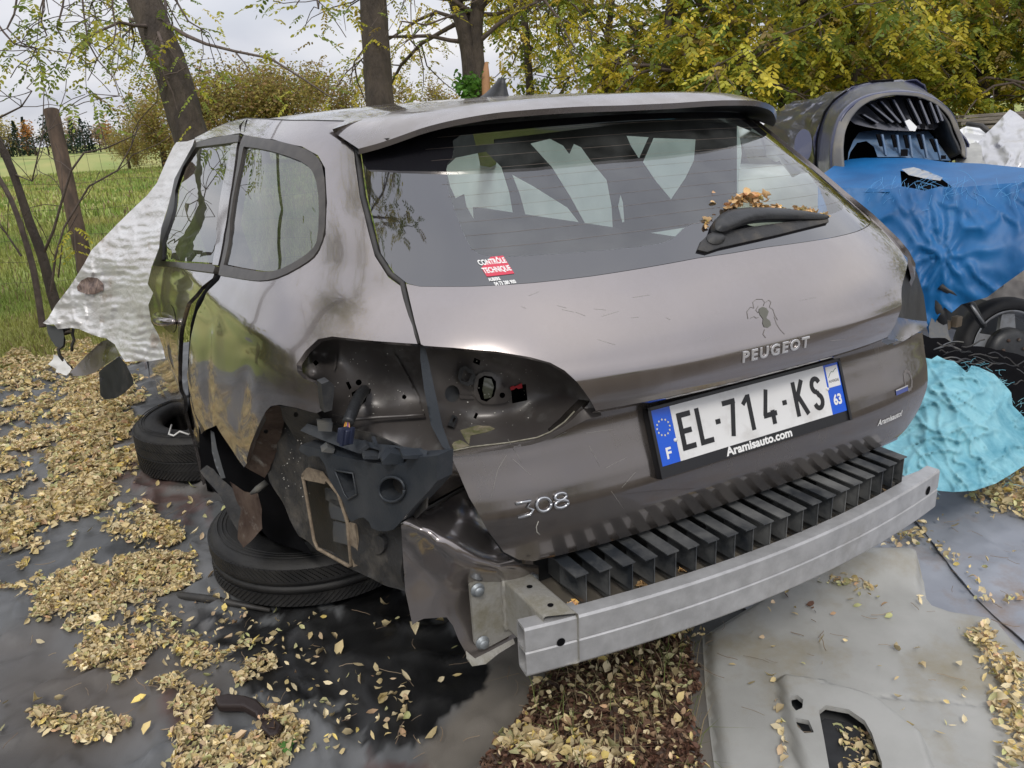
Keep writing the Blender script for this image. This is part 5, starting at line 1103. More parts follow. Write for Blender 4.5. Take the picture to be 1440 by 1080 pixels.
# ------------------------------------------------------------------ moulded headlining panel lying on the ground
HEADL = mat('stained_felt', (.41, .41, .39), .92, var=(.33, .33, .31), vscale=5, dust=(.27, .23, .14), dscale=3.2, dlo=.50, dhi=.75, bump=.0012, bscale=700)
HT = thing('moulded_trim_panel', 'large stained beige felt headlining panel lying on the ground right of the mulch', 'trim panel', (.45, -.1, .02))
hp_ = [(988, 885), (992, 960), (1000, 1030), (1012, 1120), (1520, 1160), (1520, 960), (1440, 905), (1412, 872), (1395, 862), (1337, 853), (1316, 846), (1305, 833), (1300, 806), (1292, 783), (1265, 779), (1192, 783), (1150, 800), (1080, 830)]
hc1 = [(1150, 1016), (1160, 1008), (1192, 1014), (1214, 1030), (1224, 1048), (1238, 1090), (1240, 1130), (1170, 1130), (1158, 1060)]
hc2 = [(1111, 995), (1120, 993), (1128, 1000), (1127, 1012), (1118, 1016), (1112, 1008)]; hc3 = [(1117, 1026), (1136, 1030), (1143, 1047), (1130, 1048), (1120, 1038)]; hc4 = circ((1387, 879), 5, 10, 3)
gp_ = lambda px: [tuple(G0(u, v, .03)[:2]) for u, v in px]
HPG = gp_(hp_); RIDGE = gp_([(1145, 800), (1200, 798), (1260, 800), (1300, 806)]); 
MOULD = gp_([(1088, 960), (1100, 954), (1160, 962), (1230, 985), (1300, 1040), (1330, 1130), (1130, 1130), (1098, 1010)])
def zhl(x, y):
    x = np.asarray(x, float); y = np.asarray(y, float); P = np.c_[x.ravel(), y.ravel()]
    e = segdist(P, HPG); z = .034-.026*np.exp(-(e/.018)**2)*(e < .2)+.010*np.exp(-((e-.05)/.018)**2)*0
    m = inpoly(P, MOULD); d = segdist(P, MOULD); z = z+np.where(m, .028*(1-np.exp(-(d/.012)**2)), 0)
    q = project(np.c_[P, np.full(len(P), .03)]); z = z+.055*np.exp(-((q[:, 1]-(800-.0*(q[:, 0]-1200)))/22)**2)*np.clip((q[:, 0]-1100)/80, 0, 1)*np.clip((1296-q[:, 0])/10, 0, 1)
    z = z-.004*np.exp(-((q[:, 1]-(973+(q[:, 0]-1160)*.09))/2.5)**2)*(q[:, 0] > 1150)*(q[:, 0] < 1400)+.004*fbm(x.ravel()*3, y.ravel()*3, 2, 19)
    return z.reshape(x.shape)
PNLH = hpanel('panel_sheet', HPG, 'z', zhl, .012, HEADL, HT, holes=(gp_(hc1), gp_(hc2), gp_(hc3), gp_(hc4)), thick=.012)
for q in (hc1, hc2, hc3):
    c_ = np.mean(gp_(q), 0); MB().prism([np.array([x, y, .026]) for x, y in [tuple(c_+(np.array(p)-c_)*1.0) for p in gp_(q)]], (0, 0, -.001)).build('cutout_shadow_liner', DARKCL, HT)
# leaves on the panel and right sheets
rs = np.random.default_rng(12)
rp_ = [scatter_px([[(1120, 815), (1165, 810), (1215, 828), (1232, 845), (1220, 857), (1180, 847), (1130, 828)]], 11000, rs, (.2, 1.3, -.4, .8), .020, 4, .012, zb=.045, wr=0),
       scatter_px([[(1343, 905), (1385, 888), (1410, 920), (1445, 965), (1480, 1120), (1400, 1120), (1395, 1060), (1385, 1000), (1365, 950)]], 13000, rs, (.2, 1.3, -.9, .4), .021, 5, .018, zb=.042, wr=0),
       scatter_px([[(1073, 965), (1083, 962), (1092, 1000), (1106, 1050), (1112, 1120), (1096, 1120), (1086, 1030)]], 13000, rs, (-.3, .6, -.9, .4), .018, 2, .012, zb=.040, wr=0),
       scatter_px([[(1165, 1030), (1200, 1022), (1225, 1040), (1238, 1100), (1235, 1130), (1172, 1130)]], 16000, rs, (-.3, .7, -.9, .3), .021, 3, .02, zb=.012, wr=0),
       scatter_px([[(1245, 1060), (1290, 1055), (1300, 1120), (1250, 1120)]], 9000, rs, (-.3, .8, -.9, .3), .019, 3, .012, zb=.04, wr=0),
       scatter_px([[(1277, 735), (1290, 740), (1320, 770), (1360, 800), (1400, 850), (1395, 866), (1370, 858), (1350, 815), (1310, 790)]], 5500, rs, (.5, 1.6, -.2, .8), .019, 4, .012, zb=.03, wr=0),
       scatter_px([[(1235, 755), (1300, 745), (1310, 775), (1240, 778)], [(1410, 848), (1460, 840), (1460, 862), (1415, 858)]], 6500, rs, (.5, 1.6, -.2, .8), .020, 4, .012, zb=.03, wr=0),
       scatter_px([[(1330, 695), (1360, 672), (1460, 690), (1480, 770), (1400, 738), (1345, 708)], [(1415, 640), (1470, 640), (1470, 700), (1400, 690)]], 12000, rs, (.9, 2.2, -.4, 1.0), .024, 6, .03, zb=.03, wr=0),
       scatter_px([[(1085, 840), (1110, 838), (1140, 860), (1165, 872), (1150, 877), (1100, 858)]], 5000, rs, (.2, 1.0, -.4, .6), .016, 5, .008, zb=.04, wr=0, pal=brown),
       scatter_px([[(1000, 700), (1500, 640), (1500, 1080), (1000, 1080)]], 110, rs, (.0, 2.2, -.9, 1.0), .020, 20, .004, zb=.042, wr=0)]
soup('scattered_leaves', rp_, LEAFM, label='dry tan leaves lying in strips over the felt panel and the pale ground sheets at right', cat_='fallen leaves')
rp_ = []
# leaves caught behind the wiper, and in the beam tray
def leaf_at(px, fn, n, size, spread_px, lift, rs, pal=pick):
    P = []
    for _ in range(n):
        t = rs.uniform(0, 1)*(len(px)-1); i = min(int(t), len(px)-2); u = px[i][0]+(px[i+1][0]-px[i][0])*(t-i)+rs.normal(0, spread_px); v = px[i][1]+(px[i+1][1]-px[i][1])*(t-i)+rs.normal(0, spread_px*.55)
        P.append(fn(u, v)+np.array([0, -.6, .8])*lift*rs.uniform(.3, 1.3))
    return leaf_soup(np.array(P), .9, size*rs.uniform(.6, 1.3, n), pal(n, rs)*np.array([1.0, .82, .72]), rs)
gh = lambda u, v: hit(u, v, 'y', fy)
soup('wiper_leaves', [leaf_at([(1016, 297), (1048, 288), (1070, 296), (1100, 298), (1130, 300), (1160, 306)], gh, 120, .016, 2.2, .010, rs), leaf_at([(1025, 292), (1045, 284), (1066, 288)], gh, 60, .020, 3, .018, rs),
      leaf_at([(990, 322), (998, 306)], gh, 14, .014, 2, .006, rs), leaf_at([(1003, 284), (1003, 286)], gh, 1, .022, .1, .003, rs), leaf_at([(1002, 270), (1003, 271)], gh, 1, .016, .1, .003, rs)], LEAFM, label='small heap of brown leaves caught on top of the rear wiper', cat_='leaves')
trayP = lambda u, v: on('z', u, v, .46)
q = []
for u0, v0, n in ((800, 855, 40), (1078, 750, 22), (1105, 745, 26), (1058, 720, 2), (1230, 690, 10), (905, 820, 14), (960, 800, 10)): q.append(leaf_at([(u0-8, v0+3), (u0+10, v0-4)], trayP, n, .018, 3, .003, rs))
soup('tray_leaves', q, LEAFM, label='a few dry leaves fallen between the black fins and the bumper beam', cat_='leaves')
# floor tray between valance and beam
m = MB()
for i in range(24):
    x0 = -.50+i*.0425; m.box((x0+.021, (.10+yb(x0+.02)+.03)/2, .452), (.0425, .10-yb(x0+.02)-.03, .004))
m.build('valance_tray', mat('sandy_tray', (.13, .115, .09), .85, var=(.08, .07, .06), vscale=12), CAR)
# grey roll of fabric edge and black fold in the sheet, brown clay shard, seedling
m = MB(); Pp = [G0(u, v, .02) for u, v in [(125, 838), (160, 832), (220, 834), (300, 843), (380, 858)]]; m.tube(Pp, [.008, .012, .013, .012, .006], 8); tag(m.build('fabric_fold', RUBBER, None, origin=tuple(Pp[2])), 'dark rolled fold of fabric running through the leaf drift beside the rear tyre', 'fabric fold')
SH = mat('brown_rubber', (.028, .018, .016), .5, bump=.001, bscale=60); sp = [(300, 978), (320, 974), (345, 977), (362, 983), (378, 1000), (398, 1018), (392, 1030), (378, 1034), (366, 1022), (358, 1002), (340, 992), (306, 992)]
m = MB(); m.prism([G0(u, v, .045) for u, v in sp], (0, 0, -.022)); s_o = m.build('brown_rubber_shard', SH, None, origin=tuple(G0(350, 995, .03))); tag(s_o, 'bent piece of dark brown rubber lying among leaves in the foreground', 'rubber shard'); bv = s_o.modifiers.new('b', 'BEVEL'); bv.width = .006; bv.segments = 2
GRN = mat('seedling_green', (.10, .26, .05), .6, trans=.3); t = thing('seedling', 'tiny bright green seedling growing beside the brown rubber piece', 'plant', tuple(G0(405, 1050, 0.01)))
for (u, v) in ((398, 1046), (410, 1042), (404, 1054)):
    c = G0(u, v, .04); mk('leaf', [c+np.array([math.cos(a)*.012, math.sin(a)*.010, .004*math.cos(2*a)]) for a in np.linspace(0, 6.28, 9)[:-1]], [tuple(range(8))], GRN, t, smooth=False)
MB().tube([G0(405, 1050, .0), G0(404, 1048, .04)], .0012, 5).build('stem', GRN, t)
# ------------------------------------------------------------------ bubble foil thrown over the front of the wreck
FOIL = mat('bubble_foil', (.74, .74, .74), .32, metal=.25, var=(.60, .58, .56), vscale=5, stretch=(1, 1, 2.5), dust=(.34, .25, .17), dscale=3.5, dlo=.60, dhi=.75, bump=.004, bscale=34, bdet=2)
def fdisp(P, V):
    a = fbm(P[:, 0]*.03, P[:, 1]*.05, 3, 71); r_ = np.sin(P[:, 1]*.62+1.2*fbm(P[:, 0]*.02, P[:, 1]*.02, 2, 5)*6)*np.clip(1-np.abs(P[:, 0]-205)/90, .25, 1)
    d = V-C; return d/np.linalg.norm(d, axis=1)[:, None]*(.048*a+.010*r_*(1+fbm(P[:, 0]*.05, P[:, 1]*.03, 2, 4)*1.5)-.02*np.clip(1-np.abs(fbm(P[:, 0]*.035, P[:, 1]*.02, 2, 88))*4, 0, 1)**2)[:, None]
fo = [(274, 194), (262, 199), (250, 201), (243, 205), (234, 224), (222, 258), (205, 276), (188, 292), (165, 315), (148, 332), (130, 352), (118, 370), (98, 402), (80, 430), (66, 448), (60, 453), (68, 457), (74, 457), (82, 462), (92, 461), (100, 462), (112, 463), (128, 469), (140, 474), (151, 477), (160, 484), (168, 495), (177, 509), (190, 509), (205, 508), (216, 506), (231, 505), (231, 490), (222, 470), (212, 452), (210, 430), (214, 412), (208, 398), (214, 376), (222, 350), (228, 320), (236, 290), (240, 272), (247, 252), (258, 225), (270, 205)]
fo = [(u+1.6*math.sin(i*2.3), v+1.2*math.cos(i*1.7)) for i, (u, v) in enumerate(fo)]
FO = patch('bubble_foil_sheet', fo, [(274, 194, 2.2), (245, 205, 2.5), (240, 275, 2.0), (225, 350, 1.75), (190, 292, 2.5), (150, 330, 2.6), (118, 370, 2.7), (66, 452, 2.9), (140, 474, 2.45), (178, 509, 1.9), (231, 500, 1.55), (210, 430, 1.62), (212, 390, 1.68), (160, 400, 2.35), (190, 430, 1.95)], 'y', FOIL, None, h=2.5, thick=.003, disp=fdisp, origin=(-1.1, 2.3, .9))
tag(FO, 'silvery bubble foil sheet draped over the crushed front door of the wreck', 'foil sheet')
st_px = [(108, 402), (114, 394), (124, 391), (136, 392), (146, 398), (144, 407), (134, 414), (120, 415), (111, 410)]
FCT = [(274, 194, 2.2), (245, 205, 2.5), (240, 275, 2.0), (225, 350, 1.75), (190, 292, 2.5), (150, 330, 2.6), (118, 370, 2.7), (66, 452, 2.9), (140, 474, 2.45), (178, 509, 1.9), (231, 500, 1.55), (210, 430, 1.62), (212, 390, 1.68), (160, 400, 2.35), (190, 430, 1.95)]
patch('burn_mark', [(u+2*math.sin(i*3.), v+1.5*math.cos(i*5.)) for i, (u, v) in enumerate(st_px)], [(a, b, c-.012) for a, b, c in FCT], 'y', mat('burn_stain', (.30, .22, .18), .7, var=(.08, .055, .05), vscale=45), FO, h=3, thick=.001, disp=fdisp)
hs = mat('rust_stain', (.16, .09, .06), .8, var=(.40, .36, .34), vscale=60); fct = [(118, 380, 2.6), (140, 400, 2.45), (110, 410, 2.6), (150, 415, 2.35), (125, 420, 2.5)]
# scrap wing parts below the foil
patch('bent_wing_edge', [(94, 528), (105, 517), (123, 498), (143, 480), (157, 476), (168, 499), (160, 506), (150, 512), (133, 524), (122, 528), (108, 529)], [(94, 528, 2.75), (143, 480, 2.6), (168, 499, 2.3), (133, 524, 2.55)], 'y', PAINT_D, CAR, h=4, thick=.01)
patch('arch_liner_block', [(139, 523), (150, 513), (168, 501), (177, 512), (187, 532), (188, 540), (176, 552), (163, 560), (147, 562), (141, 556)], [(139, 523, 2.5), (168, 501, 2.3), (188, 540, 2.2), (147, 562, 2.45)], 'y', PLASTIC, CAR, h=5, thick=.10)
patch('broken_bumper_end', [(65, 456), (74, 458), (88, 462), (90, 472), (89, 486), (84, 490), (78, 487), (72, 478), (67, 468)], [(66, 458, 2.95), (90, 465, 2.8), (84, 490, 2.85)], 'y', GREYPL, CAR, h=4, thick=.02)
MB().tube([on('y', u, v, 2.85) for u, v in [(98, 461), (90, 464), (87, 470), (90, 478), (89, 486), (82, 491), (84, 500), (92, 510), (101, 519)]], .008, 6).build('bumper_seal', RUBBER, CAR)
MB().tube([on('y', u, v, 2.8) for u, v in [(103, 462), (102, 470), (104, 478), (101, 486), (101, 494)]], .007, 6).build('torn_strip', RUBBER, CAR)
patch('torn_white_liner', [(68, 512), (73, 506), (77, 498), (88, 505), (102, 519), (95, 528), (80, 523), (74, 516)], [(68, 512, 2.9), (102, 519, 2.8), (77, 498, 2.88)], 'y', WHITE, CAR, h=4, thick=.004, disp=lambda P, V: .015*np.c_[fbm(P[:, 0]*.1, P[:, 1]*.1, 2, 1), fbm(P[:, 0]*.1, P[:, 1]*.1, 2, 2), 0*P[:, 0]])
# ------------------------------------------------------------------ blue tarpaulin over a scooter
TARP = mat('blue_woven_tarpaulin', (.001, .085, .25), .5, var=(.002, .12, .33), vscale=5, bump=.0003, bscale=300, rvar=.1, dust=(.04, .20, .38), dscale=11, dlo=.60, dhi=.95)
TB = thing('blue_tarpaulin', 'torn bright blue tarpaulin draped over a parked scooter behind the wreck', 'tarpaulin', (2.4, 1.0, 0))
kn = np.array([1325., 357.])
def tdisp(amp):
    def f(P, V):
        d = P-kn; r_ = np.hypot(*d.T)+1; a = np.arctan2(d[:, 1], d[:, 0]); k = np.exp(-(r_/75)**2)
        w = .022*np.abs(np.sin(a*5.5+1.3*fbm(P[:, 0]*.01, P[:, 1]*.01, 2, 8)*3))*k*np.clip(r_/12, 0, 1)
        q = 1-np.abs(fbm(P[:, 0]*.016+.8*fbm(P[:, 0]*.01, P[:, 1]*.01, 2, 2), P[:, 1]*.010, 3, 23))*2.6
        vv = V-C; return vv/np.linalg.norm(vv, axis=1)[:, None]*(w-.030*fbm(P[:, 0]*.012, P[:, 1]*.006, 2, 6)-.022*np.clip(q, 0, 1)**3-.008*np.abs(fbm(P[:, 0]*.035+P[:, 1]*.02, P[:, 1]*.022-P[:, 0]*.01, 3, 66)))[:, None]*amp
    return f
ftop = [(1150, 262, 3.68), (1190, 266, 3.58), (1250, 268, 3.5), (1330, 268, 3.42), (1390, 264, 3.36), (1440, 262, 3.3), (1540, 262, 3.15), (1640, 266, 3.0)]
fbot = [(1150, 480, 3.65), (1240, 470, 3.5), (1300, 445, 3.42), (1310, 422, 3.38), (1361, 424, 3.34), (1400, 405, 3.3), (1440, 380, 3.22), (1540, 330, 3.1), (1640, 330, 3.0)]
patch('front_drape', [(1150, 262), (1190, 264), (1250, 266), (1268, 262), (1285, 265), (1300, 268), (1322, 262), (1340, 264), (1390, 260), (1440, 256), (1640, 250), (1640, 335), (1540, 345), (1470, 366), (1440, 380), (1412, 400), (1388, 418), (1363, 425), (1352, 428), (1338, 440), (1328, 432), (1318, 448), (1306, 470), (1300, 450), (1290, 440), (1240, 470), (1150, 480)], ftop+fbot+[(1325, 357, 3.34), (1250, 360, 3.46), (1400, 330, 3.27)], 'd', TARP, TB, h=4.5, thick=.004, disp=tdisp(1.))
patch('top_cover', [(1180, 228), (1195, 224), (1215, 222), (1240, 222), (1290, 222), (1330, 228), (1380, 230), (1440, 236), (1640, 244), (1640, 262), (1440, 262), (1390, 266), (1340, 270), (1338, 262), (1322, 250), (1290, 245), (1266, 240), (1268, 262), (1250, 270), (1190, 270), (1150, 266), (1150, 250)], [(1180, 226, 4.3), (1290, 222, 4.15), (1380, 230, 3.95), (1640, 244, 3.5), (1640, 264, 3.02), (1440, 262, 3.31), (1390, 266, 3.36), (1340, 270, 3.42), (1250, 270, 3.5), (1190, 270, 3.58), (1150, 266, 3.68), (1268, 240, 3.85)], 'd', TARP, TB, h=4.5, thick=.004, disp=tdisp(.4))
m = MB(); m.prism([dep(u, v, d) for u, v, d in [(1262, 238, 3.95), (1345, 262, 3.55), (1345, 275, 3.55), (1262, 275, 3.75)]], (.1, .12, 0)); m.build('dark_gap_lining', BLACK, TB)
TORN = mat('frayed_pale_tarp', (.42, .42, .40), .6, var=(.25, .30, .38), vscale=30)
patch('torn_flap', [(1268, 238), (1285, 235), (1305, 241), (1326, 250), (1322, 254), (1300, 251), (1278, 246)], [(1268, 238, 3.85), (1326, 250, 3.5), (1300, 251, 3.6)], 'd', TORN, TB, h=4, thick=.004)
m = MB(); rr = random.Random(4)
for i in range(80):
    cx_ = rr.choice([1345, 1330, 1352, 1300, 1285, 1255, 1420]); u, v = cx_+rr.gauss(0, 14), 262+rr.gauss(0, 9); d0 = 3.36+(1390-u)*.0016; P = [dep(u, v, d0)]; a = rr.uniform(0, 6.28)
    for k in range(4): a += rr.uniform(-.7, .7); u += math.cos(a)*7; v += abs(math.sin(a))*6+1; P.append(dep(u, v, d0-.04-.01*k))
    m.tube(P, .0007, 4, caps=False)
m.build('frayed_threads', mat('blue_thread', (.10, .33, .62), .5), TB, kind='stuff')
# scooter parts showing below the tarpaulin
SCL = 'black scooter with a small wheel, partly hidden under the blue tarpaulin'
SC_ = thing('scooter', SCL, 'scooter', (2.6, 1.2, 0)); wc = dep(1411, 490, 3.62); wax = np.array([-.38, -.90, .18]); wax /= np.linalg.norm(wax)
RIM = mat('grey_rim', (.30, .31, .32), .4, metal=.6, dust=(.16, .14, .12), dscale=12, dlo=.45, dhi=.8); Rw = .238
m = MB(); m.lathe([(Rw*.74, -.03), (Rw*.80, -.045), (Rw*.92, -.046), (Rw*.985, -.028), (Rw, 0), (Rw*.985, .028), (Rw*.92, .046), (Rw*.80, .045), (Rw*.74, .03)], wc, wax, 64, closed=True); WHL = m.build('wheel', TYRE, SC_)
m = MB(); m.lathe([(Rw*.75, .040), (Rw*.72, .042), (Rw*.70, .03), (Rw*.66, .012), (Rw*.66, -.03), (Rw*.75, -.04)], wc, wax, 64); m.build('rim', RIM, WHL)
a_ = np.cross(wax, [0, 0, 1.]); a_ /= np.linalg.norm(a_); b_ = np.cross(a_, wax)
for k in range(5):
    w0 = 2*math.pi*k/5+.35; e0 = math.cos(w0)*a_+math.sin(w0)*b_; e1 = -math.sin(w0)*a_+math.cos(w0)*b_; m = MB(); m.prism([wc+wax*.02+e0*Rw*.2-e1*.045, wc+wax*.02+e0*Rw*.69-e1*.03, wc+wax*.02+e0*Rw*.69+e1*.03, wc+wax*.02+e0*Rw*.2+e1*.045], -wax*.02); m.build('spoke', RIM, WHL)
m = MB(); m.lathe([(0, .065), (Rw*.30, .062), (Rw*.44, .05), (Rw*.46, .02), (0, .02)], wc-b_*.01, wax, 48); HB_ = m.build('brake_drum', PLASTIC, WHL)
for k in range(6): 
    w0 = 2*math.pi*k/6; MB().lathe([(0, .006), (.007, .006), (.008, 0)], wc+wax*.064+(math.cos(w0)*a_+math.sin(w0)*b_)*.05, wax, 10).build('bolt', RUST, WHL)
MB().lathe([(0, .008), (.016, .008), (.018, 0)], wc+wax*.066+a_*-.04-b_*.085, wax, 14).build('drum_cap', mat('brass', (.42, .36, .22), .4, metal=.7), WHL)
MB().tube([dep(1322, 402, 3.36), dep(1345, 415, 3.36), dep(1366, 430, 3.38), dep(1384, 460, 3.40)], [.016, .018, .020, .012], 8).build('fork_arm', PLASTIC, SC_)
MB().tube([dep(1365, 428, 3.35), dep(1383, 455, 3.37)], .007, 6).build('chrome_rod', RIM, SC_)
MB().tube([dep(1318, 400, 3.40), dep(1322, 430, 3.40), dep(1326, 465, 3.42)], [.03, .028, .02], 8).build('steering_stem', PLASTIC, SC_)
patch('leg_shield', [(1306, 460), (1312, 440), (1322, 430), (1330, 440), (1334, 470), (1338, 480), (1320, 478), (1307, 475)], [(1306, 460, 3.40), (1338, 480, 3.36), (1320, 440, 3.42)], 'd', GREYPL, SC_, h=5, thick=.01)
rr = random.Random(9); m = MB(); P = [(1300, 470), (1340, 480), (1380, 500), (1430, 515), (1500, 520)]
patch('engine_cover', [(1296, 470), (1320, 474), (1345, 484), (1380, 488), (1440, 500), (1540, 510), (1540, 640), (1440, 612), (1400, 570), (1350, 520), (1300, 510)], [(1296, 470, 3.3), (1440, 500, 3.30), (1540, 640, 3.2), (1350, 520, 3.25)], 'd', BLACK, SC_, h=7, thick=.06, disp=lambda P, V: .014*np.c_[fbm(P[:, 0]*.06, P[:, 1]*.06, 3, 1), fbm(P[:, 0]*.06, P[:, 1]*.06, 3, 2), fbm(P[:, 0]*.06, P[:, 1]*.06, 3, 3)])
for i in range(26):
    u, v = rr.uniform(1310, 1440), 0; v = 480+(u-1310)*.28+rr.uniform(-8, 30); L_ = rr.uniform(12, 46); a = rr.uniform(-.3, .5); MB().tube([dep(u+math.cos(a)*t_*L_, v+math.sin(a)*t_*L_+3*math.sin(t_*5+i), 3.2) for t_ in np.linspace(0, 1, 6)], rr.uniform(.0012, .0038), 6).build('cable', [PLASTIC, RUBBER, GREYPL][i % 3], SC_)
for (u, v, w, h_) in ((1327, 458, 22, 14), (1345, 452, 14, 16), (1318, 476, 12, 8), (1424, 520, 30, 14), (1430, 545, 22, 10)):
    MB().box(dep(u, v, 3.5), (w*.003, .03, h_*.003), bev=.004).build('metal_bracket', mat('tan_bracket', (.28, .22, .15), .7) if 'tan_bracket' not in bpy.data.materials else bpy.data.materials['tan_bracket'], SC_)
# light blue tarp heaped on the ground
LB = mat('light_blue_woven_sheet', (.17, .44, .53), .6, var=(.27, .56, .63), vscale=16, dust=(.07, .27, .36), dscale=6, dlo=.48, dhi=.72, bump=.001, bscale=300, trans=.1)
lb = [(1250, 640), (1240, 628), (1262, 618), (1276, 560), (1284, 520), (1296, 502), (1310, 505), (1318, 500), (1330, 506), (1342, 508), (1360, 524), (1366, 514), (1376, 516), (1398, 526), (1412, 540), (1422, 552), (1424, 570), (1434, 580), (1452, 600), (1470, 640), (1460, 650), (1440, 655), (1420, 668), (1400, 680), (1370, 690), (1340, 692), (1310, 689), (1290, 680), (1270, 668), (1250, 655)]
lbc = [(1290, 505, 3.0), (1330, 506, 2.95), (1400, 526, 2.95), (1424, 560, 2.9), (1470, 640, 2.75), (1440, 655, 2.62), (1370, 690, 2.42), (1310, 688, 2.42), (1255, 650, 2.52), (1260, 600, 2.75), (1330, 600, 2.62), (1380, 620, 2.62), (1350, 560, 2.72)]
def lbdisp(P, V):
    c0 = np.array([1305., 430.]); d = P-c0; r_ = np.hypot(*d.T); a = np.arctan2(d[:, 1], d[:, 0]); n0 = fbm(P[:, 0]*.012, P[:, 1]*.012, 2, 90)
    w = .028*(1-np.abs(np.sin(a*7.5+2.2*n0)))**2*np.clip((r_-60)/90, 0, 1)+.030*np.clip(1-np.abs(fbm(P[:, 0]*.020+P[:, 1]*.012, P[:, 1]*.030, 2, 44))*5, 0, 1)**2+.020*np.clip(1-np.abs(fbm(P[:, 0]*.030-P[:, 1]*.02, P[:, 1]*.024+7, 1, 45))*6, 0, 1)**2+.003*fbm(P[:, 0]*.09, P[:, 1]*.09, 3, 17)-.010*n0
    vv = V-C; return -vv/np.linalg.norm(vv, axis=1)[:, None]*w[:, None]
LBO = patch('light_blue_sheet', lb, lbc, 'd', LB, None, h=3, thick=.004, origin=(1.9, .6, 0), disp=lbdisp)
tag(LBO, 'crumpled light blue woven sheet lying on the ground beside the scooter', 'plastic sheet')
m = MB(); rr = random.Random(5); edge = lb[19:30]+lb[10:18]
for i in range(90):
    e0 = edge[rr.randrange(len(edge))]; u, v = e0[0]+rr.gauss(0, 12), e0[1]+rr.gauss(0, 4)-2; d0 = TPS([c[:2] for c in lbc], [c[2] for c in lbc])([[u, v]])[0]-.03; P = [dep(u, v, d0)]; a = rr.uniform(0, 6.28)
    for k in range(3): a += rr.uniform(-.6, .6); u += math.cos(a)*5; v += math.sin(a)*3; P.append(dep(u, v, d0))
    m.tube(P, .0008, 4, caps=False)
o = m.build('frayed_fringe', LB, LBO, kind='stuff')
# ------------------------------------------------------------------ trees
BARK = mat('robinia_bark', (.040, .031, .024), .9, var=(.085, .066, .048), vscale=9, stretch=(1, 1, .22), bump=.035, bscale=28)
TWIG = mat('twig_bark', (.075, .055, .045), .85, var=(.13, .10, .08), vscale=20)
LEAFG = mat('foliage_leaf', tint=True, rough=.6, trans=.45)
def trunk_mesh(P, r, n=28, step=.05, rough=.13, seed=0):
    P = [np.array(p, float) for p in P]; Q = []; Rr = []
    for i in range(len(P)-1):
        k = max(1, int(np.linalg.norm(P[i+1]-P[i])/step))
        for j in range(k): t = j/k; Q.append(P[i]*(1-t)+P[i+1]*t); Rr.append(r[i]*(1-t)+r[i+1]*t)
    Q.append(P[-1]); Rr.append(r[-1]); Q = np.array(Q); Rr = np.array(Rr)
    if len(Q) > 8:
        for _ in range(6): Q[1:-1] = (Q[:-2]+Q[1:-1]*2+Q[2:])/4
    T = np.gradient(Q, axis=0); T /= np.linalg.norm(T, axis=1)[:, None]; a = np.cross(T, [.3, .9, .1]); a /= np.linalg.norm(a, axis=1)[:, None]; b = np.cross(T, a)
    th = np.linspace(0, 2*np.pi, n, endpoint=False); H_ = np.arange(len(Q))*step
    TH, HH = np.meshgrid(th, H_); nn = pnoise(np.cos(TH)*3.2+HH*1.6+seed, np.sin(TH)*3.2+HH*.5, 33)*1.0+pnoise(np.cos(TH)*7+seed, np.sin(TH)*7+HH*3.0, 34)*.6
    rr = Rr[:, None]*(1+rough*1.6*(.5-np.abs(nn))); V = Q[:, None]+rr[..., None]*(np.cos(TH)[..., None]*a[:, None]+np.sin(TH)[..., None]*b[:, None])
    ii = np.arange(len(Q)-1)[:, None]*n+np.arange(n)[None]; jj = np.arange(len(Q)-1)[:, None]*n+((np.arange(n)+1) % n)[None]
    return V.reshape(-1, 3), np.stack([ii, jj, jj+n, ii+n], -1).reshape(-1, 4)
def pinnate(pos, dirs, rs, length, pairs, lw, cols, droop=.35):
    """compound leaves: pos (n,3) base, dirs (n,3) rachis direction; leaflets are folded two-triangle blades"""
    n = len(pos); L_ = length[:, None]; up = np.array([0, 0, 1.]); d = dirs/np.linalg.norm(dirs, axis=1)[:, None]; s = np.cross(d, up)+1e-6; s /= np.linalg.norm(s, axis=1)[:, None]; nn = np.cross(s, d); V = []
    Cc = []; k = pairs
    for i in range(k+1):
        t = .18+.82*i/k; base = pos+d*L_*t-up*L_*droop*t*t
        for sg in ((-1, 1) if i < k else (0,)):
            ll = L_*lw*(1-.3*abs(t-.55)); dirl = (s*sg*.9+d*(.45 if sg else 1.)-up*rs.uniform(.1, .8, (n, 1))); dirl /= np.linalg.norm(dirl, axis=1)[:, None]
            wv = np.cross(dirl, nn+rs.normal(0, .5, (n, 3))); wv /= np.linalg.norm(wv, axis=1)[:, None]+1e-9; w = ll*.24
            V.append(np.stack([base, base+dirl*ll*.35+wv*w, base+dirl*ll*.8+wv*w*.7, base+dirl*ll, base+dirl*ll*.8-wv*w*.7, base+dirl*ll*.35-wv*w], 1)); Cc.append(np.repeat((cols*rs.uniform(.8, 1.2, (n, 1)))[:, None], 6, 1))
    V = np.concatenate([v.reshape(-1, 3) for v in V]); Cc = np.concatenate([c.reshape(-1, 3) for c in Cc]); m = len(V)//6
    T = np.array([(0, 1, 5), (1, 2, 4), (1, 4, 5), (2, 3, 4)]); F = (np.arange(m)[:, None, None]*6+T[None]).reshape(-1, 3); return V, F, np.c_[Cc, np.ones(len(Cc))]
YG = np.array([(.44, .42, .045), (.54, .46, .045), (.62, .50, .05), (.24, .29, .040), (.15, .21, .035), (.62, .46, .06), (.30, .22, .07)])
def ygc(n, rs, w=(.24, .18, .10, .24, .13, .04, .07)): w = np.array(w)/sum(w); return YG[rs.choice(len(YG), n, p=w)]*rs.uniform(.75, 1.2, (n, 1))
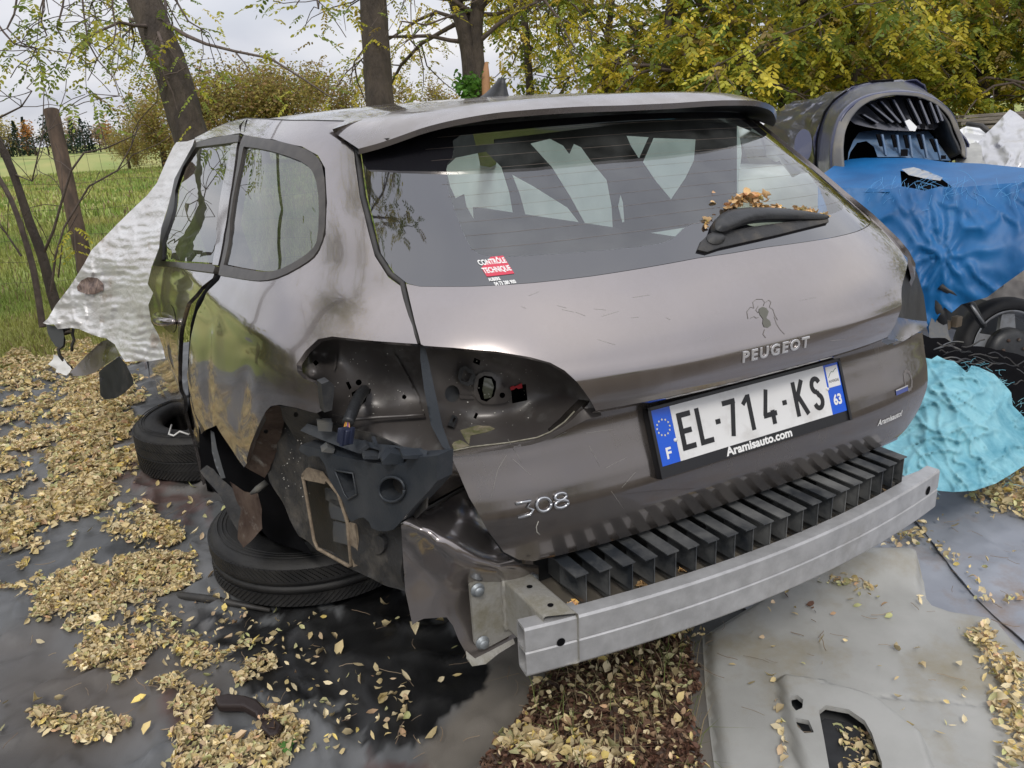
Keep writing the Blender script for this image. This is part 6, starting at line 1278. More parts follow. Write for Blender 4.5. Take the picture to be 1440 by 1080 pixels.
def limbs(start, n, rs, reach, up=.2, r0=.03, spread=None, steps=7):
    """irregular branches: list of (points, radii)"""
    out = []
    for i in range(n):
        a = rs.uniform(0, 2*np.pi) if spread is None else rs.uniform(*spread); s = start[rs.integers(len(start))]; d = np.array([math.cos(a), math.sin(a), up+rs.normal(0, .25)]); P = [np.array(s)]; L_ = reach*rs.uniform(.5, 1.1)
        for k in range(steps): d = d+rs.normal(0, .22, 3)-np.array([0, 0, .05*k]); d /= np.linalg.norm(d); P.append(P[-1]+d*L_/steps)
        out.append((P, [r0*(1-.12*k) for k in range(len(P))]))
        for j in range(3):
            b = rs.integers(2, len(P)-1); q = [P[b]]; dd = d+rs.normal(0, .6, 3)
            for k in range(4): dd = dd+rs.normal(0, .25, 3)-np.array([0, 0, .06*k]); dd /= np.linalg.norm(dd); q.append(q[-1]+dd*L_/steps*.8)
            out.append((q, [r0*.35*(1-.2*k) for k in range(len(q))]))
    return out
def tree(label, base, trunks, rs, leaves=None, nl=0, reach=1.6, group=None, branch=8, starts=None, leafsize=(.14, .26), lcol=None, r0=.03, name='robinia_tree', extra=None, up=.2, lw=.24, cat_='tree'):
    t = thing(name, label, cat_, tuple(base), group)
    for i, (P, r) in enumerate(trunks):
        V, F = trunk_mesh(P, r, n=24 if max(r) > .03 else 10, seed=i*3.1+base[0]); fast('trunk', V, F, BARK if max(r) > .03 else TWIG, t, smooth=True)
    st = starts if starts is not None else [np.array(P[0])*(1-q)+np.array(P[-1])*q for P, r in trunks for q in (.45, .6, .75, .9)]
    lm = limbs(st, branch, rs, reach, up=up, r0=r0)+(extra or [])
    tips = []
    if lm:
        m = MB()
        for P, r in lm: m.tube(P, list(np.maximum(r, .0025)), 6, caps=False); tips += P[2:]
        m.build('branches', TWIG, t, kind='stuff')
    if nl:
        tips = np.array(tips); P = tips[rs.integers(0, len(tips), nl)]+rs.normal(0, .13*reach/1.6, (nl, 3)); a = rs.uniform(0, 2*np.pi, nl); d = np.c_[np.cos(a), np.sin(a), rs.uniform(-.8, .2, nl)]
        V, F, Cc = pinnate(P, d, rs, rs.uniform(*leafsize, nl), 6, lw, (lcol or ygc)(nl, rs)); fast('crown', V, F, LEAFG, t, cols=Cc, kind='stuff')
    return t
def zg(u, d):       # ground point under photo column u at depth d
    P = dep(u, 300, d); return np.array([P[0], P[1], -.03])
rs = np.random.default_rng(21)
# leaning trunk at the left
p0 = dep(312, 330, 7.5); b0 = dep(338, 400, 7.5); b0[2] = -.1
tree('dark trunked tree leaning left, rising just behind the foil-covered front of the wreck', b0*np.array([1, 1, 0]), [([b0, dep(300, 290, 7.5), dep(268, 190, 7.5), dep(240, 95, 7.5), dep(202, 0, 7.5), dep(165, -110, 7.6), dep(120, -260, 7.8)], [.19, .17, .155, .15, .145, .13, .10])], rs, nl=270, reach=2.0, branch=7,
     starts=[dep(202, 0, 7.5), dep(215, 40, 7.5), dep(165, -110, 7.6), dep(150, -160, 7.6)], leafsize=(.12, .22),
     lcol=lambda n, rs: ygc(n, rs, (.30, .05, .02, .35, .25, .01, .02)), extra=[([dep(228, 30, 7.5), dep(262, 50, 7.2), dep(290, 62, 7), dep(330, 72, 6.8), dep(380, 82, 6.5), dep(425, 110, 6.4), dep(470, 140, 6.4)], [.02, .018, .014, .012, .010, .008, .005]), ([dep(330, 72, 6.8), dep(345, 90, 6.7), dep(352, 105, 6.7)], [.008, .006, .004])], r0=.022)
# hanging twigs in the upper left, from a branch above the frame
mt_ = []
for (u, v, pts) in [(112, -40, [(118, 20), (124, 60), (138, 85), (160, 110), (168, 135)]), (30, -40, [(20, 20), (10, 40), (30, 60), (55, 75)]), (60, -60, [(62, 0), (58, 30), (66, 50)]), (-20, 10, [(5, 45), (20, 62), (50, 68), (100, 75)]), (160, -40, [(158, 10), (163, 40), (160, 60)]), (95, -40, [(88, 10), (80, 40), (92, 60)]), (230, -50, [(250, 5), (265, 30), (282, 40)]), (440, -40, [(446, 0), (448, 12)])]:
    P = [dep(u, v, 4.6)]+[dep(a, b, 4.6-.05*i) for i, (a, b) in enumerate(pts)]; mt_.append((P, [.007-.001*i for i in range(len(P))]))
    for k in range(5):
        b = P[rs.integers(1, len(P))]; q = [b]; dd = rs.normal(0, 1, 3)*np.array([1, .4, .5]); dd /= np.linalg.norm(dd)
        for j in range(4): dd = dd+rs.normal(0, .3, 3)-np.array([0, 0, .22]); dd /= np.linalg.norm(dd); q.append(q[-1]+dd*.07)
        mt_.append((q, [.003, .0026, .002, .0018, .0015]))
tb = dep(-420, 500, 5.2); tb[2] = 0
tree('overhanging robinia branch with sparse green leaves and dark pods at the upper left', tb, [([tb, tb+np.array([.1, 0, 1.6]), tb+np.array([.3, .1, 3.2]), dep(-60, -120, 4.8), dep(260, -130, 4.6)], [.12, .10, .08, .05, .02])], rs, nl=95, reach=.55, branch=0, leafsize=(.10, .19), extra=mt_, lcol=lambda n, rs: ygc(n, rs, (.30, .05, .02, .35, .25, .01, .02)))
# second trunk, right of it
b = zg(552, 8.4); tree('straight bare brown trunk standing behind the rear of the wreck roof', b, [([b, dep(541, 230, 8.4), dep(533, 130, 8.4), dep(527, 40, 8.4), dep(521, -70, 8.4), dep(516, -260, 8.4)], [.165, .15, .142, .135, .13, .10])], rs, nl=160, reach=2.2, branch=6, starts=[dep(524, -60, 8.4), dep(520, -140, 8.4)], leafsize=(.12, .2), r0=.02, extra=[([dep(640, 20, 8.2), dep(600, 35, 8.1), dep(565, 30, 8.0), dep(555, 55, 8.0)], [.012, .01, .008, .005])])
b = zg(662, 9.2); tree('pair of dark forked trunks directly behind the roof aerial', b, [([b, dep(664, 110, 9.2), dep(655, 50, 9.2), dep(640, 0, 9.2), dep(615, -90, 9.2)], [.13, .10, .085, .075, .05]), ([b+np.array([.1, 0, 0]), dep(672, 110, 9.2), dep(668, 40, 9.2), dep(674, -10, 9.2), dep(690, -120, 9.2)], [.12, .09, .08, .075, .05])], rs, nl=900, reach=2.4, branch=16, starts=[dep(664, 60, 9.2), dep(668, 20, 9.2), dep(640, 0, 9.2), dep(680, -40, 9.2), dep(660, -90, 9.2)], leafsize=(.13, .24), lcol=lambda n, rs: ygc(n, rs, (.25, .25, .2, .1, .05, .1, .05)), r0=.03,
     extra=[([dep(672, 60, 9.2), dep(700, 35, 9.0), dep(730, 15, 9.), dep(760, 0, 9.)], [.03, .025, .02, .016])])
mk('broken_post', *(lambda: (lambda m: (m.V, m.F))(MB().tube([zg(684, 8.9), dep(683, 110, 8.9), dep(684, 88, 8.9)], [.05, .05, .02], 8)))(), mat('orange_wood', (.36, .19, .09), .8)).name
bp_ = bpy.data.objects['broken_post']; tag(bp_, 'orange splintered stump of wood beside the forked trunks', 'stump')
t = thing('ivy_clump', 'bright green leafy clump at the foot of the forked trunks above the roof', 'shrub', tuple(zg(660, 9.0)))
n = 260; P = np.array([dep(rs.normal(659, 9), rs.normal(122, 9), 9.0+rs.normal(0, .1)) for _ in range(n)]); V, F, Cc = leaf_soup(P, 1.2, np.full(n, .07), np.array([[.10, .24, .03]])*rs.uniform(.7, 1.3, (n, 1)), rs); fast('foliage', V, F, LEAFG, t, cols=Cc, kind='stuff'); MB().tube([zg(660, 9.0), dep(659, 122, 9.0)], .03, 6).build('stem', TWIG, t)
# the yellow-green wall of robinias at the right
specs = [(745, 10.5, 0, -30), (850, 11.5, 20, 30), (935, 10.0, 30, 20), (1025, 10.6, 16, 15), (1100, 12.0, 20, 20), (1200, 11.0, 15, 10), (1290, 13.0, 10, 20), (1382, 12.5, 30, -10), (1470, 11.5, 10, 0)]
labs = ['slender robinia with yellowing leaves right of the roof aerial', 'bushy robinia filling the sky above the middle of the spoiler', 'dense yellow-green robinia above the right half of the roof', 'robinia with a thick dark trunk showing just past the roof corner',
        'robinia behind the navy shell, left of its crest', 'drooping robinia directly above the arched navy shell', 'robinia right of the navy shell with dark gaps in its crown', 'robinia with a forked dark trunk above the silver sheets', 'robinia at the far right edge of the picture']
for k, (u, d, w, ln) in enumerate(specs):
    b = zg(u-ln*.3, d); r_ = .085 if k in (3, 7) else .05; hgt = 4.4
    tr = [([b, dep(u, 120, d), dep(u+ln*.2, 40, d), dep(u+ln*.6, -60, d), dep(u+ln, -200, d)], [r_*1.2, r_, r_*.9, r_*.75, r_*.5])]
    if k == 3: tr.append(([zg(1046, 10.8), dep(1047, 120, 10.8), dep(1050, 60, 10.8), dep(1062, -60, 10.8)], [.045, .04, .035, .03]))
    if k == 7: tr.append(([dep(1381, 160, 12.5), dep(1370, 125, 12.4), dep(1352, 100, 12.3), dep(1335, 60, 12.2)], [.06, .05, .04, .03]))
    st = [dep(u+rs.normal(0, 14), v, d+rs.normal(0, .5)) for v in (130, 100, 70, 40, 10, -20, -60, -110)]
    n_ = [200, 620, 1050, 1050, 1350, 1450, 1400, 1200, 1300][k]
    tree(labs[k], b, tr, rs, nl=n_, reach=[1.3, 1.9, 2.0, 2.0, 2.1, 2.1, 2.1, 2.0, 2.0][k], branch=[8, 16, 22, 22, 26, 26, 26, 26, 26][k], starts=st, leafsize=(.22, .38), r0=.028, up=.15, lw=.27)
# undergrowth that closes the gaps low down, one shrub per gap
for k, (u, d, v, hgt, wd) in enumerate([(1110, 14, 120, 60, 70), (1180, 15, 110, 60, 80), (1260, 16, 100, 70, 90), (1330, 15.5, 120, 50, 70), (1420, 16.5, 110, 70, 90), (1500, 15, 110, 80, 80), (880, 15, 122, 30, 80), (980, 15, 118, 30, 60)]):
    t = thing('undergrowth_shrub', ['dark shrub behind the low left flank of the navy shell', 'shrub filling the gap above the navy shell crest', 'olive shrub right above the navy shell opening', 'shrub between the navy shell and the far planks', 'shrub above the crest of the silver sheets', 'shrub at the far right edge of the wood', 'thin olive shrub seen low over the roof spoiler', 'shrub low beside the thick trunk past the roof'][k], 'shrub', tuple(zg(u, d)))
    n = 900 if k < 6 else 350; P = np.array([dep(u+rs.normal(0, wd*.42), v-abs(rs.normal(0, hgt*.7))+25, d+rs.normal(0, .6)) for _ in range(n)]); P[:, 2] = np.maximum(P[:, 2], .1); V, F, Cc = leaf_soup(P, 1.5, rs.uniform(.10, .2, n), ygc(n, rs, (.2, .1, .05, .25, .3, .02, .1))*.8, rs); fast('foliage', V, F, LEAFG, t, cols=Cc, kind='stuff')
    MB().tube([zg(u, d), dep(u, v, d)], .04, 6).build('stem', TWIG, t)
# ------------------------------------------------------------------ far side of the meadow
def cloud_tree(name, label, u, d, vtop, vbot, wpx, cols, rs, n, group, conif=False, cat_='tree', lean=0):
    top = dep(u, vtop, d)[2]; b = zg(u, d); b[2] = 0; w = wpx*d/FPX; t = thing(name, label, cat_, tuple(b), group)
    MB().tube([b, (b[0], b[1], top*.8)], [max(.03, w*.06), .02], 6).build('trunk', TWIG, t)
    if conif: h = rs.uniform(0, 1, n)**1.4; r_ = (1-h)*w*.5*rs.uniform(.5, 1.1, n); a = rs.uniform(0, 2*np.pi, n); z = h*top+.1
    else:
        K = 9; cl = np.c_[rs.normal(0, .24, K)*w, rs.normal(0, .24, K)*w, rs.uniform(.25, .85, K)*top]; q = cl[rs.integers(0, K, n)]+rs.normal(0, 1, (n, 3))*np.array([w*.15, w*.15, top*.12]); z = np.clip(q[:, 2], .05, top*1.05); a = np.arctan2(q[:, 1], q[:, 0]); r_ = np.hypot(q[:, 0], q[:, 1])
    P = np.c_[b[0]+r_*np.cos(a), b[1]+r_*np.sin(a), z]; c = np.array(cols)[rs.integers(0, len(cols), n)]*rs.uniform(.6, 1.25, (n, 1)); V, F, Cc = leaf_soup(P, 1.3, rs.uniform(.5, 1.2, n)*max(w, top)*(.085 if cat_ == 'tree' else .036), c, rs); fast('crown', V, F, LEAFG, t, cols=Cc, kind='stuff')
DG = [(.025, .05, .035), (.03, .06, .03)]; OR = [(.50, .22, .06), (.55, .32, .10)]; YL = [(.50, .42, .14), (.44, .38, .16)]; PK = [(.50, .38, .26), (.44, .35, .24)]; OL = [(.30, .28, .09), (.24, .25, .08)]
GF = 'trees along the far edge of the meadow'
far = [(-10, 172, OR, 0, 40), (14, 168, PK, 0, 30), (22, 170, DG, 1, 26), (38, 166, YL, 0, 30), (48, 176, DG, 1, 24), (60, 172, OR, 0, 18), (62, 168, DG, 1, 20), (88, 178, YL, 0, 24), (94, 168, DG, 0, 24), (108, 170, DG, 1, 22), (122, 164, PK, 0, 24), (126, 172, DG, 1, 26), (140, 166, DG, 1, 28), (150, 170, DG, 0, 26), (160, 172, PK, 0, 20), (172, 164, OR, 0, 22), (180, 168, OL, 0, 26), (4, 186, DG, 0, 36), (34, 188, DG, 0, 40), (70, 188, DG, 0, 40), (110, 186, DG, 0, 36), (145, 186, DG, 0, 36)]
fn = {0: 'round', 1: 'pointed'}
for i, (u, vt, cols, con, w) in enumerate(far):
    cn_ = {id(DG): 'dark green', id(OR): 'orange', id(YL): 'yellow', id(PK): 'pale brown', id(OL): 'olive'}[id(cols)]
    cloud_tree('far_tree', '%s %s tree at the far meadow edge' % (fn[con], cn_), u, 130+rs.uniform(-6, 6), vt-rs.uniform(0, 6), 210, w, cols, rs, 360, '%s %s trees at the far meadow edge' % (fn[con], cn_), bool(con))
BR_ = [(.38, .31, .09), (.32, .24, .08), (.42, .34, .08), (.27, .27, .07), (.33, .21, .09)]
bl = ['low olive bush left of the leaning trunk, by the dark firs', 'olive bush touching the leaning trunk on its left', 'tall golden-brown bush right of the leaning trunk', 'broad golden bush behind the front of the roof', 'reddish-brown bush behind the roof, left of the straight trunk', 'rusty bush against the left side of the straight trunk', 'thin bush between the straight trunk and the forked pair', 'faded bush left of the roof aerial', 'yellow weed bush low in the meadow']
for i, (u, d, vt, w) in enumerate([(205, 48, 150, 60), (245, 42, 132, 80), (315, 36, 100, 120), (385, 38, 86, 120), (450, 40, 98, 90), (500, 42, 108, 60), (575, 44, 112, 60), (625, 44, 118, 50), (195, 40, 180, 40)]):
    cloud_tree('autumn_bush', bl[i], u, d, vt, 210, w, BR_, rs, 9000 if w > 70 else 4500, None, False, 'bush')
# hedge and bare trees beside and behind the camera: what the paint and the glass mirror
for i, (x, y, h) in enumerate([(-14, -4, 3.0), (-15, 2, 3.4), (-14, 8, 2.8), (-6, -16, 2.4), (4, -19, 2.6), (14, -15, 3.0), (18, -4, 5.0), (17, 4, 6), (-7.5, 6.2, 1.5), (-7.2, 3.6, 1.5), (-8.0, 8.6, 1.8), (-7.5, .8, 1.5), (-8.5, 11.5, 1.5), (-11, 14, 1.9), (-14, 11, 2.2)]):
    n = 2200; K = 8; cl = np.c_[rs.normal(0, 1.7, K), rs.normal(0, 1.7, K), rs.uniform(.2, .8, K)*h]; q = cl[rs.integers(0, K, n)]+rs.normal(0, 1, (n, 3))*np.array([.8, .8, h*.16]); q[:, 2] = np.clip(q[:, 2], .05, h*1.2); pj = project(q+np.array([x, y, 0])); q = q[(pj[:, 2] < .2) | (pj[:, 0] < -60) | (pj[:, 0] > 1500)]; n = len(q); t = thing('hedge_bush', 'olive brown hedge bush around the yard, seen only as a reflection in the paintwork', 'bush', (x, y, 0), 'hedge bushes around the yard')
    V, F, Cc = leaf_soup(q+np.array([x, y, 0]), 1.3, rs.uniform(.15, .35, n), ygc(n, rs, (.2, .1, .05, .25, .3, .02, .2))*.75, rs); fast('foliage', V, F, LEAFG, t, cols=Cc, kind='stuff'); MB().tube([(x, y, 0), (x, y, h*.7)], .06, 6).build('stem', TWIG, t)
for i, (x, y, h) in enumerate([(-5.2, -.8, 4.6), (-6.2, 2.2, 5.2), (-4.6, -4.4, 4.4)]):
    b = np.array([x, y, 0.]); tree('bare branched tree outside the picture, mirrored in the side windows', b, [([b, b+np.array([.1, 0, h*.35]), b+np.array([.2, .1, h*.65]), b+np.array([.5, .1, h])], [.14, .12, .09, .04])], rs, nl=700, reach=2.6, branch=26, leafsize=(.14, .24), r0=.045, group='bare trees beside the yard', up=.5)
b = np.array([-4.6, 3.0, 0.]); tree('tall robinia outside the left edge with limbs reaching over the wreck roof', b, [([b, b+np.array([.2, 0, 1.8]), b+np.array([.7, -.2, 3.4]), b+np.array([1.6, -.5, 4.6])], [.16, .14, .11, .06])], rs, nl=900, reach=1.6, branch=14, starts=[b+np.array([1.6, -.5, 4.6]), b+np.array([2.4, -.6, 4.9])], leafsize=(.14, .24), r0=.03, up=.1,
     extra=[([b+np.array([.7, -.2, 3.4]), b+np.array([2.0, -.9, 4.6])], [.05, .03])])
# ------------------------------------------------------------------ fence, posts and the bare shrub
FN = thing('wire_fence', 'thin rusty wire mesh fence between the yard and the meadow', 'fence', tuple(zg(115, 7.0)))
WIRE = mat('rusty_wire', (.09, .075, .06), .7, metal=.3); FA = zg(-60, 7.0); FB = zg(760, 8.6)
m_h = []
for i, z in enumerate((.15, .35, .55, .78, 1.02, 1.25, 1.42)):
    P = [FA*(1-t_)+FB*t_+np.array([0, 0, z+.03+.012*math.sin(t_*40+i)]) for t_ in np.linspace(0, 1, 40)]; MB().tube(P, .0016, 4, caps=False).build('strand', WIRE, FN)
for i in range(54):
    t_ = i/53; a = FA*(1-t_)+FB*t_; MB().tube([a+np.array([0, 0, .05]), a+np.array([.01*math.sin(i), 0, .8]), a+np.array([0, 0, 1.45])], .0013, 4, caps=False).build('stay_wire', WIRE, FN)
WOOD = mat('weathered_post_wood', (.15, .10, .068), .85, var=(.06, .042, .03), vscale=14, stretch=(1, 1, .12), bump=.008, bscale=30)
def post(u0, v0, u1, v1, d, w, label):
    a = dep(u0, v0, d); b = dep(u1, v1, d); V, F = trunk_mesh([b, a], [w, w*.92], n=22, step=.04, rough=.10, seed=u0*.1); b2 = b.copy(); b2[2] = 0
    t = thing('fence_post', label, 'post', tuple(b2)); fast('shaft', V, F, WOOD, t, smooth=True); c = a; k = V[-22:]; mk('sawn_top', k, [tuple(range(22))], mat('sawn_wood', (.42, .33, .22), .8) if 'sawn_wood' not in bpy.data.materials else bpy.data.materials['sawn_wood'], t, smooth=False)
post(72, 155, 130, 420, 6.3, .058, 'thick weathered round fence post leaning left at the edge of the meadow')
b = zg(20, 5.6); SB = [([dep(92, 470, 5.4), dep(75, 420, 5.4), dep(58, 350, 5.4), dep(42, 318, 5.4), dep(22, 250, 5.4), dep(-10, 180, 5.4)], [.035, .032, .030, .028, .024, .02]), ([dep(60, 460, 5.5), dep(48, 380, 5.5), dep(30, 318, 5.5), dep(12, 270, 5.5), dep(-15, 230, 5.5)], [.022, .02, .018, .016, .012])]
eb = [([dep(62, 355, 5.4), dep(75, 325, 5.3), dep(85, 290, 5.3), dep(100, 240, 5.2), dep(118, 215, 5.2), dep(150, 208, 5.2), dep(190, 190, 5.1)], [.010, .009, .008, .007, .006, .005, .003]),
      ([dep(72, 410, 5.3), dep(78, 360, 5.2), dep(90, 320, 5.2), dep(125, 262, 5.1), dep(165, 240, 5.1), dep(185, 205, 5.1), dep(195, 175, 5.1)], [.009, .008, .007, .006, .005, .004, .003]),
      ([dep(20, 245, 5.4), dep(45, 255, 5.3), dep(60, 190, 5.3), dep(62, 120, 5.3)], [.006, .005, .004, .003]), ([dep(0, 165, 5.3), dep(30, 150, 5.2), dep(45, 128, 5.2)], [.007, .005, .003]),
      ([dep(30, 360, 5.4), dep(10, 330, 5.4), dep(-10, 300, 5.4)], [.008, .006, .004]), ([dep(82, 390, 5.3), dep(88, 340, 5.2), dep(110, 300, 5.2)], [.006, .004, .003])]
for k in range(26):
    src = eb[k % 5][0]; q = [src[rs.integers(1, len(src))]]; dd = rs.normal(0, 1, 3); dd[2] = abs(dd[2]); dd /= np.linalg.norm(dd)
    for j in range(5): dd = dd+rs.normal(0, .3, 3); dd /= np.linalg.norm(dd); q.append(q[-1]+dd*.09)
    eb.append((q, [.003, .0028, .0024, .002, .0018, .0015]))
tree('leafless forked shrub at the left edge in front of the leaning fence post', b, SB, rs, nl=0, branch=0, extra=eb, name='bare_shrub', cat_='shrub')
t = thing('yellow_sapling', 'thin sapling with bright yellow leaves beside the foil sheet', 'sapling', tuple(zg(110, 5.0)))
MB().tube([zg(118, 5.0), dep(108, 380, 5.0), dep(104, 320, 5.0)], .004, 5).build('stem', TWIG, t)
P = np.array([dep(104+rs.normal(0, 3), v, 5.0) for v in (318, 322, 340, 345, 352, 350)]); a = rs.uniform(0, 6.28, 6); V, F, Cc = pinnate(P, np.c_[np.cos(a), np.sin(a), -.3*np.ones(6)], rs, np.full(6, .14), 6, .24, np.tile([.50, .46, .05], (6, 1))); fast('foliage', V, F, LEAFG, t, cols=Cc, kind='stuff')
# ------------------------------------------------------------------ navy car shell with its ribbed liners
NS = thing('navy_body_shell', 'dark navy car front shell standing on end, its grey arched opening facing the camera', 'car shell', (3.1, 2.2, 0))
z4 = lambda px, d: [(1060+a/3.789, 90+b/3.789, d) for a, b in px]
A1 = [(1189, 262, 4.15), (1186, 240, 4.15), (1184, 212, 4.15), (1187, 190, 4.17), (1194, 172, 4.2), (1206, 155, 4.2), (1222, 143, 4.2), (1245, 134, 4.2), (1270, 133, 4.22), (1295, 137, 4.25), (1318, 146, 4.28), (1334, 162, 4.3), (1344, 184, 4.32), (1352, 206, 4.35), (1352, 216, 4.35)]
A0 = [(1176, 262, 4.2), (1171, 240, 4.2), (1170, 212, 4.2), (1174, 188, 4.2), (1181, 166, 4.2), (1196, 148, 4.2), (1218, 137, 4.2), (1245, 130, 4.2), (1272, 129, 4.22), (1299, 133, 4.25), (1325, 142, 4.28), (1341, 160, 4.3), (1351, 184, 4.32), (1358, 208, 4.35), (1357, 222, 4.35)]
A2 = [(1148, 250, 4.75), (1147, 230, 4.75), (1149, 205, 4.75), (1153, 180, 4.75), (1160, 158, 4.75), (1173, 141, 4.75), (1200, 122, 4.75), (1228, 115, 4.75), (1256, 113, 4.78), (1283, 117, 4.8), (1303, 130, 4.8), (1325, 148, 4.9), (1345, 175, 5.0), (1360, 210, 5.0), (1362, 222, 5.0)]
A3_ = [(1110, 240, 5.3), (1112, 222, 5.3), (1118, 200, 5.3), (1126, 180, 5.3), (1138, 160, 5.3), (1156, 142, 5.3), (1180, 130, 5.3), (1210, 124, 5.3), (1240, 122, 5.3), (1270, 124, 5.3), (1300, 134, 5.4), (1322, 152, 5.5), (1342, 178, 5.5), (1358, 208, 5.5), (1360, 222, 5.5)]
A4_ = [(1075, 215, 6.3), (1072, 195, 6.3), (1073, 180, 6.3), (1078, 168, 6.3), (1092, 158, 6.3), (1112, 147, 6.3), (1140, 140, 6.3), (1175, 138, 6.3), (1210, 137, 6.3), (1245, 138, 6.3), (1280, 145, 6.3), (1310, 160, 6.3), (1330, 185, 6.3), (1345, 208, 6.3), (1348, 222, 6.3)]
def loft(name, secs, mt, par, disp=0., sub=5, thick=.012):
    secs = [np.array([dep(*p) for p in s]) for s in secs]; V = []; n = len(secs[0])
    f = lambda s: np.array([np.interp(np.linspace(0, n-1, (n-1)*4+1), range(n), s[:, k]) for k in range(3)]).T
    secs = [f(s) for s in secs]; rows = []
    for a, b in zip(secs[:-1], secs[1:]):
        for k in range(sub): rows.append(a+(b-a)*k/sub)
    rows.append(secs[-1]); n = len(rows[0]); V = np.vstack(rows)
    for _ in range(3):
        W_ = V.reshape(len(rows), n, 3); W_[:, 1:-1] = (W_[:, :-2]+2*W_[:, 1:-1]+W_[:, 2:])/4; V = W_.reshape(-1, 3)
    if disp: V = V+disp*np.c_[fbm(V[:, 0]*5, V[:, 2]*5, 3, 1), fbm(V[:, 1]*5, V[:, 2]*5, 3, 2), fbm(V[:, 0]*5, V[:, 1]*5, 3, 3)]
    F = [(i*n+k, i*n+k+1, (i+1)*n+k+1, (i+1)*n+k) for i in range(len(rows)-1) for k in range(n-1)]; o = mk(name, V, F, mt, par); s_ = o.modifiers.new('s', 'SOLIDIFY'); s_.thickness = thick; return o
loft('opening_seal', [A1, A0], mat('grey_worn_seal', (.16, .155, .15), .6, dust=(.26, .24, .20), dscale=9, dlo=.45, dhi=.7), NS, .008)
NAVG = mat('scuffed_navy_bumper', (.035, .042, .095), .30, dust=(.15, .15, .18), dscale=5, dlo=.5, dhi=.9, coat=.4, coatr=.15); loft('bumper_band', [A0, A2], NAVG, NS, .012); loft('bonnet_skin', [A2, A3_, A4_], NAVY, NS, .05)
MB().tube([dep(u, v, d-.01) for u, v, d in A2[:9]], .009, 6).build('shut_line', BLACK, NS)
patch('lamp_hollow', [tuple(p) for p in smooth_poly([np.array(q) for q in [(1116, 205), (1120, 188), (1130, 180), (1140, 186), (1143, 205), (1138, 224), (1128, 230), (1119, 222)]], 2)], [(1112, 200, 5.0), (1142, 180, 4.88), (1128, 235, 4.85)], 'd', NAVG, NS, h=5, thick=.02)
patch('inner_dark', [(1186, 260), (1184, 200), (1195, 165), (1225, 142), (1270, 132), (1320, 145), (1346, 180), (1352, 220), (1340, 226), (1190, 262)], [(1186, 260, 4.55), (1270, 135, 4.65), (1352, 220, 4.7)], 'd', BLACK, NS, h=12, thick=.02)
GL1 = mat('dark_grey_liner', (.12, .125, .15), .6, dust=(.18, .18, .18), dscale=10); GL2 = mat('blue_grey_liner', (.09, .16, .27), .55, dust=(.18, .22, .27), dscale=10)
zz4 = lambda px: [(1060+a/3.789, 90+b/3.789) for a, b in px]
u1 = zz4([(512, 300), (540, 250), (600, 205), (680, 180), (760, 170), (850, 168), (930, 200), (985, 260), (1005, 320), (960, 350), (880, 345), (830, 358), (700, 352), (600, 335), (540, 320)])
UL = patch('upper_liner', u1, [(1195, 170, 4.3), (1325, 172, 4.42), (1260, 135, 4.45), (1280, 184, 4.28), (1250, 165, 4.36)], 'd', GL1, NS, h=4, thick=.012)
for i, (x0, y0, x1, y1) in enumerate([(560, 270, 640, 322), (600, 215, 720, 318), (655, 200, 760, 320), (720, 190, 800, 335), (800, 185, 870, 330), (860, 195, 915, 330), (915, 205, 960, 320), (950, 220, 985, 310)]):
    px = zz4([(x0, y0), (x0+16, y0-4), (x1+14, y1-4), (x1-8, y1)]); m = MB(); m.prism([dep(u, v, 4.29+.0*i) for u, v in px], (.01, .015, 0)); m.build('liner_slot', BLACK, UL)
    px = zz4([(x0+22, y0), (x0+30, y0-2), (x1+28, y1-10), (x1+18, y1-6)]); m = MB(); m.prism([dep(u, v, 4.265) for u, v in px], (.012, .018, 0)); m.build('liner_rib', GL1, UL)
u2 = zz4([(500, 520), (505, 470), (530, 410), (560, 365), (640, 352), (760, 358), (850, 362), (930, 355), (990, 430), (1050, 515), (900, 508), (780, 495), (660, 495), (640, 440), (600, 410), (550, 420), (515, 470)])
LL = patch('lower_liner', u2, [(1195, 215, 4.30), (1330, 222, 4.35), (1260, 180, 4.42), (1280, 222, 4.22)], 'd', GL2, NS, h=4, thick=.012)
for i, (x0, y0, x1, y1) in enumerate([(655, 375, 690, 440), (735, 378, 765, 445), (800, 380, 830, 450), (870, 375, 910, 455), (940, 400, 985, 470)]):
    px = zz4([(x0, y0), (x0+16, y0-2), (x1, y1), (x1-14, y1)]); m = MB(); m.prism([dep(u, v, 4.24) for u, v in px], (.01, .015, 0)); m.build('liner_slot', BLACK, LL)
    px = zz4([(x0+26, y0), (x0+36, y0), (x1+22, y1+45), (x1+12, y1+45)]); m = MB(); m.prism([dep(u, v, 4.225) for u, v in px], (.012, .018, 0)); m.build('liner_rib', GL2, LL)
for (x0, y0, w, h_) in ((785, 455, 36, 36), (1000, 487, 24, 20), (890, 318, 24, 26), (935, 320, 22, 24)):
    m = MB(); m.prism([dep(u, v, 4.19) for u, v in zz4([(x0, y0), (x0+w, y0), (x0+w, y0+h_), (x0, y0+h_)])], (.01, .01, 0)); m.build('clip_hole', BLACK, LL)
m = MB(); m.prism([dep(u, v, 4.2) for u, v in zz4([(805, 305), (830, 295), (870, 335), (860, 358), (830, 355)])], (.01, .01, 0)); m.build('paper_tag', WHITE, UL)
loft('right_flank', [[(u, v, d-.02) for u, v, d in [(1318, 150, 4.3), (1335, 170, 4.3), (1345, 195, 4.3), (1352, 215, 4.3)]], [(u-16, v+12, d) for u, v, d in [(1318, 150, 4.5), (1330, 170, 4.5), (1338, 195, 4.5), (1345, 212, 4.5)]]], PLASTIC, NS, .01)
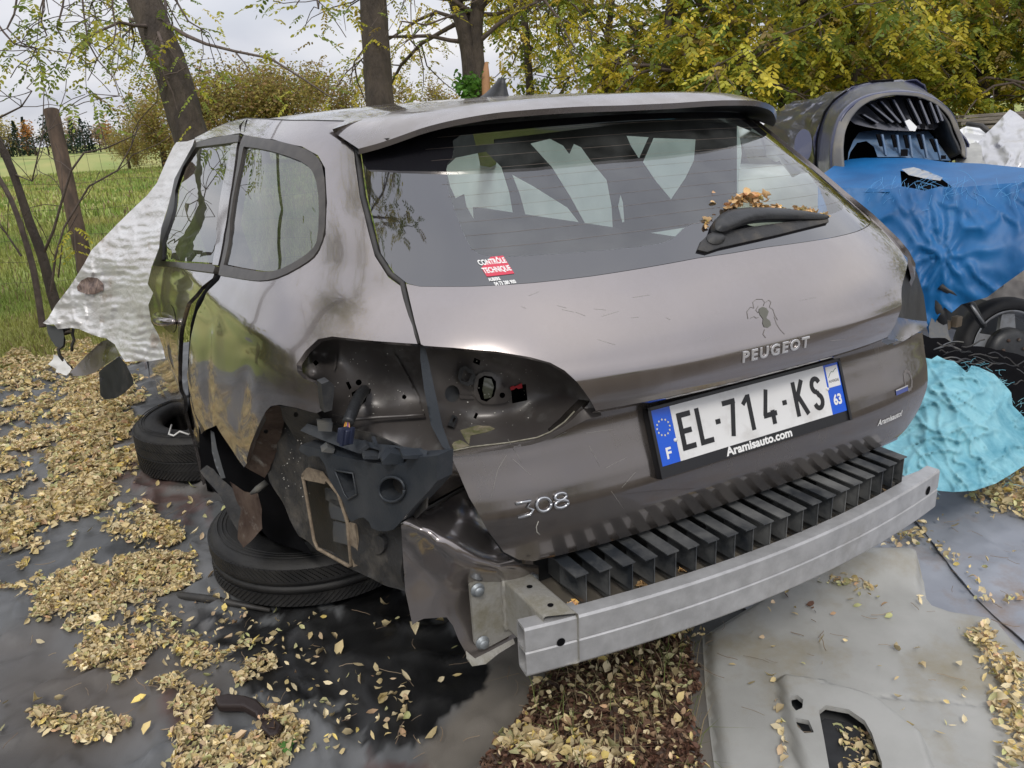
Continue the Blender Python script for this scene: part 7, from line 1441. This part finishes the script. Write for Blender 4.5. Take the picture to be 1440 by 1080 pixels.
# pale roof of another car behind, silver sheets, planks
t = thing('white_parked_car', 'white car roof just showing between the wreck and the navy shell', 'car', tuple(zg(1075, 7.6)))
WP = mat('white_car_paint', (.74, .75, .76), .2, coat=1); cw = dep(1078, 168, 7.6)
m = MB(); cw2 = cw+np.array([.25, .3, -.02]); V = []; F = []; nx_, ny_ = 14, 14
for i in range(nx_):
    for j in range(ny_):
        a, b = i/(nx_-1)*2-1, j/(ny_-1)*2-1; V.append(cw2+Rv*a*.55+np.array([Fv[0], Fv[1], 0])*b*1.2+np.array([0, 0, .10-.13*a**4-.10*b*b]))
F = [(i*ny_+j, (i+1)*ny_+j, (i+1)*ny_+j+1, i*ny_+j+1) for i in range(nx_-1) for j in range(ny_-1)]; o = mk('roof', V, F, WP, t); o.modifiers.new('s', 'SOLIDIFY').thickness = .02
m = MB(); m.box(cw2+np.array([0, 0, -.30]), (1.0, 2.0, .5), bev=.06); m.build('cabin_windows', FRIT, t); m = MB(); m.box(cw2*np.array([1, 1, 0])+np.array([0, 0, .5]), (1.3, 3.2, .7), bev=.10); m.build('body', WP, t)
SIL = mat('silver_sheet', (.62, .62, .63), .34, metal=.55, var=(.52, .52, .53), vscale=6, dust=(.42, .40, .35), dscale=5, dlo=.58, dhi=.8)
ST_ = thing('silver_sheet_heap', 'crumpled silver sheet heaped over junk behind the blue tarpaulin', 'sheet', tuple(zg(1420, 5.3)))
def cr(P, V): q = fbm(P[:, 0]*.05, P[:, 1]*.035, 4, 12); r_ = 1-np.abs(fbm(P[:, 0]*.045+.5*q, P[:, 1]*.02, 3, 19))*2.4; vv = V-C; return vv/np.linalg.norm(vv, axis=1)[:, None]*(.10*q-.07*np.clip(r_, 0, 1)**2)[:, None]
patch('upper_sheet', [(1370, 225), (1372, 205), (1384, 190), (1400, 175), (1412, 162), (1420, 154), (1428, 158), (1440, 168), (1470, 160), (1540, 190), (1640, 215), (1640, 260), (1440, 258), (1400, 236)], [(1370, 225, 4.9), (1420, 154, 5.4), (1640, 215, 5.1), (1640, 260, 4.4), (1400, 236, 4.5), (1440, 200, 4.8)], 'd', SIL, ST_, h=4, thick=.006, disp=cr)
patch('lower_sheet', [(1334, 216), (1345, 208), (1360, 203), (1372, 200), (1380, 205), (1382, 225), (1400, 240), (1360, 234), (1345, 228)], [(1334, 216, 4.9), (1380, 205, 5.0), (1400, 240, 4.55)], 'd', mat('faded_grey_sheet', (.42, .42, .39), .6, var=(.30, .30, .28), vscale=6), ST_, h=4, thick=.006, disp=lambda P, V: .4*cr(P, V))
m = MB(); m.box(zg(1440, 5.6)+np.array([.3, .2, .45]), (1.6, 1.2, .9), bev=.1); m.build('covered_junk', DARKCL, ST_)
t = thing('grey_car_wing', 'pale grey car panel lying between the navy shell and the silver sheet', 'car panel', tuple(zg(1360, 6)))
patch('panel', [(1344, 200), (1350, 182), (1362, 176), (1378, 180), (1392, 190), (1380, 200), (1360, 206)], [(1344, 200, 6.), (1362, 176, 6.3), (1390, 192, 6.0)], 'd', WP, t, h=4, thick=.02); MB().tube([dep(1360, 174, 6.2), dep(1380, 177, 6.1), dep(1396, 190, 6.0)], .02, 6).build('black_edge', RUBBER, t)
PLK = mat('grey_planks', (.26, .23, .19), .85, var=(.16, .14, .12), vscale=8, stretch=(1, 1, 6), bump=.004, bscale=60); t = thing('plank_pile', 'low pile of grey weathered planks under the trees at far right', 'planks', tuple(zg(1375, 10.5)))
for i in range(12):
    a = dep(1340+rs.uniform(-3, 10), 178-(i//3)*5+rs.uniform(-1, 1), 10.3+.25*(i % 3)); b = dep(1500, 168-(i//3)*5+rs.uniform(-2, 2), 10.2+.25*(i % 3)); d = b-a; L_ = np.linalg.norm(d); d /= L_; s = np.cross(d, [0, 0, 1]); MB().prism([a, a+s*.14, a+s*.14-np.array([0, 0, .03]), a-np.array([0, 0, .03])], d*L_).build('plank', PLK, t)
# grey scrap behind scooter
patch_s = [(1376, 420), (1395, 400), (1420, 385), (1445, 372), (1560, 330), (1560, 450), (1440, 430), (1400, 425)]
t = thing('grey_cover', 'dirty pale grey cover behind the scooter wheel', 'cover', tuple(zg(1430, 4.3))); patch('cover_sheet', patch_s, [(1376, 420, 4.2), (1445, 372, 4.3), (1560, 330, 4.2), (1560, 450, 4.0), (1440, 430, 4.1)], 'd', mat('dirty_cover', (.34, .31, .27), .8, var=(.22, .20, .18), vscale=9), t, h=6, thick=.01, disp=lambda P, V: .5*cr(P, V))
m = MB(); m.box(zg(1450, 4.6)+np.array([.2, .1, .3]), (1.2, .5, .6), bev=.05); m.build('covered_box', GREYPL, t)
